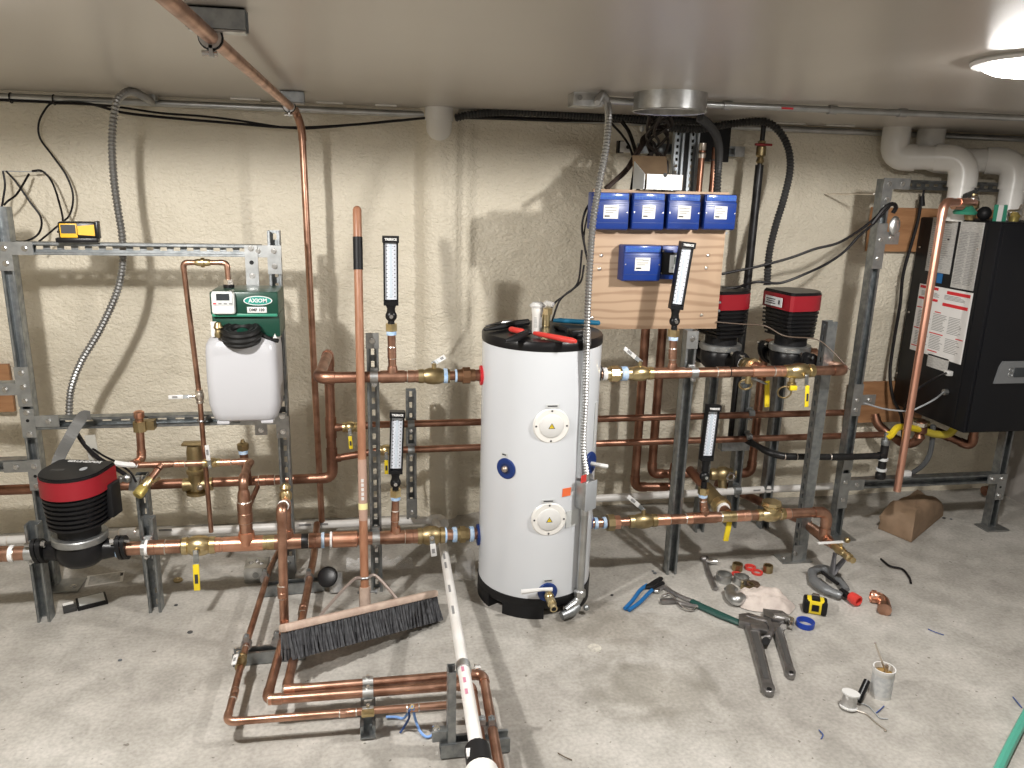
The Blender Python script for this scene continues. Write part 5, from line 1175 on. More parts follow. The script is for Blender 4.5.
# vertical big coppers
VY = 3.72
for k, (a, b, e, lab) in enumerate((((646, 332), (634, 487), (676, 491), 'stout vertical copper pipe right of the tank with its elbow just above the drain'), ((664, 332), (650, 474), (698, 474), 'second stout vertical copper pipe right of the tank, with the higher elbow'))):
    x = (at(a[0], a[1], VY).x + at(b[0], b[1], VY).x)/2; z_ = at(b[0], b[1], VY).z
    pipe('copper_pipe', lab, [V((x, VY, 1.45)), V((x, VY, z_)), V((at(e[0], e[1], VY).x, VY-.02, z_))], .0235, COPD)
x = at(758, 410, VY).x; z_ = at(746, 473, VY).z
vz1 = at(766, 342, VY).z
pipe('copper_pipe', 'stout copper pipe dropping between the two pumps and bending left at the bottom', [V((at(772, 345, VY).x, VY-.2, vz1)), V((x, VY, vz1)), V((x, VY, z_)), V((at(705, 474, VY).x, VY, z_))], .0235, COPD)
bv_ = thing('brass_assembly', 'dull brass valve cluster low behind the short thermometer on the right', 'valve', at(723, 474, 3.66))
p = at(722, 474, 3.66)
MB().lathe([(.03, -.07), (.036, -.05), (.03, -.03), (.042, -.01), (.042, .02), (.03, .04), (.034, .07)], p, X, 14).tube([p, p+V((0, -.02, -.07))], [.026, .022], 12).build('body', BRASSD, bv_); MB().torus(p+V((.03, -.045, .0)), Y, .02, .007, 16, 6).build('ring', STLC, bv_); MB().sph(p+V((.01, -.03, -.085)), .024, 12).build('knob', BRASS, bv_)
# white drain pipe right
wzr = (at(620, 498, WPY).z + at(820, 487, WPY).z)/2
w2w = pipe('white_drain_pipe', 'white drain pipe running low along the wall to the right of the tank', [V((TX+.05, WPY-.1, at(600, 499, WPY-.1).z)), V((at(832, 486, WPY-.1).x, WPY-.1, at(832, 486, WPY-.1).z))], .0205, PVCP, elbows=False)
for px in (757, 770): MB().box(V((at(px, 490, WPY-.121).x, WPY-.1215, at(px, 490.2-(px-757)*.055, WPY-.12).z)), (.04, .002, .008)).build('print_mark', INKG, w2w)
# ---------------------------------------------------------------- upper right copper line
UY2 = 3.12; RU = .0225
pz = at(740, 371.8, UY2).z
u2 = lambda px: V((at(px, 372, UY2).x, UY2, pz))
xe = at(850, 371, UY2).x - RU
un = thing('pipe_union', 'brass union with blue tape joining the tank to the upper right pipe', 'pipe fitting', u2(616))
MB().cyl(V((TX+TR-.005, UY2, pz)), u2(632), RU*.9).build('tube', COP, un); band(un, 'white_tape', u2(604.5), X, RU*1.25, .02, TAPEW); union(un, u2(614), X, RU*1.0, BRASS, .085); band(un, 'blue_tape', u2(624), X, RU*1.42, .028, TAPE)
ball_valve('brass valve with raised white lever on the upper pipe just right of the tank', u2(639.5), X, RU, V((-.80, -.05, .62)), WHT, .12, .10, BRASS, stem=Z, face=V((0, -1, .4)))
root = thing('copper_main', 'large copper pipe with tees crossing in front of the struts at the upper right', 'pipe', u2(650))
MB().cyl(u2(649), u2(788), RU).build('tube', COPB if 0 else COP, root); tee(root, u2(672), X, Z, RU, .017, .11, COP); coupling(root, u2(655), X, RU, .05); coupling(root, u2(723), X, RU, .06, COP)
tee(root, u2(762), X, V((-.25, 1, .2)), RU, .024, .10, COPB, .05); coupling(root, u2(779), X, RU, .05, COPB); MB().torus(u2(725)-X*-.02, X, RU*1.05, .003, 16, 6).build('cable_tie', BLK, root)
clamp(sG, V((xG, UY2, pz)), X, RU, F_)
ball_valve('large brass valve with a yellow lever hanging down on the upper right pipe', u2(799), X, RU*1.05, V((.02, -.1, -1)), YEL, .14, .14, BRASS, stem=V((.15, -1, -.2)), )
hb = thing('hose_bib', 'little brass drain cock under the large yellow levered valve', 'valve', u2(793)-Z*.05)
p = u2(793); MB().lathe([(.014, .0), (.014, .03), (.02, .035), (.02, .06), (.012, .07)], p-Z*.02, -Z, 12).build('body', BRASS, hb); MB().torus(p-Z*.10+X*-.03, V((.3, 1, .3)), .03, .004, 18, 6).build('ring_chain', BRASSD, hb); MB().box(p-Z*.075+V((.0, -.02, 0)), (.035, .012, .022), bev=.004).build('handle', YEL, hb)
vb = thing('hose_bib', 'little brass drain cock under the upper right pipe below the half hidden pump', 'valve', u2(749)-Z*.05); p = u2(749); MB().torus(p-Z*.065+Y*.02, V((.3, 1, .5)), .028, .005, 18, 6).build('ring_chain', BRASSD, vb); MB().cyl(p, p-Z*.055, .012, 10).build('body', BRASS, vb)
root = thing('copper_main', 'end of the upper right copper pipe turning back toward the wall', 'pipe', u2(812))
pth, el = corner_path([u2(811), V((xe, UY2, pz)), V((xe-.01, UY2+.28, pz))], .045)
MB().tube(pth, RU, 14).build('tube', COP, root)
for e in el: MB().tube(e, RU*1.14, 14).build('elbow', COP, root)
v1 = V((xe-.01, UY2+.17, pz)); v1c = thing('end_valve', 'brass fitting on the turned back end of the upper right copper pipe', 'valve', v1); MB().cyl(v1+Z*.015, v1+Z*.05, .014, 10).build('body', BRASSD, v1c); MB().torus(v1+Z*.06, Y, .018, .006, 14, 6).build('eye', BRASSD, v1c)
pipe('copper_pipe', 'copper cross pipe joining the right pump outlet to the turned back end', [V((xe-.01, 3.40, pz)), V((xe-.01, 3.50, pz)), V((at(812, 366, 3.52).x, 3.50, pz))], RU, COP)
thermo(('copper stub with brass nut carrying the thermometer in front of the plywood', 'tilted black thermometer standing in front of the plywood board'), u2(672), 330, 309, 242, (675.5, 687))
# pump 1 and 2
P1 = V((at(717, 362, 3.52).x, 3.50, at(735, 357, 3.50).z)); P2_ = V((at(785, 360, 3.50).x, 3.47, at(796, 358, 3.47).z))
for nm, pc_, hd_, lab in ((1, P1, 190, 'black and red circulator pump half hidden behind the plywood board'), (2, P2_, 188, 'black and red circulator pump at the right with its flat face showing')):
    root, zz, B = pump(lab, pc_, V((.35, -1, 0)) if nm == 1 else V((.25, -1, 0)), hd_)
    pl = B(MB().box((.1265, .0, zz+.036), (.003, .13, .045)), 'name_plate', LGRY); 
    for i, (a, b, w) in enumerate(((-.02, .01, .07), (-.02, 0, .06), (-.02, -.01, .075), (.045, 0, .012))): MB().box((.1285, a, zz+.036+b), (.0008, w, .004 if i < 3 else .02)).build('print_line', INK, pl, None, False)
br_ = P1 + V((.35, -1, 0)).normalized()*.15
d_ = (u2(762)+V((0, .05, .0)) - br_); L_ = d_.length; d_.normalize()
bu = thing('pipe_union', 'white taped brass union slanting from the half hidden pump to the upper right pipe', 'pipe fitting', br_)
MB().cyl(br_, br_+d_*L_, .024).build('tube', COP, bu); band(bu, 'white_tape', br_+d_*.03, d_, .033, .018, TAPEW); hexnut(bu, 'brass_nut', br_+d_*L_*.35, d_, .036, .04, BRASSD, 8); hexnut(bu, 'brass_nut', br_+d_*L_*.72, d_, .044, .035, BRASS, 8)
ly_ = br_+d_*L_*.5; lq_ = at(767, 384, ly_.y-.0); MB().tube([ly_, ly_+Z*-.05, lq_], .006, 8).build('lever_arm', GALV, bu); MB().box(at(767, 394, ly_.y), (.024, .010, .13), ax3=(X+Z*.1, Y, Z-X*.1), bev=.003).build('lever_handle', YEL, bu, 'yellow lever')
cable('wire', 'thin brown wire strung across both right pumps to the upper pipe end', [at(716, 322, 3.3), at(740, 324, 3.3), at(765, 326, 3.3), at(785, 336, 3.25), at(815, 339, 3.25), at(830, 349, 3.2), at(850, 370, 3.13)], .0028, mat('brown_wire', (.10, .07, .05), 0, .5), 'wire')
# lower right copper line
LYr = 3.10; RD2 = .0235
lz = (at(620, 521.5, LYr).z + at(790, 514, LYr).z)/2
l2 = lambda px: V((at(px, 518, LYr).x, LYr, lz))
un = thing('pipe_union', 'brass union with blue tape joining the tank to the lower right pipe', 'pipe fitting', l2(616))
MB().cyl(V((TX+TR-.02, LYr, lz)), l2(640), RD2*.85).build('tube', COP, un)
for px in (596, 604.5): band(un, 'blue_tape', l2(px), X, RD2*1.15, .016, TAPE)
hexnut(un, 'hex_ring', l2(610.5), X, RD2*1.7, .03, BRASSD, 8); hexnut(un, 'union_nut', l2(616), X, RD2*1.4, .035, COPB, 8); band(un, 'white_tape', l2(631), X, RD2*1.25, .01, TAPEW)
ball_valve('brass valve with white lever raised to the left on the lower right pipe', l2(643), X, RD2, V((-.75, -.05, .66)), WHT, .13, .11, BRASSD, stem=Z, face=V((0, -1, .4)))
root = thing('copper_main', 'large copper pipe with tees and elbow running low at the right of the tank', 'pipe', l2(653))
xe2 = at(829, 515, LYr).x-.01
zt3 = lz - (at(829, 515, LYr).z - at(828, 537, LYr).z)*1.0
pth, el = corner_path([l2(652), V((xe2, LYr, lz)), V((xe2, LYr, zt3))], .05)
MB().tube(pth, RD2, 16).build('tube', COP, root)
for e in el: MB().tube(e, RD2*1.14, 14).build('elbow', COP, root)
tee(root, l2(704), X, Z, RD2, .017, .12, COP)
for px, L, m in ((663, .06, COPB), (728, .07, BRASS), (742, .07, COPB), (692, .06, COPB), (784, .05, COPB)): coupling(root, l2(px), X, RD2, L, m)
cv_ = thing('check_valve', 'squat brass check valve with flat top in the lower right pipe', 'valve', l2(770))
p = l2(770); MB().lathe([(RD2*1.2, -.07), (RD2*1.25, -.05), (RD2*1.05, -.045), (RD2*1.5, -.02), (RD2*1.5, .02), (RD2*1.05, .045), (RD2*1.25, .05), (RD2*1.2, .07)], p, X, 18).cyl(p, p+Z*.05, .032, 14).build('body', BRASS, cv_); hexnut(cv_, 'cap', p+Z*.058, Z, .045, .016, BRASS, 8); band(cv_, 'rim', p+Z*.045, Z, .048, .006, BRASSD)
te = V((xe2, LYr, zt3)); fd_ = V((.35, -.9, -.0)).normalized()
t2 = thing('tee_fitting', 'copper tee below the elbow at the right end of the lower pipe', 'pipe fitting', te-Z*.03)
tc_ = te-Z*.02; back = V((-.03, 1, .02)).normalized()
MB().cyl(tc_+back*.16, tc_-back*.05, RD2*1.0, 16).build('tube', COP, t2)
MB().cyl(tc_+back*.09, tc_-back*.03, RD2*1.16, 16).tube([tc_, te+Z*.03], RD2*1.15, 14).build('tee', COP, t2); band(t2, 'reducer', tc_-back*.055, back, RD2*.9, .05, COP); band(t2, 'rear_collar', tc_+back*.165, back, RD2*1.2, .05, COPD)
dl = -back; vq = tc_+dl*.13
dvq = thing('drain_valve', 'brass drain valve with white lever at the right end of the lower pipe', 'valve', vq)
MB().lathe([(.014, -.05), (.02, -.03), (.024, 0), (.018, .02), (.02, .03), (.015, .04), (.02, .05), (.02, .075), (.013, .08), (.015, .1)], vq, dl, 12).build('body', BRASS, dvq); MB().cyl(vq+Z*.015, vq+Z*.045, .008, 8).build('stem', BRASSD, dvq)
MB().box(vq+V((-.055, 0, .043)), (.13, .018, .007), ax3=(X, Y, Z+X*.05), bev=.002).build('lever_handle', WHT, dvq); MB().sph(vq+V((.03, 0, .05)), .014).build('eye', BRASSD, dvq)
thermo(('copper stub with brass nut carrying the short thermometer at the lower right', 'short black thermometer on the lower right pipe in front of the dark post'), l2(704), 488, 460, 405, (706, 713))
# diagonal big valve
dA, dB = at(690, 470, 3.55), V((l2(728).x, LYr+.01, lz+.01)); dd = (dB-dA).normalized(); LL = (dB-dA).length
dg = thing('copper_diagonal', 'copper pipe and long brass valve slanting forward to the lower right pipe', 'pipe', dA)
MB().cyl(dA, dB, RD2).build('tube', COPD, dg); MB().tube([dA+dd*LL*.42, dA+dd*LL*.45, dA+dd*LL*.80, dA+dd*LL*.83], [RD2, .036, .036, .03], 18).build('valve_body', BRASSD, dg, 'dull brass valve body'); hexnut(dg, 'valve_nut', dA+dd*LL*.84, dd, .045, .04, BRASS, 10); band(dg, 'tape', dA+dd*LL*.90, dd, .032, .012, TAPEW)
MB().box(dB+V((.01, -.0, -.09)), (.026, .012, .10), ax3=(X-Z*.1, Y, Z+X*.1), bev=.004).build('yellow_lever', YEL, dg)
pipe('copper_pipe', 'copper pipe slanting back to the wall from the elbowed end behind the plain faced post', [at(716, 482, 3.75), at(748, 496, 3.7), tc_+back*.19], .0235, COPD, elbows=False)
pipe('copper_pipe', 'short copper bend behind the front post right of the tank', [at(678, 487, 3.6), at(672, 478, 3.6), at(674, 464, 3.6)], .019, COPD)
# ================================================================ BOILER
BX0, BX1, BY0, BY1, BZ0, BZ1 = 3.0, 3.50, 3.35, 3.93, .61, 1.69
bo = thing('wall_boiler', 'black wall hung boiler plastered with printed sheets on its left side', 'boiler', ((BX0+BX1)/2, BY1, BZ0))
MB().box(((BX0+BX1)/2, (BY0+BY1)/2, (BZ0+BZ1)/2), (BX1-BX0, BY1-BY0, BZ1-BZ0), bev=.008).build('casing', BOILB, bo)
MB().box(((BX0+BX1)/2, BY0-.004, (BZ0+BZ1)/2), (BX1-BX0-.03, .012, BZ1-BZ0-.02), bev=.004).build('front_panel', BOILB, bo)
MB().box((BX0-.002, BY0+.075, (BZ0+BZ1)/2), (.006, .004, BZ1-BZ0-.02)).build('panel_seam', BLKM, bo)
def side(px, py): 
    p = ax(px, py, BX0-.002); return p
def sheet(c4, name, m, lab=None, lines=None):
    """sheet on the boiler's left side from pixel corners tl,tr,br,bl"""
    P = [side(*c) for c in c4]
    y0 = (P[0].y+P[3].y)/2; y1 = (P[1].y+P[2].y)/2; z1_ = (P[0].z+P[1].z)/2; z0_ = (P[2].z+P[3].z)/2
    o = MB().box((BX0-.002, (y0+y1)/2, (z0_+z1_)/2), (.003, abs(y1-y0), z1_-z0_)).build(name, m, bo, lab)
    return o, y0, y1, z0_, z1_
A_, y0, y1, z0_, z1_ = sheet(((933, 217), (959, 219), (949, 275), (926, 270)), 'printed_sheet', PAPERG, 'tall grey printed sheet with diagrams')
for k, (a, b, c_, d) in enumerate(((.55, .95, .06, .12), (.35, .42, .10, .16), (.18, .30, .06, .09), (.75, .62, .05, .10))): MB().box((BX0-.0042, y0+(y1-y0)*a, z0_+(z1_-z0_)*(b if b < 1 else .9)), (.001, abs(y1-y0)*c_*1.6, (z1_-z0_)*d*.3)).build('diagram_mark', INK, A_)
def textlines(o, y0, y1, za, zb, n, m=INKG, cols=1, h=.0028, seed=1):
    random.seed(seed)
    mb = MB(); 
    for c in range(cols):
        ya = y0 + (y1-y0)*(.06 + c*.9/cols); yb = y0+(y1-y0)*(.06+(c+.9)*.9/cols)
        for i in range(n):
            z = za + (zb-za)*(i+.5)/n; f = random.uniform(.7, 1)
            mb.box((BX0-.0042, (ya+ya+(yb-ya)*f)/2, z), (.0006, abs(yb-ya)*f, h))
    mb.build('text_lines', m, o)
textlines(A_, y0, y1, z0_+.02, z1_-.02, 22, seed=4)
B_, y0, y1, z0_, z1_ = sheet(((962, 221), (985, 223), (973, 291), (950, 287)), 'printed_sheet', PAPERG, 'tall grey printed sheet with dense text')
textlines(B_, y0, y1, z0_+.02, z1_-.05, 34, seed=6, cols=2)
C_, y0, y1, z0_, z1_ = sheet(((921, 283), (974, 294), (960, 363), (909, 350)), 'warning_sheet', mat('sheet_white', (.74, .73, .72), 0, .5), 'white sheet with red headings')
Hh = z1_-z0_
for ya, yb, zz4, hh4 in ((.02, .38, .965, .04), (.55, .97, .945, .045), (.02, .40, .80, .035), (.50, .96, .77, .045), (.02, .12, .66, .014), (.38, .50, .64, .014), (.02, .16, .35, .014), (.34, .60, .33, .014), (.84, .97, .33, .014), (.02, .14, .08, .014), (.36, .54, .07, .014)):
    MB().box((BX0-.0044, y0+(y1-y0)*(ya+yb)/2, z0_+Hh*zz4), (.001, abs(y1-y0)*(yb-ya), Hh*hh4)).build('red_heading', REDI, C_)
textlines(C_, y0, y1, z0_+Hh*.10, z0_+Hh*.31, 9, cols=3, seed=8); textlines(C_, y0, y1, z0_+Hh*.37, z0_+Hh*.62, 11, cols=3, seed=9); textlines(C_, y0, y1, z0_+Hh*.84, z0_+Hh*.91, 4, cols=2, seed=10)
sheet(((929, 354), (949, 359), (947, 372), (926, 366)), 'printed_sheet', PAPERG)
sheet(((938, 273), (943, 274), (941, 284), (936, 282)), 'blue_tag', BLUEG)
for px, py in ((909, 312), (897, 373), (920, 247), (978, 249)): MB().sph(side(px, py), .006, 8).build('screw', SOLD, bo)
# badge on the front
bp_ = at(1017, 374, BY0-.012); bw = at(1040, 374, BY0-.012)
z_1, z_0 = at(1010, 361, BY0-.01).z, at(1010, 383, BY0-.01).z; xa = at(995, 372, BY0-.01).x
bdg = MB().prism([(0, 0), (.19, 0), (.20, .05), (.19, z_1-z_0), (.03, z_1-z_0), (.015, z_1-z_0-.03)], (xa, BY0-.010, z_0), X, Z, F_, .008).build('control_badge', mat('badge_grey', (.20, .21, .22), .3, .4), bo, 'grey control badge')
MB().box((xa+.15, BY0-.020, (z_0+z_1)/2), (.09, .004, .05), bev=.001).build('display', LCD, bdg)
for i in range(2): MB().torus((xa+.085, BY0-.019, (z_0+z_1)/2+(.012 if i else -.012)), Y, .012, .0025, 14, 6).build('button_ring', PLATE, bdg)
c1_, c2_ = side(951, 373), side(947, 392)
o = MB().box(c1_-X*.015, (.03, .035, .026), bev=.003).build('cable_plug', WHT); tag(o, 'white square plug on the lower left side of the boiler', 'plug')
o = MB().cyl(c2_, c2_-X*.02, .017, 8).build('cable_gland', PLATE); tag(o, 'round metal gland on the boiler side just below the white plug', 'fitting')
cable('cable', 'black cable curving from the white plug under the boiler', [c1_-X*.03, at(938, 377, 3.4), at(922, 386, 3.38), at(910, 398, 3.4), at(903, 412, 3.45)], .006)
cable('cable', 'grey cable running from the round gland to the post bracket', [c2_-X*.02, at(935, 399, 3.40), at(920, 407, 3.4), at(908, 411, 3.42), at(885, 409, 3.43), at(864, 403, 3.43)], .0045, GRY)
cable('cable', 'long black cord hanging between the tall post and the boiler', [at(921, 200, 3.85), at(918, 220, 3.85), at(911, 245, 3.85), at(903, 275, 3.85), at(900, 305, 3.85), at(894, 340, 3.85), at(890, 372, 3.82), at(893, 398, 3.75), at(901, 415, 3.6), at(903, 436, 3.5)], .009)
o = MB().tube([at(922, 206, 3.84), at(922, 196, 3.84)], [.016, .013], 10).tube([at(923, 196, 3.84), at(924, 190, 3.84)], .006, 8).build('plug', BLKM); tag(o, 'black plug at the top end of the long cord left of the boiler', 'plug')
pg = at(888, 206, IY-.04)
for k, P in enumerate(([pg, at(875, 218, 3.42), at(860, 230, 3.42), at(838, 243, 3.42), at(815, 249, 3.44), at(790, 258, 3.46), at(760, 266, 3.48), at(722, 274, 3.5)], [pg+V((.01, 0, .0)), at(873, 224, 3.42), at(858, 237, 3.42), at(845, 251, 3.42), at(828, 263, 3.42), at(805, 274, 3.42), at(780, 283, 3.44), at(756, 282, 3.46), at(738, 287, 3.5), at(722, 289, 3.52)])):
    cable('cable', ('upper black cable sagging from the tall post to the plywood board', 'lower black cable sagging from the tall post past the pumps')[k], P, .0065)
cl = thing('cable_loop', 'black cable bight hooked over the top bracket of the tall post', 'cable', pg); MB().tube(bez([at(872, 224, 3.41), at(884, 209, 3.40), at(892, 204, 3.40), at(896, 207, 3.42), at(893, 213, 3.43)]), .010, 8).build('loop', CABLE, cl)
# bare rod at left of post
o = MB().cyl(at(826, 194, 3.97), at(874, 194, 3.5), .0035, 6).build('threaded_rod', SOLD); tag(o, 'thin rod sticking out of the foam toward the top of the tall post', 'rod')
# boards behind
for (a, b, lab) in (((872, 207), (936, 252), 'orange-brown plywood panel on the wall behind the top of the tall post'), ((850, 382), (905, 421), 'orange-brown plywood panel on the wall low behind the tall post')):
    p0, p1 = at(a[0], a[1], 3.945), at(b[0], b[1], 3.945); o = MB().box(((p0.x+p1.x)/2+(.25 if a[1] < 300 else .05), 3.945, (p0.z+p1.z)/2), (p1.x-p0.x+(.5 if a[1] < 300 else .1), .02, p0.z-p1.z)).build('wall_board', OSB); tag(o, lab, 'board')
# raw copper riser in front of the boiler
CY = 3.32
zt5, zb5 = at(945, 202, CY).z, at(899, 491, CY).z; xa5 = (at(941, 212, CY).x+at(899, 488, CY).x)/2
e5 = V((BX0+.12, 3.60, zt5))
cr2 = pipe('copper_riser', 'bright pink copper pipe dropping past the boiler side, open at its lower end', [at(975, 203, 3.52), V((at(960, 204, 3.45).x, 3.42, zt5)), V((xa5, CY, zt5)), V((xa5, CY, zb5))], .0185, mat('raw_copper', (.88, .50, .38), 1, .38, (.78, .40, .29), 5), rb=.05)
hexnut(cr2, 'fitting', at(958, 204, 3.44), X, .028, .05, COP, 10)
gv = thing('relief_valve', 'brass relief valve with green cap on top of the boiler', 'valve', V((BX0+.16, 3.6, BZ1)))
p = at(972, 204, 3.53); MB().lathe([(.02, 0), (.028, .02), (.02, .05), (.034, .06), (.034, .09), (.02, .11), (.02, .13)], V((p.x, 3.53, BZ1)), Z, 12).build('body', BRASSD, gv); MB().lathe([(.05, -.012), (.055, 0), (.03, .03), (.01, .04)], at(965, 212, 3.48), Z, 14).build('green_cap', GREENL, gv); MB().sph(p+Z*.02, .03, 12).build('bonnet', SOLD, gv); MB().box(p+V((-.02, 0, .05)), (.07, .02, .02), ax3=(X+Z*.4, Y, Z)).build('lever', DGRY, gv)
MB().sph(V((p.x+.08, 3.53, BZ1+.035)), .035, 12).build('cap_nut', BLKM, gv)
tg = MB().box(at(1000, 214, 3.46)-Z*.0, (.075, .002, .09), ax3=(X, Y, Z-X*.05)).build('tag_card', GREENL); tag(tg, 'small green and white tag card standing on the boiler top', 'tag')
MB().box(at(1000, 214, 3.457), (.028, .002, .088)).build('white_stripe', WHT, tg)
fk = thing('boiler_outlet', 'small brass outlet fitting on the boiler top right of the green tag', 'fitting', at(1013, 217, 3.5)); MB().lathe([(.02, -.03), (.025, 0), (.03, .01), (.012, .03)], at(1014, 218, 3.5), Z, 12).build('body', YELB, fk); MB().tube(bez([at(1010, 216, 3.5), at(1009, 211, 3.5), at(1018, 210, 3.5), at(1022, 205, 3.5)]), .006, 8).build('wire_lever', SOLD, fk)
# PVC vents
VX1, VX2, VYv = 3.065, 3.36, 3.66
def pvcrun(label, stub, dn_, zt):
    r_ = .066
    zh = zt
    P = [V((stub[0], stub[1], CZ)), V((stub[0], stub[1], zh)), V((dn_[0], dn_[1], zh)), V((dn_[0], dn_[1], BZ1-.01))]
    root = thing('vent_pipe', label, 'pipe', (dn_[0], dn_[1], BZ1)); pth, el = corner_path(P, .10)
    MB().tube(pth, r_*.92, 28).build('tube', PVC, root)
    for e in el: MB().tube(e, r_*1.05, 28).build('elbow', PVC, root)
    MB().cyl(P[0], P[0]-Z*.06, r_*1.05, 28).build('coupling', PVC, root)
    return root
zv = at(965, 158, VYv).z
pvcrun('fat white vent pipe elbowing from the ceiling to the boiler, the nearer left one', (at(895, 135, 3.87).x, 3.86, 0), (at(960, 190, VYv).x+.005, VYv, 0), zv)
pvcrun('fat white vent pipe elbowing from ceiling to boiler, right one at the picture edge', (at(930, 138, 3.90).x, 3.895, 0), (at(1008, 200, VYv).x+.015, VYv, 0), zv-.005)
# under the boiler
pipe('copper_pipe', 'copper pipe bending up into the right of the boiler bottom', [V((at(975, 425, 3.6).x, 3.6, BZ0)), V((at(972, 445, 3.6).x, 3.6, at(972, 447, 3.6).z)), at(940, 433, 3.7), at(925, 428, 3.75)], .0235, COPD)
pipe('copper_pipe', 'copper trap bending down under the left of the boiler bottom', [V((at(918, 418, 3.6).x+.02, 3.6, BZ0)), V((at(919, 440, 3.6).x, 3.6, at(919, 441, 3.6).z)), at(905, 445, 3.65), at(886, 432, 3.75), at(877, 424, 3.78), at(875, 414, 3.8)], .0225, COPD)
bf = thing('brass_fitting', 'shiny union cluster under the boiler between the yellow hoses', 'fitting', at(920, 428, 3.55)); MB().lathe([(.02, -.05), (.03, -.03), (.022, -.01), (.034, .0), (.034, .03), (.022, .04), (.028, .06)], at(920, 432, 3.55), Z, 14).build('body', COPD, bf); hexnut(bf, 'hex_nut', at(920, 424, 3.55), Z, .036, .02, SOLD, 6); MB().cyl(at(911, 420, 3.6), at(928, 424, 3.6), .018).build('cross_tube', BRASSD, bf)
flexline('drain_hose', 'dark grey drain hose dropping from the boiler to the low strut rail', [at(933, 425, 3.6), at(932, 442, 3.6), at(929, 456, 3.6), at(922, 466, 3.58), at(911, 474, 3.54)], .014, mat('hose_grey', (.09, .095, .10), 0, .5), 'hose', False)
o = MB().box(at(906, 475, 3.50), (.05, .03, .05), bev=.006).build('connector', WHT); tag(o, 'white connector at the lower end of the dark drain hose', 'connector')
pipe('copper_pipe', 'short brown pipe end lying under the right post near the room corner', [at(984, 491, 3.85), at(992, 490, 3.85)], .03, COPD, elbows=False)
# ================================================================ FLOOR PIPEWORK
zf = .095
a1, a2, a3, a4 = az(287, 535, zf), az(270, 568, zf), az(226.5, 722, zf), az(452, 704.5, zf)
fa_ = pipe('copper_floor_pipe', 'thinnest outer copper pipe of the floor loop with a small white levered valve', [a1, az(270, 568, zf), az(247, 642, zf), a3, a4], .0125, COP, rb=.03)
dA_ = (a3-az(247, 642, zf)).normalized()
coupling(fa_, az(234, 695, zf), dA_, .0125, .05); coupling(fa_, az(246.5, 645, zf), dA_, .0125, .04); coupling(fa_, az(348, 713, zf), X, .0125, .05); coupling(fa_, az(413, 708, zf), X, .0125, .035)
MB().tube([az(233.5, 660, zf), az(231, 668, zf)]*0 or [az(412, 706.5, zf+.0), az(412, 706.5, zf+.03)], .008, 8).build('bleed_nub', BRASS, fa_)
ball_valve('small valve with a white lever in the thinnest floor pipe', az(240.5, 665, zf), dA_, .0135, -dA_+V((0, 0, .05)), WHT, .07, .0, BRASSD, stem=Z) if 0 else ball_valve('small valve with a white lever in the thinnest floor pipe', az(241, 662, zf), dA_, .0135, dA_, WHT, .07, .085, BRASSD, stem=V((-.2, 0, 1)))
zc5 = .11
b1_, b2_, b3_ = az(285, 633, zc5), az(266.5, 700, zc5), az(452, 686, zc5)
db = (b2_-b1_).normalized()
fb_ = pipe('copper_floor_pipe', 'middle copper pipe of the floor loop continuing from the vertical drop', [b1_+Z*.05, b1_, b2_, b3_, az(471, 685, zc5), az(489, 790, zc5)], .0165, COP, rb=.035)
c1_, c2_, c3_ = az(314, 556, zc5), az(286.5, 690, zc5), az(452, 676, zc5)
fc_ = pipe('copper_floor_pipe', 'innermost copper pipe of the floor loop passing under the broom head', [V((RX+.0, 3.68, .12)), c1_, az(299, 634, zc5), c2_, c3_, az(483, 674, zc5), az(503, 790, zc5)], .0165, COP, rb=.035)
coupling(fc_, az(303, 610, zc5), (c2_-c1_), .0165, .06); coupling(fc_, az(292, 689.5, zc5), (c3_-c2_), .0165, .05, COPB); coupling(fb_, az(275, 699, zc5), (b3_-b2_), .0165, .04, COPB)
# floor struts
def fstrut(p0, p1, lab, par=None, z=.052):
    r = thing('floor_strut', lab, 'strut', (p0.x, p0.y, 0)); strut('channel', (p0.x, p0.y, z), (p1.x, p1.y, z), Z, r, False); return r
s1 = fstrut(az(233, 652, .05), az(305, 645, .05), 'short strut lying on the floor under the white levered floor valve')
s2 = fstrut(az(262, 585, .05), az(324, 579, .05), 'short strut lying on the floor beside the galvanised box')
def fclamp(par, p, d, r): MB().tube([p-d*.012, p+d*.012], r*1.3, 14).build('pipe_clamp', STL, par); MB().cyl(p+Z*r, p+Z*(r+.03), .006, 8).box(p+Z*(r+.012), (.02, .022, .02)).build('clamp_bolt', GALV, par)
for p in (az(246.5, 644.5, zf), az(277, 641, zc5)): fclamp(s1, p, dA_, .0155)
for p in (az(265, 578, zf), az(309, 578, zc5)): fclamp(s2, p, db, .0155)
v0_ = az(368, 741, 0)
v3 = thing('clamp_post', 'short upright strut on the floor clamping the three floor pipes', 'strut', v0_)
vz = at(368, 678, v0_.y).z
yv = az(368, 706, zf).y + .0
strut('channel', (v0_.x, v0_.y+.02, 0), (v0_.x, v0_.y+.02, .05), F_, v3, False)
top_y = az(368, 676, zc5+.02).y
strut('arm', (v0_.x, v0_.y+.0, .058), (v0_.x, top_y+.02, .058), Z, v3, False)
for p, r in ((az(368, 711, zf), .0125), (az(368, 693, zc5), .0165), (az(368, 682.5, zc5), .0165)):
    MB().tube([p-X*.018, p+X*.018], r*1.25, 14).build('pipe_clamp', GALVB, v3); MB().cyl(p+Z*r, p+Z*(r+.012), .007, 6).build('clamp_bolt', BOLT, v3)
MB().box(az(368, 713, zf+.012), (.042, .03, .012), bev=.003).build('brass_clip', BRASS, v3)
hs_ = thing('floor_strut', 'strut assembly on the floor carrying the white pipe near the bottom of the picture', 'strut', az(452, 745, 0))
hy0, hy1 = az(440, 742, .05), az(509, 735, .05)
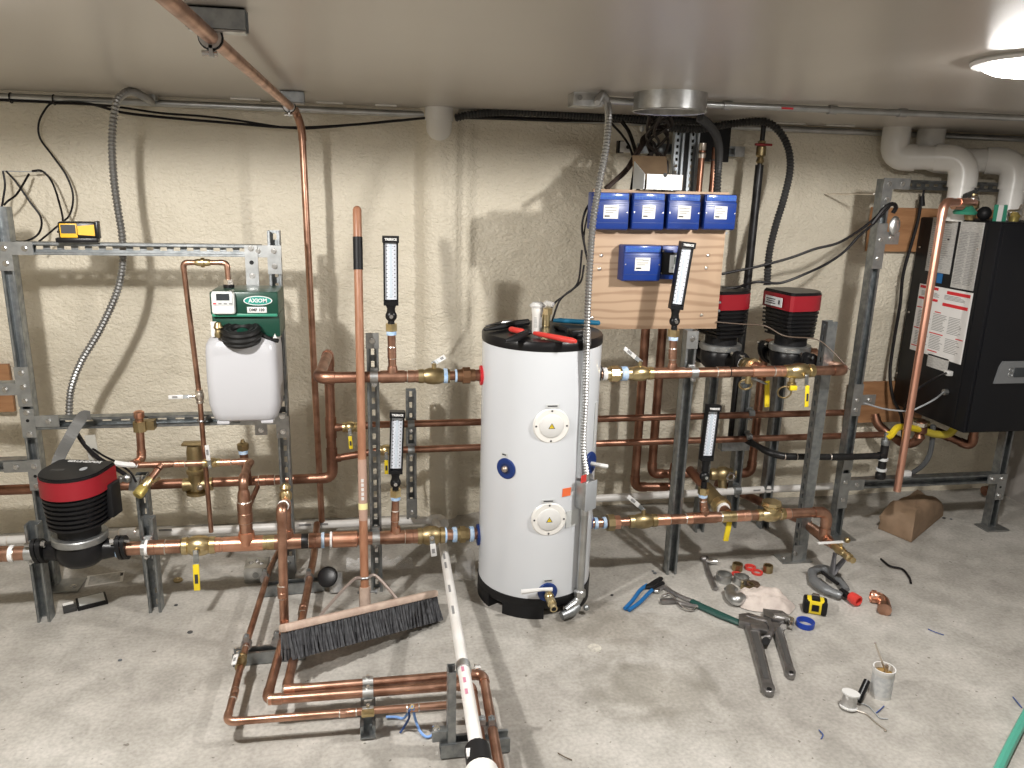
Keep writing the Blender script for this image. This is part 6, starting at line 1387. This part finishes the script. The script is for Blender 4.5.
strut('channel', (hy0.x, hy0.y, .055), (hy1.x, hy1.y, .055), Z, hs_, False)
vpp = az(455, 739, .05); vtz = at(455, 668, vpp.y).z
strut('upright', (vpp.x, vpp.y, .055), (vpp.x, vpp.y, vtz), X, hs_, False, d=.026)
MB().box((vpp.x-.05, vpp.y, .075), (.05, .03, .04), bev=.003).build('angle_bracket', GALV, hs_); bolt(hs_, (vpp.x-.06, vpp.y, .095), Z)
for p in (az(482, 728, zc5), az(491.5, 728, zc5)): fclamp(hs_, p, db, .0155)
# white pipe on the floor
pA_ = at(441, 533, 3.45); pB_ = at(463.5, 668, vpp.y); pd_ = (pB_-pA_); pE_ = pA_ + pd_*1.55
wpf = pipe('white_drain_pipe', 'white drain pipe running from the wall toward the viewer over the strut', [V((w1.x-.005, WPY-.02, w1.z)), pA_+Z*0, pB_, pE_], .0195, PVCP, elbows=False)
MB().tube([w1-X*.03, w1+X*.02, w1+V((.03, -.02, 0)), w1+V((.032, -.06, 0))], .03, 14).build('elbow', PVCP, wpf)
dn_ = pd_.normalized()
MB().tube([pB_-dn_*.02, pB_+dn_*.02], .024, 16).build('strap', GALVB, wpf, 'steel pipe strap'); bolt(wpf, pB_+X*.034+Z*.0, X, .008, .02)
pk = pA_+pd_*1.40
MB().tube([pk-dn_*.10, pk-dn_*.02], .034, 18).build('rubber_coupling', BLKM, wpf, 'black rubber coupling'); MB().box(pk-dn_*.08+V((-.026, -.02, .012)), (.012, .03, .03)).build('coupling_label', WHT, wpf)
MB().tube([pk+dn_*.0, pk+dn_*.10], .044, 22).build('white_hub', PVC, wpf)
u_ = dn_.cross(Z).normalized(); nrm = u_.cross(dn_)
if nrm.z < 0: nrm = -nrm
for k, t in enumerate((.28, .36, .55, .70, 1.03, 1.08, 1.13)):
    p = pA_+pd_*t; MB().box(p+(nrm-V((.3, 0, 0))).normalized()*.0195, (.07 if t < .9 else .03, .009, .001), ax3=(dn_, u_, nrm)).build('print_mark', INKG if t < .9 else mat('pink_ink%d' % k, (.5, .2, .28), 0, .5), wpf)
# ================================================================ SMALL THINGS ON THE FLOOR, LEFT
p = az(256, 583, 0); q0_, q1_ = az(244, 584, 0), az(267, 583, 0); bw_ = (q1_-q0_).length
gb_ = thing('junction_box', 'galvanised junction box sitting on the floor by the copper drop', 'junction box', (p.x, p.y+.05, 0))
MB().box((p.x, p.y+.055, .038), (bw_, .11, .076), bev=.003).build('box', GALVB, gb_)
for dx, dy in ((-.025, .02), (.02, .01), (.0, .035)): MB().torus((p.x+dx, p.y+.055+dy-.02, .0765), Z, .010, .0016, 14, 5).build('knockout', STL, gb_)
MB().cyl((p.x, p.y-.0005, .04), (p.x, p.y-.002, .04), .014, 14).build('knockout', PLATE, gb_)
sh = thing('instruction_sheet', 'creased printed sheet lying on the floor under the left pump', 'paper', az(105, 579, 0), RD(12))
MB().box((0, 0, .0015), (.155, .105, .0015)).build('sheet', PAPER, sh, None, False); MB().box((0, .0, .0026), (.13, .085, .0006)).build('print', PAPERG, sh, None, False); MB().box((.068, .02, .0028), (.012, .03, .0006)).build('dark_square', INK, sh, None, False)
db_ = thing('battery_box', 'small dark rimmed box lying on the floor near the left strut foot', 'box', az(92, 603, 0), RD(24))
MB().box((0, 0, .009), (.115, .09, .018), bev=.002).build('body', BLKM, db_, world=False); MB().box((0, 0, .0185), (.098, .074, .002)).build('top', LGRY, db_, world=False); MB().box((-.085, -.015, .010), (.05, .05, .018), bev=.002).build('side_block', DGRY, db_, world=False)
MB().box((-.088, .008, .020), (.04, .02, .002)).build('white_patch', PAPER, db_, world=False)
o = MB().torus(az(178, 580, .008), V((.1, 0, 1)), .014, .007, 20, 8).build('brass_ring', BRASSD); tag(o, 'small brass ring on the floor left of the yellow levered valve', 'ring')
cn = thing('flux_can', 'small grey can lying open beside the floor strut near the broom handle', 'can', az(336, 594, 0)); p = az(336, 592, 0)
MB().cyl(p+Z*.002, p+V((.0, .03, .085)), .029, 20).build('body', mat('tin_label', (.50, .50, .49), .5, .4, (.30, .30, .3), 40), cn)
ld_ = MB().lathe([(.044, 0), (.047, .006), (.044, .014), (.03, .018)], at(328, 577, p.y-.0), V((-.25, -.75, .6)), 26).build('can_lid', BLK); tag(ld_, 'round black cap leaning on the small grey can', 'lid')
pk_ = thing('plastic_wrap', 'crumpled clear plastic wrap on the floor behind the broom brace', 'packaging', az(382, 575, 0))
random.seed(11); mb = MB(); bm = mb.bm; G = []
for j in range(7):
    G.append([bm.verts.new(az(346, 574, 0)+V((i*.021, j*.020, .006+random.random()*.03*(1 if 0 < j < 6 else .2)))) for i in range(16)])
for j in range(6):
    for i in range(15): bm.faces.new((G[j][i], G[j][i+1], G[j+1][i+1], G[j+1][i]))
WRAP = mat('clear_wrap', (.9, .9, .9), 0, .15, alpha=.22); mb.build('sheet', WRAP, pk_, ang=20)
cc_ = thing('plastic_cup', 'crushed clear plastic bag on the floor just left of the white tank', 'packaging', az(468, 582, 0))
random.seed(5); mb = MB(); p = az(466, 580, 0); mb.tube([p+V((0, .0, .004)), p+V((0, .02, .05)), p+V((.01, .06, .08)), p+V((.03, .09, .11))], [.05, .055, .04, .02], 9); 
for v in mb.bm.verts: v.co += V((random.uniform(-.007, .007), random.uniform(-.007, .007), random.uniform(-.002, .006)))
mb.build('bag', WRAP, cc_, ang=15)
# blue string
bs = [az(400, 718, .01), az(407, 714, .02), az(409, 722, .02), az(404, 731, .008)]
cable('string', 'dark blue string end tied to the thin floor pipe', [az(409, 711, .11), az(409, 718, .07), az(404, 727, .02), az(400, 733, .006)], .004, mat('navy_string', (.02, .05, .16), 0, .7), 'string')
cable('string', 'pale blue string looped over the thin floor pipe', [az(386, 717, .012), az(396, 717, .012), az(404, 718, .02), az(411, 708, .115), az(413, 707, .112), az(415, 718, .05), (az(420, 731, .01)), az(427, 737, .008), az(434, 733, .010), az(433, 727, .012)], .0045, mat('sky_string', (.22, .40, .80), 0, .7), 'string')
# ================================================================ TOOLS, RIGHT
zt6 = .012
def fl(px, py, z=.012): return az(px, py, z)
bp = thing('tongue_pliers', 'tongue and groove pliers with bright blue handles on the floor', 'pliers', fl(645, 590))
MB().tube(bez([fl(625, 608.5), fl(633, 600), fl(640, 590.5), fl(647, 585)], 6), [.009]*18+[.008], 10).build('handle', BLUEG, bp); MB().tube(bez([fl(629, 610), fl(639, 603), fl(648, 594), fl(653, 589)], 6), [.009]*18+[.008], 10).build('handle', BLUEG, bp)
MB().tube([fl(643, 587), fl(650, 586, .014), fl(657, 582, .016), fl(661, 578)], [.010, .017, .020, .012], 8, sq=(1, .6)).tube([fl(652, 590), fl(659, 586, .014), fl(663, 583)], [.010, .016, .010], 8).build('jaws', BLKM, bp)
gp = thing('locking_pliers', 'long steel pliers with dark green handle lying toward the rag', 'pliers', fl(695, 603))
MB().tube([fl(692, 601), fl(700, 606), fl(720, 615), fl(742, 624), fl(747, 626)], [.014, .019, .020, .017, .010], 10, sq=(1, .7)).build('handle', DGREEN, gp)
MB().tube(bez([fl(656, 591), fl(664, 587), fl(672, 592), fl(684, 598), fl(700, 604)], 6), .010, 8).build('jaw_arm', STL, gp); MB().tube(bez([fl(663, 600), fl(672, 600), fl(684, 604), fl(700, 607)], 6), .009, 8).build('jaw_arm', STL, gp); MB().tube(bez([fl(662, 596), fl(670, 594), fl(676, 600), fl(682, 607), fl(692, 610), fl(698, 606)], 6), .005, 8).build('linkage', STLC, gp)
MB().sph(fl(657, 591), .014, 10, (1.3, .9, .7)).build('tip', STLC, gp); MB().box(fl(668, 601, .014), (.07, .024, .018), ax3=(X-Y*.1, Y+X*.1, Z), bev=.004).build('jaw_plate', STL, gp)
def pwrench(label, hA, hB, wA, wB, headpts, hole=True, hook=None):
    r = thing('pipe_wrench', label, 'wrench', hA); d = (hB-hA); L = d.length; d.normalize(); n = Z.cross(d).normalized()
    prof = [(0, -wA), (L*.15, -wA*.85), (L*.88, -wB), (L*.97, -wB*1.15), (L+.01, -wB*.7), (L+.016, 0), (L+.01, wB*.7), (L*.97, wB*1.15), (L*.88, wB), (L*.15, wA*.85), (0, wA)]
    b = MB().prism(prof, hA-Z*(hA.z-.003), d, n, Z, .024).build('handle', STL, r)
    e = b.modifiers.new('b', 'BEVEL'); e.width = .005; e.segments = 2; e.limit_method = 'ANGLE'
    MB().prism([(a*1, b2*.45) for a, b2 in [(L*.12, -wA), (L*.85, -wB), (L*.85, wB), (L*.12, wA)]], hA-Z*(hA.z-.0275), d, n, Z, .001).build('recess', mat('tool_dark', (.16, .16, .16), .8, .5), r)
    if hole: MB().cyl(hB-Z*(hB.z-.0272)-d*.002, hB-Z*(hB.z-.029)-d*.002, wB*.45, 14).build('hang_hole', BLKM, r)
    return r, d, n
w1_, d, n = pwrench('largest grey pipe wrench on the floor, its jaw by the green handle', fl(752, 628), fl(769, 693), .030, .021, None)
MB().prism([(-.035, -.045), (.02, -.05), (.035, .02), (.02, .055), (-.03, .05), (-.055, 0)], fl(750, 626, .004), d, n, Z, .032).build('jaw_head', STL, w1_)
MB().tube([fl(747, 616, .03), fl(757, 619, .03), fl(768, 621, .03), fl(772, 629, .026), fl(769, 637, .022), fl(764, 637, .018)], [.014, .018, .018, .016, .013, .010], 8, sq=(1, .7)).build('hook_jaw', STL, w1_); MB().cyl(fl(766, 641, .006), fl(766, 641, .036), .016, 16).build('adjusting_nut', BLKM, w1_); MB().box(fl(759, 628, .025), (.05, .07, .02), ax3=(d, n, Z), bev=.004).build('housing', STL, w1_)
w2_, d, n = pwrench('smaller grey pipe wrench on the floor, its head half under the rag', fl(776, 625), fl(791, 676), .024, .017, None)
MB().prism([(-.05, -.05), (.0, -.055), (.03, -.02), (.03, .025), (-.02, .05), (-.05, .03)], fl(776, 622, .004), d, n, Z, .030).build('jaw_head', STL, w2_); MB().tube([fl(773, 616, .03), fl(783, 617, .028), fl(791, 620, .024), fl(791, 627, .018)], [.012, .016, .016, .010], 8).build('hook_jaw', STLC, w2_); MB().cyl(fl(783, 627, .006), fl(783, 627, .032), .012, 14).build('adjusting_nut', STLC, w2_)
# rag
random.seed(21); mb = MB(); bm = mb.bm; G = []; nx, ny = 26, 18
rc_ = [fl(741, 606, 0), fl(790, 618, 0), fl(757, 588, 0)]
for j in range(ny+1):
    row = []
    for i in range(nx+1):
        s_, t = i/nx*2-1, j/ny*2-1
        rad = max(abs(s_), abs(t)); ang = math.atan2(t, s_); k = 1/ max(.001, (abs(cos(ang))**3+abs(sin(ang))**3)**(1/3)) if rad > 0 else 1
        e = 1 + .18*noise.noise(V((cos(ang)*1.6, sin(ang)*1.6, 4)))
        c = fl(763, 603, 0)
        x, y = s_*.125*e*(1-.18*t*t), t*.095*e*(1-.2*s_*s_)
        P = c + V((.92, -.38, 0))*x + V((.38, .92, 0))*y
        h = (1-rad**3)*(.045 + .030*noise.noise(V((P.x*16, P.y*16, 1))) + .028*abs(noise.noise(V((P.x*30, P.y*30, 2))))) + .004
        row.append(bm.verts.new((P.x, P.y, max(.003, h))))
    G.append(row)
for j in range(ny):
    for i in range(nx): bm.faces.new((G[j][i], G[j][i+1], G[j+1][i+1], G[j+1][i]))
o = mb.build('rag', RAG, ang=180); tag(o, 'crumpled pale rag on the floor behind the pipe wrenches', 'rag')
def ring(name, px, py, R_, h, m, lab, t=.2, cat='ring', tilt=None, seg=24, group=None):
    p = az(px, py, 0); o = MB().lathe([(R_, 0), (R_*1.02, h*.2), (R_, h), (R_*(1-t), h), (R_*(1-t), 0)], p+Z*.001, Z if tilt is None else tilt, seg, False)
    bm = o.bm; bm.verts.ensure_lookup_table(); n = len(bm.verts); s = seg
    for k in range(s): bm.faces.new((bm.verts[k], bm.verts[(k+1) % s], bm.verts[n-s+(k+1) % s], bm.verts[n-s+k]))
    o = o.build(name, m); return tag(o, lab, cat, group)
ring('locknut', 723.5, 581, .036, .038, GALVB, 'galvanised coupling ring on the floor, leftmost in the fittings heap', .18)
ring('locknut', 741, 583, .036, .034, GALVB, 'galvanised coupling ring on the floor next to the brass ring', .18)
ring('brass_nut', 747, 589, .030, .026, BRASSD, 'brass coupling ring at the back edge of the rag', .25)
ring('brass_nut', 753, 588, .030, .024, mat('brown_fitting', (.28, .20, .15), .8, .45), 'brown ring fitting tucked against the rag', .25)
ring('brass_nut', 737, 570, .026, .034, BRASSD, 'brown brass nut behind the red rings, left one', .3, seg=8)
ring('brass_nut', 767.5, 572, .024, .036, BRASSD, 'brown brass nut right of the red rings', .3, seg=8)
ring('red_ring', 736.5, 575, .024, .008, REDP, 'red plastic ring in front of the left brass nut', .3)
ring('red_ring', 750, 569, .027, .014, REDP, 'red plastic ring between the two brass nuts, the one farther back', .28)
ring('red_ring', 757, 573.5, .027, .010, REDP, 'red plastic ring between the two brass nuts, nearer one', .28)
el_ = thing('pipe_fitting', 'galvanised elbow fitting on the floor left of the rag', 'fitting', fl(734, 597, 0)); MB().tube(bez([fl(731, 589, .03), fl(731, 595, .028), fl(736, 600, .03), fl(742, 598, .03)], 6), .026, 14).build('body', GALVB, el_); MB().torus(fl(731, 589, .034), V((0, .3, 1)), .024, .008, 18, 8).build('rim', GALV, el_)
aw = thing('ratchet', 'steel ratchet wrench on the floor right of the galvanised strut foot', 'wrench', fl(704, 557)); MB().tube([fl(705, 561), fl(710, 576), fl(716, 589)], [.010, .012, .012], 10, sq=(1, .7)).build('handle', STL, aw); MB().sph(fl(704.5, 558, .018), .022, 14, (1, 1, .7)).build('head', STL, aw); MB().cyl(fl(706, 561, .016), fl(717, 562, .016), .013, 10).build('socket', STLC, aw)
tm2 = thing('tape_measure', 'yellow and black tape measure on the floor beside the blue ring', 'tape measure', fl(814, 612, 0), RD(-28))
MB().box((0, 0, .035), (.085, .06, .066), bev=.012).build('case', YEL, tm2, world=False)
for sx in (-1, 1): MB().box((sx*.036, 0, .034), (.028, .066, .064), bev=.010).build('rubber_bumper', BLKM, tm2, world=False)
MB().box((0, 0, .07), (.035, .05, .008), bev=.003).build('top_grip', BLKM, tm2, world=False); MB().box((-.0, -.032, .036), (.03, .003, .03)).build('side_badge', BLKM, tm2, world=False); MB().box((.0, .012, .078), (.03, .02, .006), bev=.002).build('belt_clip', STLC, tm2, world=False)
ring('blue_band', 805, 626, .038, .024, mat('royal_blue', (.01, .05, .36), 0, .35), 'bright blue plastic ring on the floor beside the tape measure', .12)
# press tool
pt = thing('pipe_cutter', 'grey pipe cutter with red knob lying on the floor under the drain valve', 'tool', fl(830, 585))
MB().tube(bez([fl(812, 571, .03), fl(814, 580, .03), fl(826, 589, .03), fl(842, 596, .026)], 6), [.020]*6+[.026]*8+[.022]*4+[.016], 12, sq=(1, .8)).tube(bez([fl(812, 571, .03), fl(822, 568, .032), fl(834, 574, .034), fl(847, 590, .026)], 6), [.020]*6+[.022]*8+[.018]*4+[.014], 12, sq=(1, .8)).build('frame', mat('cutter_grey', (.20, .21, .22), .4, .42), pt)
MB().tube([fl(822, 572, .05), fl(832, 580, .05), fl(838, 584, .05)], .008, 8).build('slot', BLKM, pt); MB().tube([fl(841, 591, .03), fl(851, 598, .028)], .016, 12).build('neck', BLK, pt)
MB().lathe([(.012, -.02), (.024, -.012), (.026, .0), (.026, .03), (.018, .034), (.016, .02)], fl(853, 598, .028), (fl(862, 604, .028)-fl(851, 597, .028)), 20).build('knob', REDP, pt)
jb2 = fl(832, 574, .06); MB().tube([at(829, 553, 3.08)*.0 + V((tc_.x+.0, 3.0, tc_.z-.03)), jb2], [.012, .020], 8, sq=(1, .5)).tube([V((tc_.x+.06, 2.98, tc_.z-.03)), jb2], [.012, .020], 8, sq=(1, .5)).build('jaws', mat('jaw_grey', (.12, .12, .13), .5, .5), pt)
# copper elbow on the floor
ce = thing('copper_elbow', 'loose pink copper elbow lying on the floor', 'fitting', fl(881, 603)); MB().tube(bez([fl(871, 597, .026), fl(879, 598, .026), fl(884, 602, .026), fl(884.5, 609, .026)], 8), .025, 18, cap=False).build('body', COPB, ce); MB().tube([fl(884.5, 606.5, .026), fl(884.5, 610, .026)], .029, 18).build('socket', COP, ce); MB().tube([fl(871, 596, .026), fl(876, 597, .026)], .029, 18).build('socket', COPB, ce)
cable('cable_offcut', 'short black cable offcut lying on the bare floor at the right', [fl(881, 559, .006), fl(890, 566, .01), fl(902, 569, .01), fl(909, 577, .008), fl(911, 583, .008)], .0055, CABLE, 'cable'); 
# paste can and brush
pc2 = az(880, 695, 0); ph_ = .105; pr = .037
pcn = thing('paste_can', 'white labelled paste can standing on the floor with a brush in it', 'can', pc2)
MB().lathe([(pr, 0), (pr, ph_), (pr*1.07, ph_+.002), (pr*1.07, ph_+.012), (pr*.95, ph_+.012), (pr*.92, ph_-.01)], pc2, Z, 30, False).lathe([(pr*.98, .001), (.0005, .001)], pc2, Z, 30, False).build('body', WHT, pcn)
MB().lathe([(pr+.0006, .015), (pr+.0006, ph_-.012)], pc2, Z, 30, False).build('label', mat('can_label', (.50, .52, .54), .1, .5, (.68, .69, .69), 55), pcn); MB().lathe([(pr*.92, 0), (.0005, .003)], pc2+Z*(ph_-.012), Z, 24, False).build('paste', mat('paste', (.28, .17, .05), 0, .4), pcn)
bt = at(875, 643, pc2.y-.01); bsh = thing('flux_brush', 'metal handled brush standing in the white paste can', 'brush', pc2+Z*(ph_-.01)); MB().tube([pc2+V((.01, 0, ph_-.01)), bt], .004, 8).build('handle', SOLD, bsh); MB().tube([pc2+V((.012, 0, ph_-.01)), pc2+V((.008, 0, ph_+.02))], .007, 8).build('ferrule', SOLD, bsh)
sp_ = az(848, 708, 0); sd_ = V((.12, .1, 1)).normalized()
so_ = thing('solder_spool', 'small spool of silver solder on the floor left of the paste can', 'spool', sp_)
MB().lathe([(.031, 0), (.031, .005), (.008, .005)], sp_+Z*.004, sd_, 24).build('bottom_flange', WHT, so_); MB().lathe([(.024, .005), (.026, .02), (.026, .03), (.024, .052)], sp_+Z*.004, sd_, 24).build('solder_wire', mat('tin', (.62, .62, .62), 1, .4, bump=.6, bscale=90), so_); MB().lathe([(.008, .052), (.031, .052), (.031, .057), (.006, .057)], sp_+Z*.004, sd_, 24).build('top_flange', WHT, so_)
o = MB().tube([fl(858, 701, .015), fl(867, 681, .06)], .0125, 12).build('marker', BLK); tag(o, 'short black marker leaning between the solder spool and the paste can', 'marker')
cable('solder_wire', 'loose end of solder wire curling right of the spool', [fl(855, 710, .006), fl(866, 714, .004), fl(875, 722, .004), fl(886, 730, .004), fl(884, 731, .004)], .0022, SOLD, 'wire'); cable('solder_wire', 'loose loop of solder wire in front of the paste can', [fl(857, 702, .006), fl(868, 706, .004), fl(876, 714, .004), fl(880, 718, .004), fl(888, 719, .004)], .0018, GRY, 'wire')
for k, (P, lab) in enumerate((([(876, 713), (881, 709), (884, 706)], 'tiny blue wire clipping by the solder wire'), ([(928, 629), (935, 632), (944, 635)], 'tiny blue wire clipping on the open floor at the right'), ([(819, 730), (823, 735), (821, 739)], 'tiny blue wire clipping near the bottom edge'), ([(1013, 697), (1018, 703), (1022, 708)], 'tiny blue wire clipping beside the teal hose'), ([(558, 753), (565, 757), (572, 760)], 'tiny brown clipping near the bottom centre of the floor'))):
    cable('clipping', lab, [fl(a, b, .003+.004*(i == 1)) for i, (a, b) in enumerate(P)], .002, mat('clipping%d' % k, (.03, .07, .25) if k != 4 else (.12, .09, .06), 0, .5), 'wire')
flexline('hose', 'teal green hose crossing the bottom right corner of the floor', [fl(940, 900, .016), fl(985, 800, .016), fl(1003, 760, .016), fl(1016, 734, .016), fl(1032, 705, .016), fl(1055, 672, .016), fl(1100, 630, .016), fl(1160, 600, .016), fl(1230, 585, .016)], .0155, TEAL, 'hose', False)
o = MB().lathe([(.028, 0), (.027, .003), (.0005, .003)], az(594.5, 648, 0), Z, 24).build('floor_plug', mat('plug_concrete', (.40, .38, .34), 0, .6, (.60, .57, .5), 60)); tag(o, 'small round cleanout plug set in the floor in front of the tank', 'plug')
# paper bag
bg = MB(); bm = bg.bm; random.seed(9)
A, B_2, C_2, D_2 = az(878, 529, 0), az(911, 543, 0), az(943, 516, 0), az(915, 502, 0)
ring0 = []
def lerp2(a, b, n): return [a.lerp(b, i/n) for i in range(n)]
base = lerp2(A, B_2, 7)+lerp2(B_2, C_2, 9)+lerp2(C_2, D_2, 7)+lerp2(D_2, A, 9)
cen = (A+B_2+C_2+D_2)/4; rr_ = []
for lv, (sc, z) in enumerate(((1, .003), (1.01, .03), (.97, .075), (.88, .115), (.72, .135), (.4, .142), (.02, .145))):
    row = []
    for p in base:
        q = cen + (p-cen)*(sc*(1+(.09*noise.noise(V((p.x*22, p.y*22, lv*.9+3))) if 0 < lv < 6 else 0))); t = ((q-A).dot((C_2-A).normalized()))/((C_2-A).length)
        zz5 = z*(1.15-.35*max(0, min(1, t))) + (.022*noise.noise(V((q.x*13, q.y*13, z*16))) if lv else 0)
        row.append(bm.verts.new((q.x, q.y, max(.003, zz5))))
    rr_.append(row)
for a, b in zip(rr_, rr_[1:]):
    for k in range(32): bm.faces.new((a[k], a[(k+1) % 32], b[(k+1) % 32], b[k]))
bm.faces.new(rr_[0][::-1]); bm.faces.new(rr_[-1])
bgt = thing('paper_bag', 'crumpled brown paper bag lying on the floor below the boiler', 'bag', (cen.x, cen.y, 0)); bg.build('bag', KRAFT, bgt, ang=50)
nrm2 = (B_2-A).cross(Z).normalized()
for k, (s_, w_, h_) in enumerate(((.38, .02, .018), (.62, .05, .008), (.66, .04, .008))):
    p = A.lerp(B_2, s_)*.92 + cen*.08; p = V((p.x, p.y, .0)) 
    pz_ = .085 - .018*(k == 2)
    MB().box(p+nrm2*(-.004 if nrm2.y > 0 else .006)+Z*pz_, (w_, .008, h_), ax3=((B_2-A), nrm2, Z)).build('print_mark', INK, bgt)
# debris specks
random.seed(31)
for k, (px, py) in enumerate(((653, 571), (612, 595), (655, 573), (944, 518), (951, 519), (176, 605), (162, 603), (190, 632), (120, 660))):
    o = MB().sph(az(px, py, .004), .006+.004*random.random(), 7, (1.3, 1, .6)).build('debris_chip', mat('chip%d' % k, (.05, .05, .05) if k % 2 else (.12, .13, .14), 0, .7)); tag(o, 'tiny dark chip of debris on the concrete', 'debris', 'debris chips on the floor')
# ================================================================ CAMERA / WORLD / VIEW
cam = bpy.data.cameras.new('camera'); co = bpy.data.objects.new('camera', cam); C.objects.link(co)
cam.sensor_width = 36; cam.lens = 36*FPX/1024; cam.clip_start = .02
def cw(v): return V((_xd.dot(v), _yd.dot(v), _up.dot(v)))
rt, dn, fw = cw(V((1, 0, 0))), cw(V((0, 1, 0))), cw(V((0, 0, 1)))
M = Matrix((rt, -dn, -fw)).transposed().to_4x4(); M.translation = V((0, 0, CAMH)); co.matrix_world = M
bpy.context.scene.camera = co
w = bpy.data.worlds.new('world'); bpy.context.scene.world = w; w.use_nodes = True
w.node_tree.nodes['Background'].inputs['Color'].default_value = (.5, .5, .5, 1); w.node_tree.nodes['Background'].inputs['Strength'].default_value = .02
vs = bpy.context.scene.view_settings
vs.view_transform = 'Standard'; vs.look = 'None'; vs.exposure = 0.12; vs.gamma = 1; vs.use_curve_mapping = False
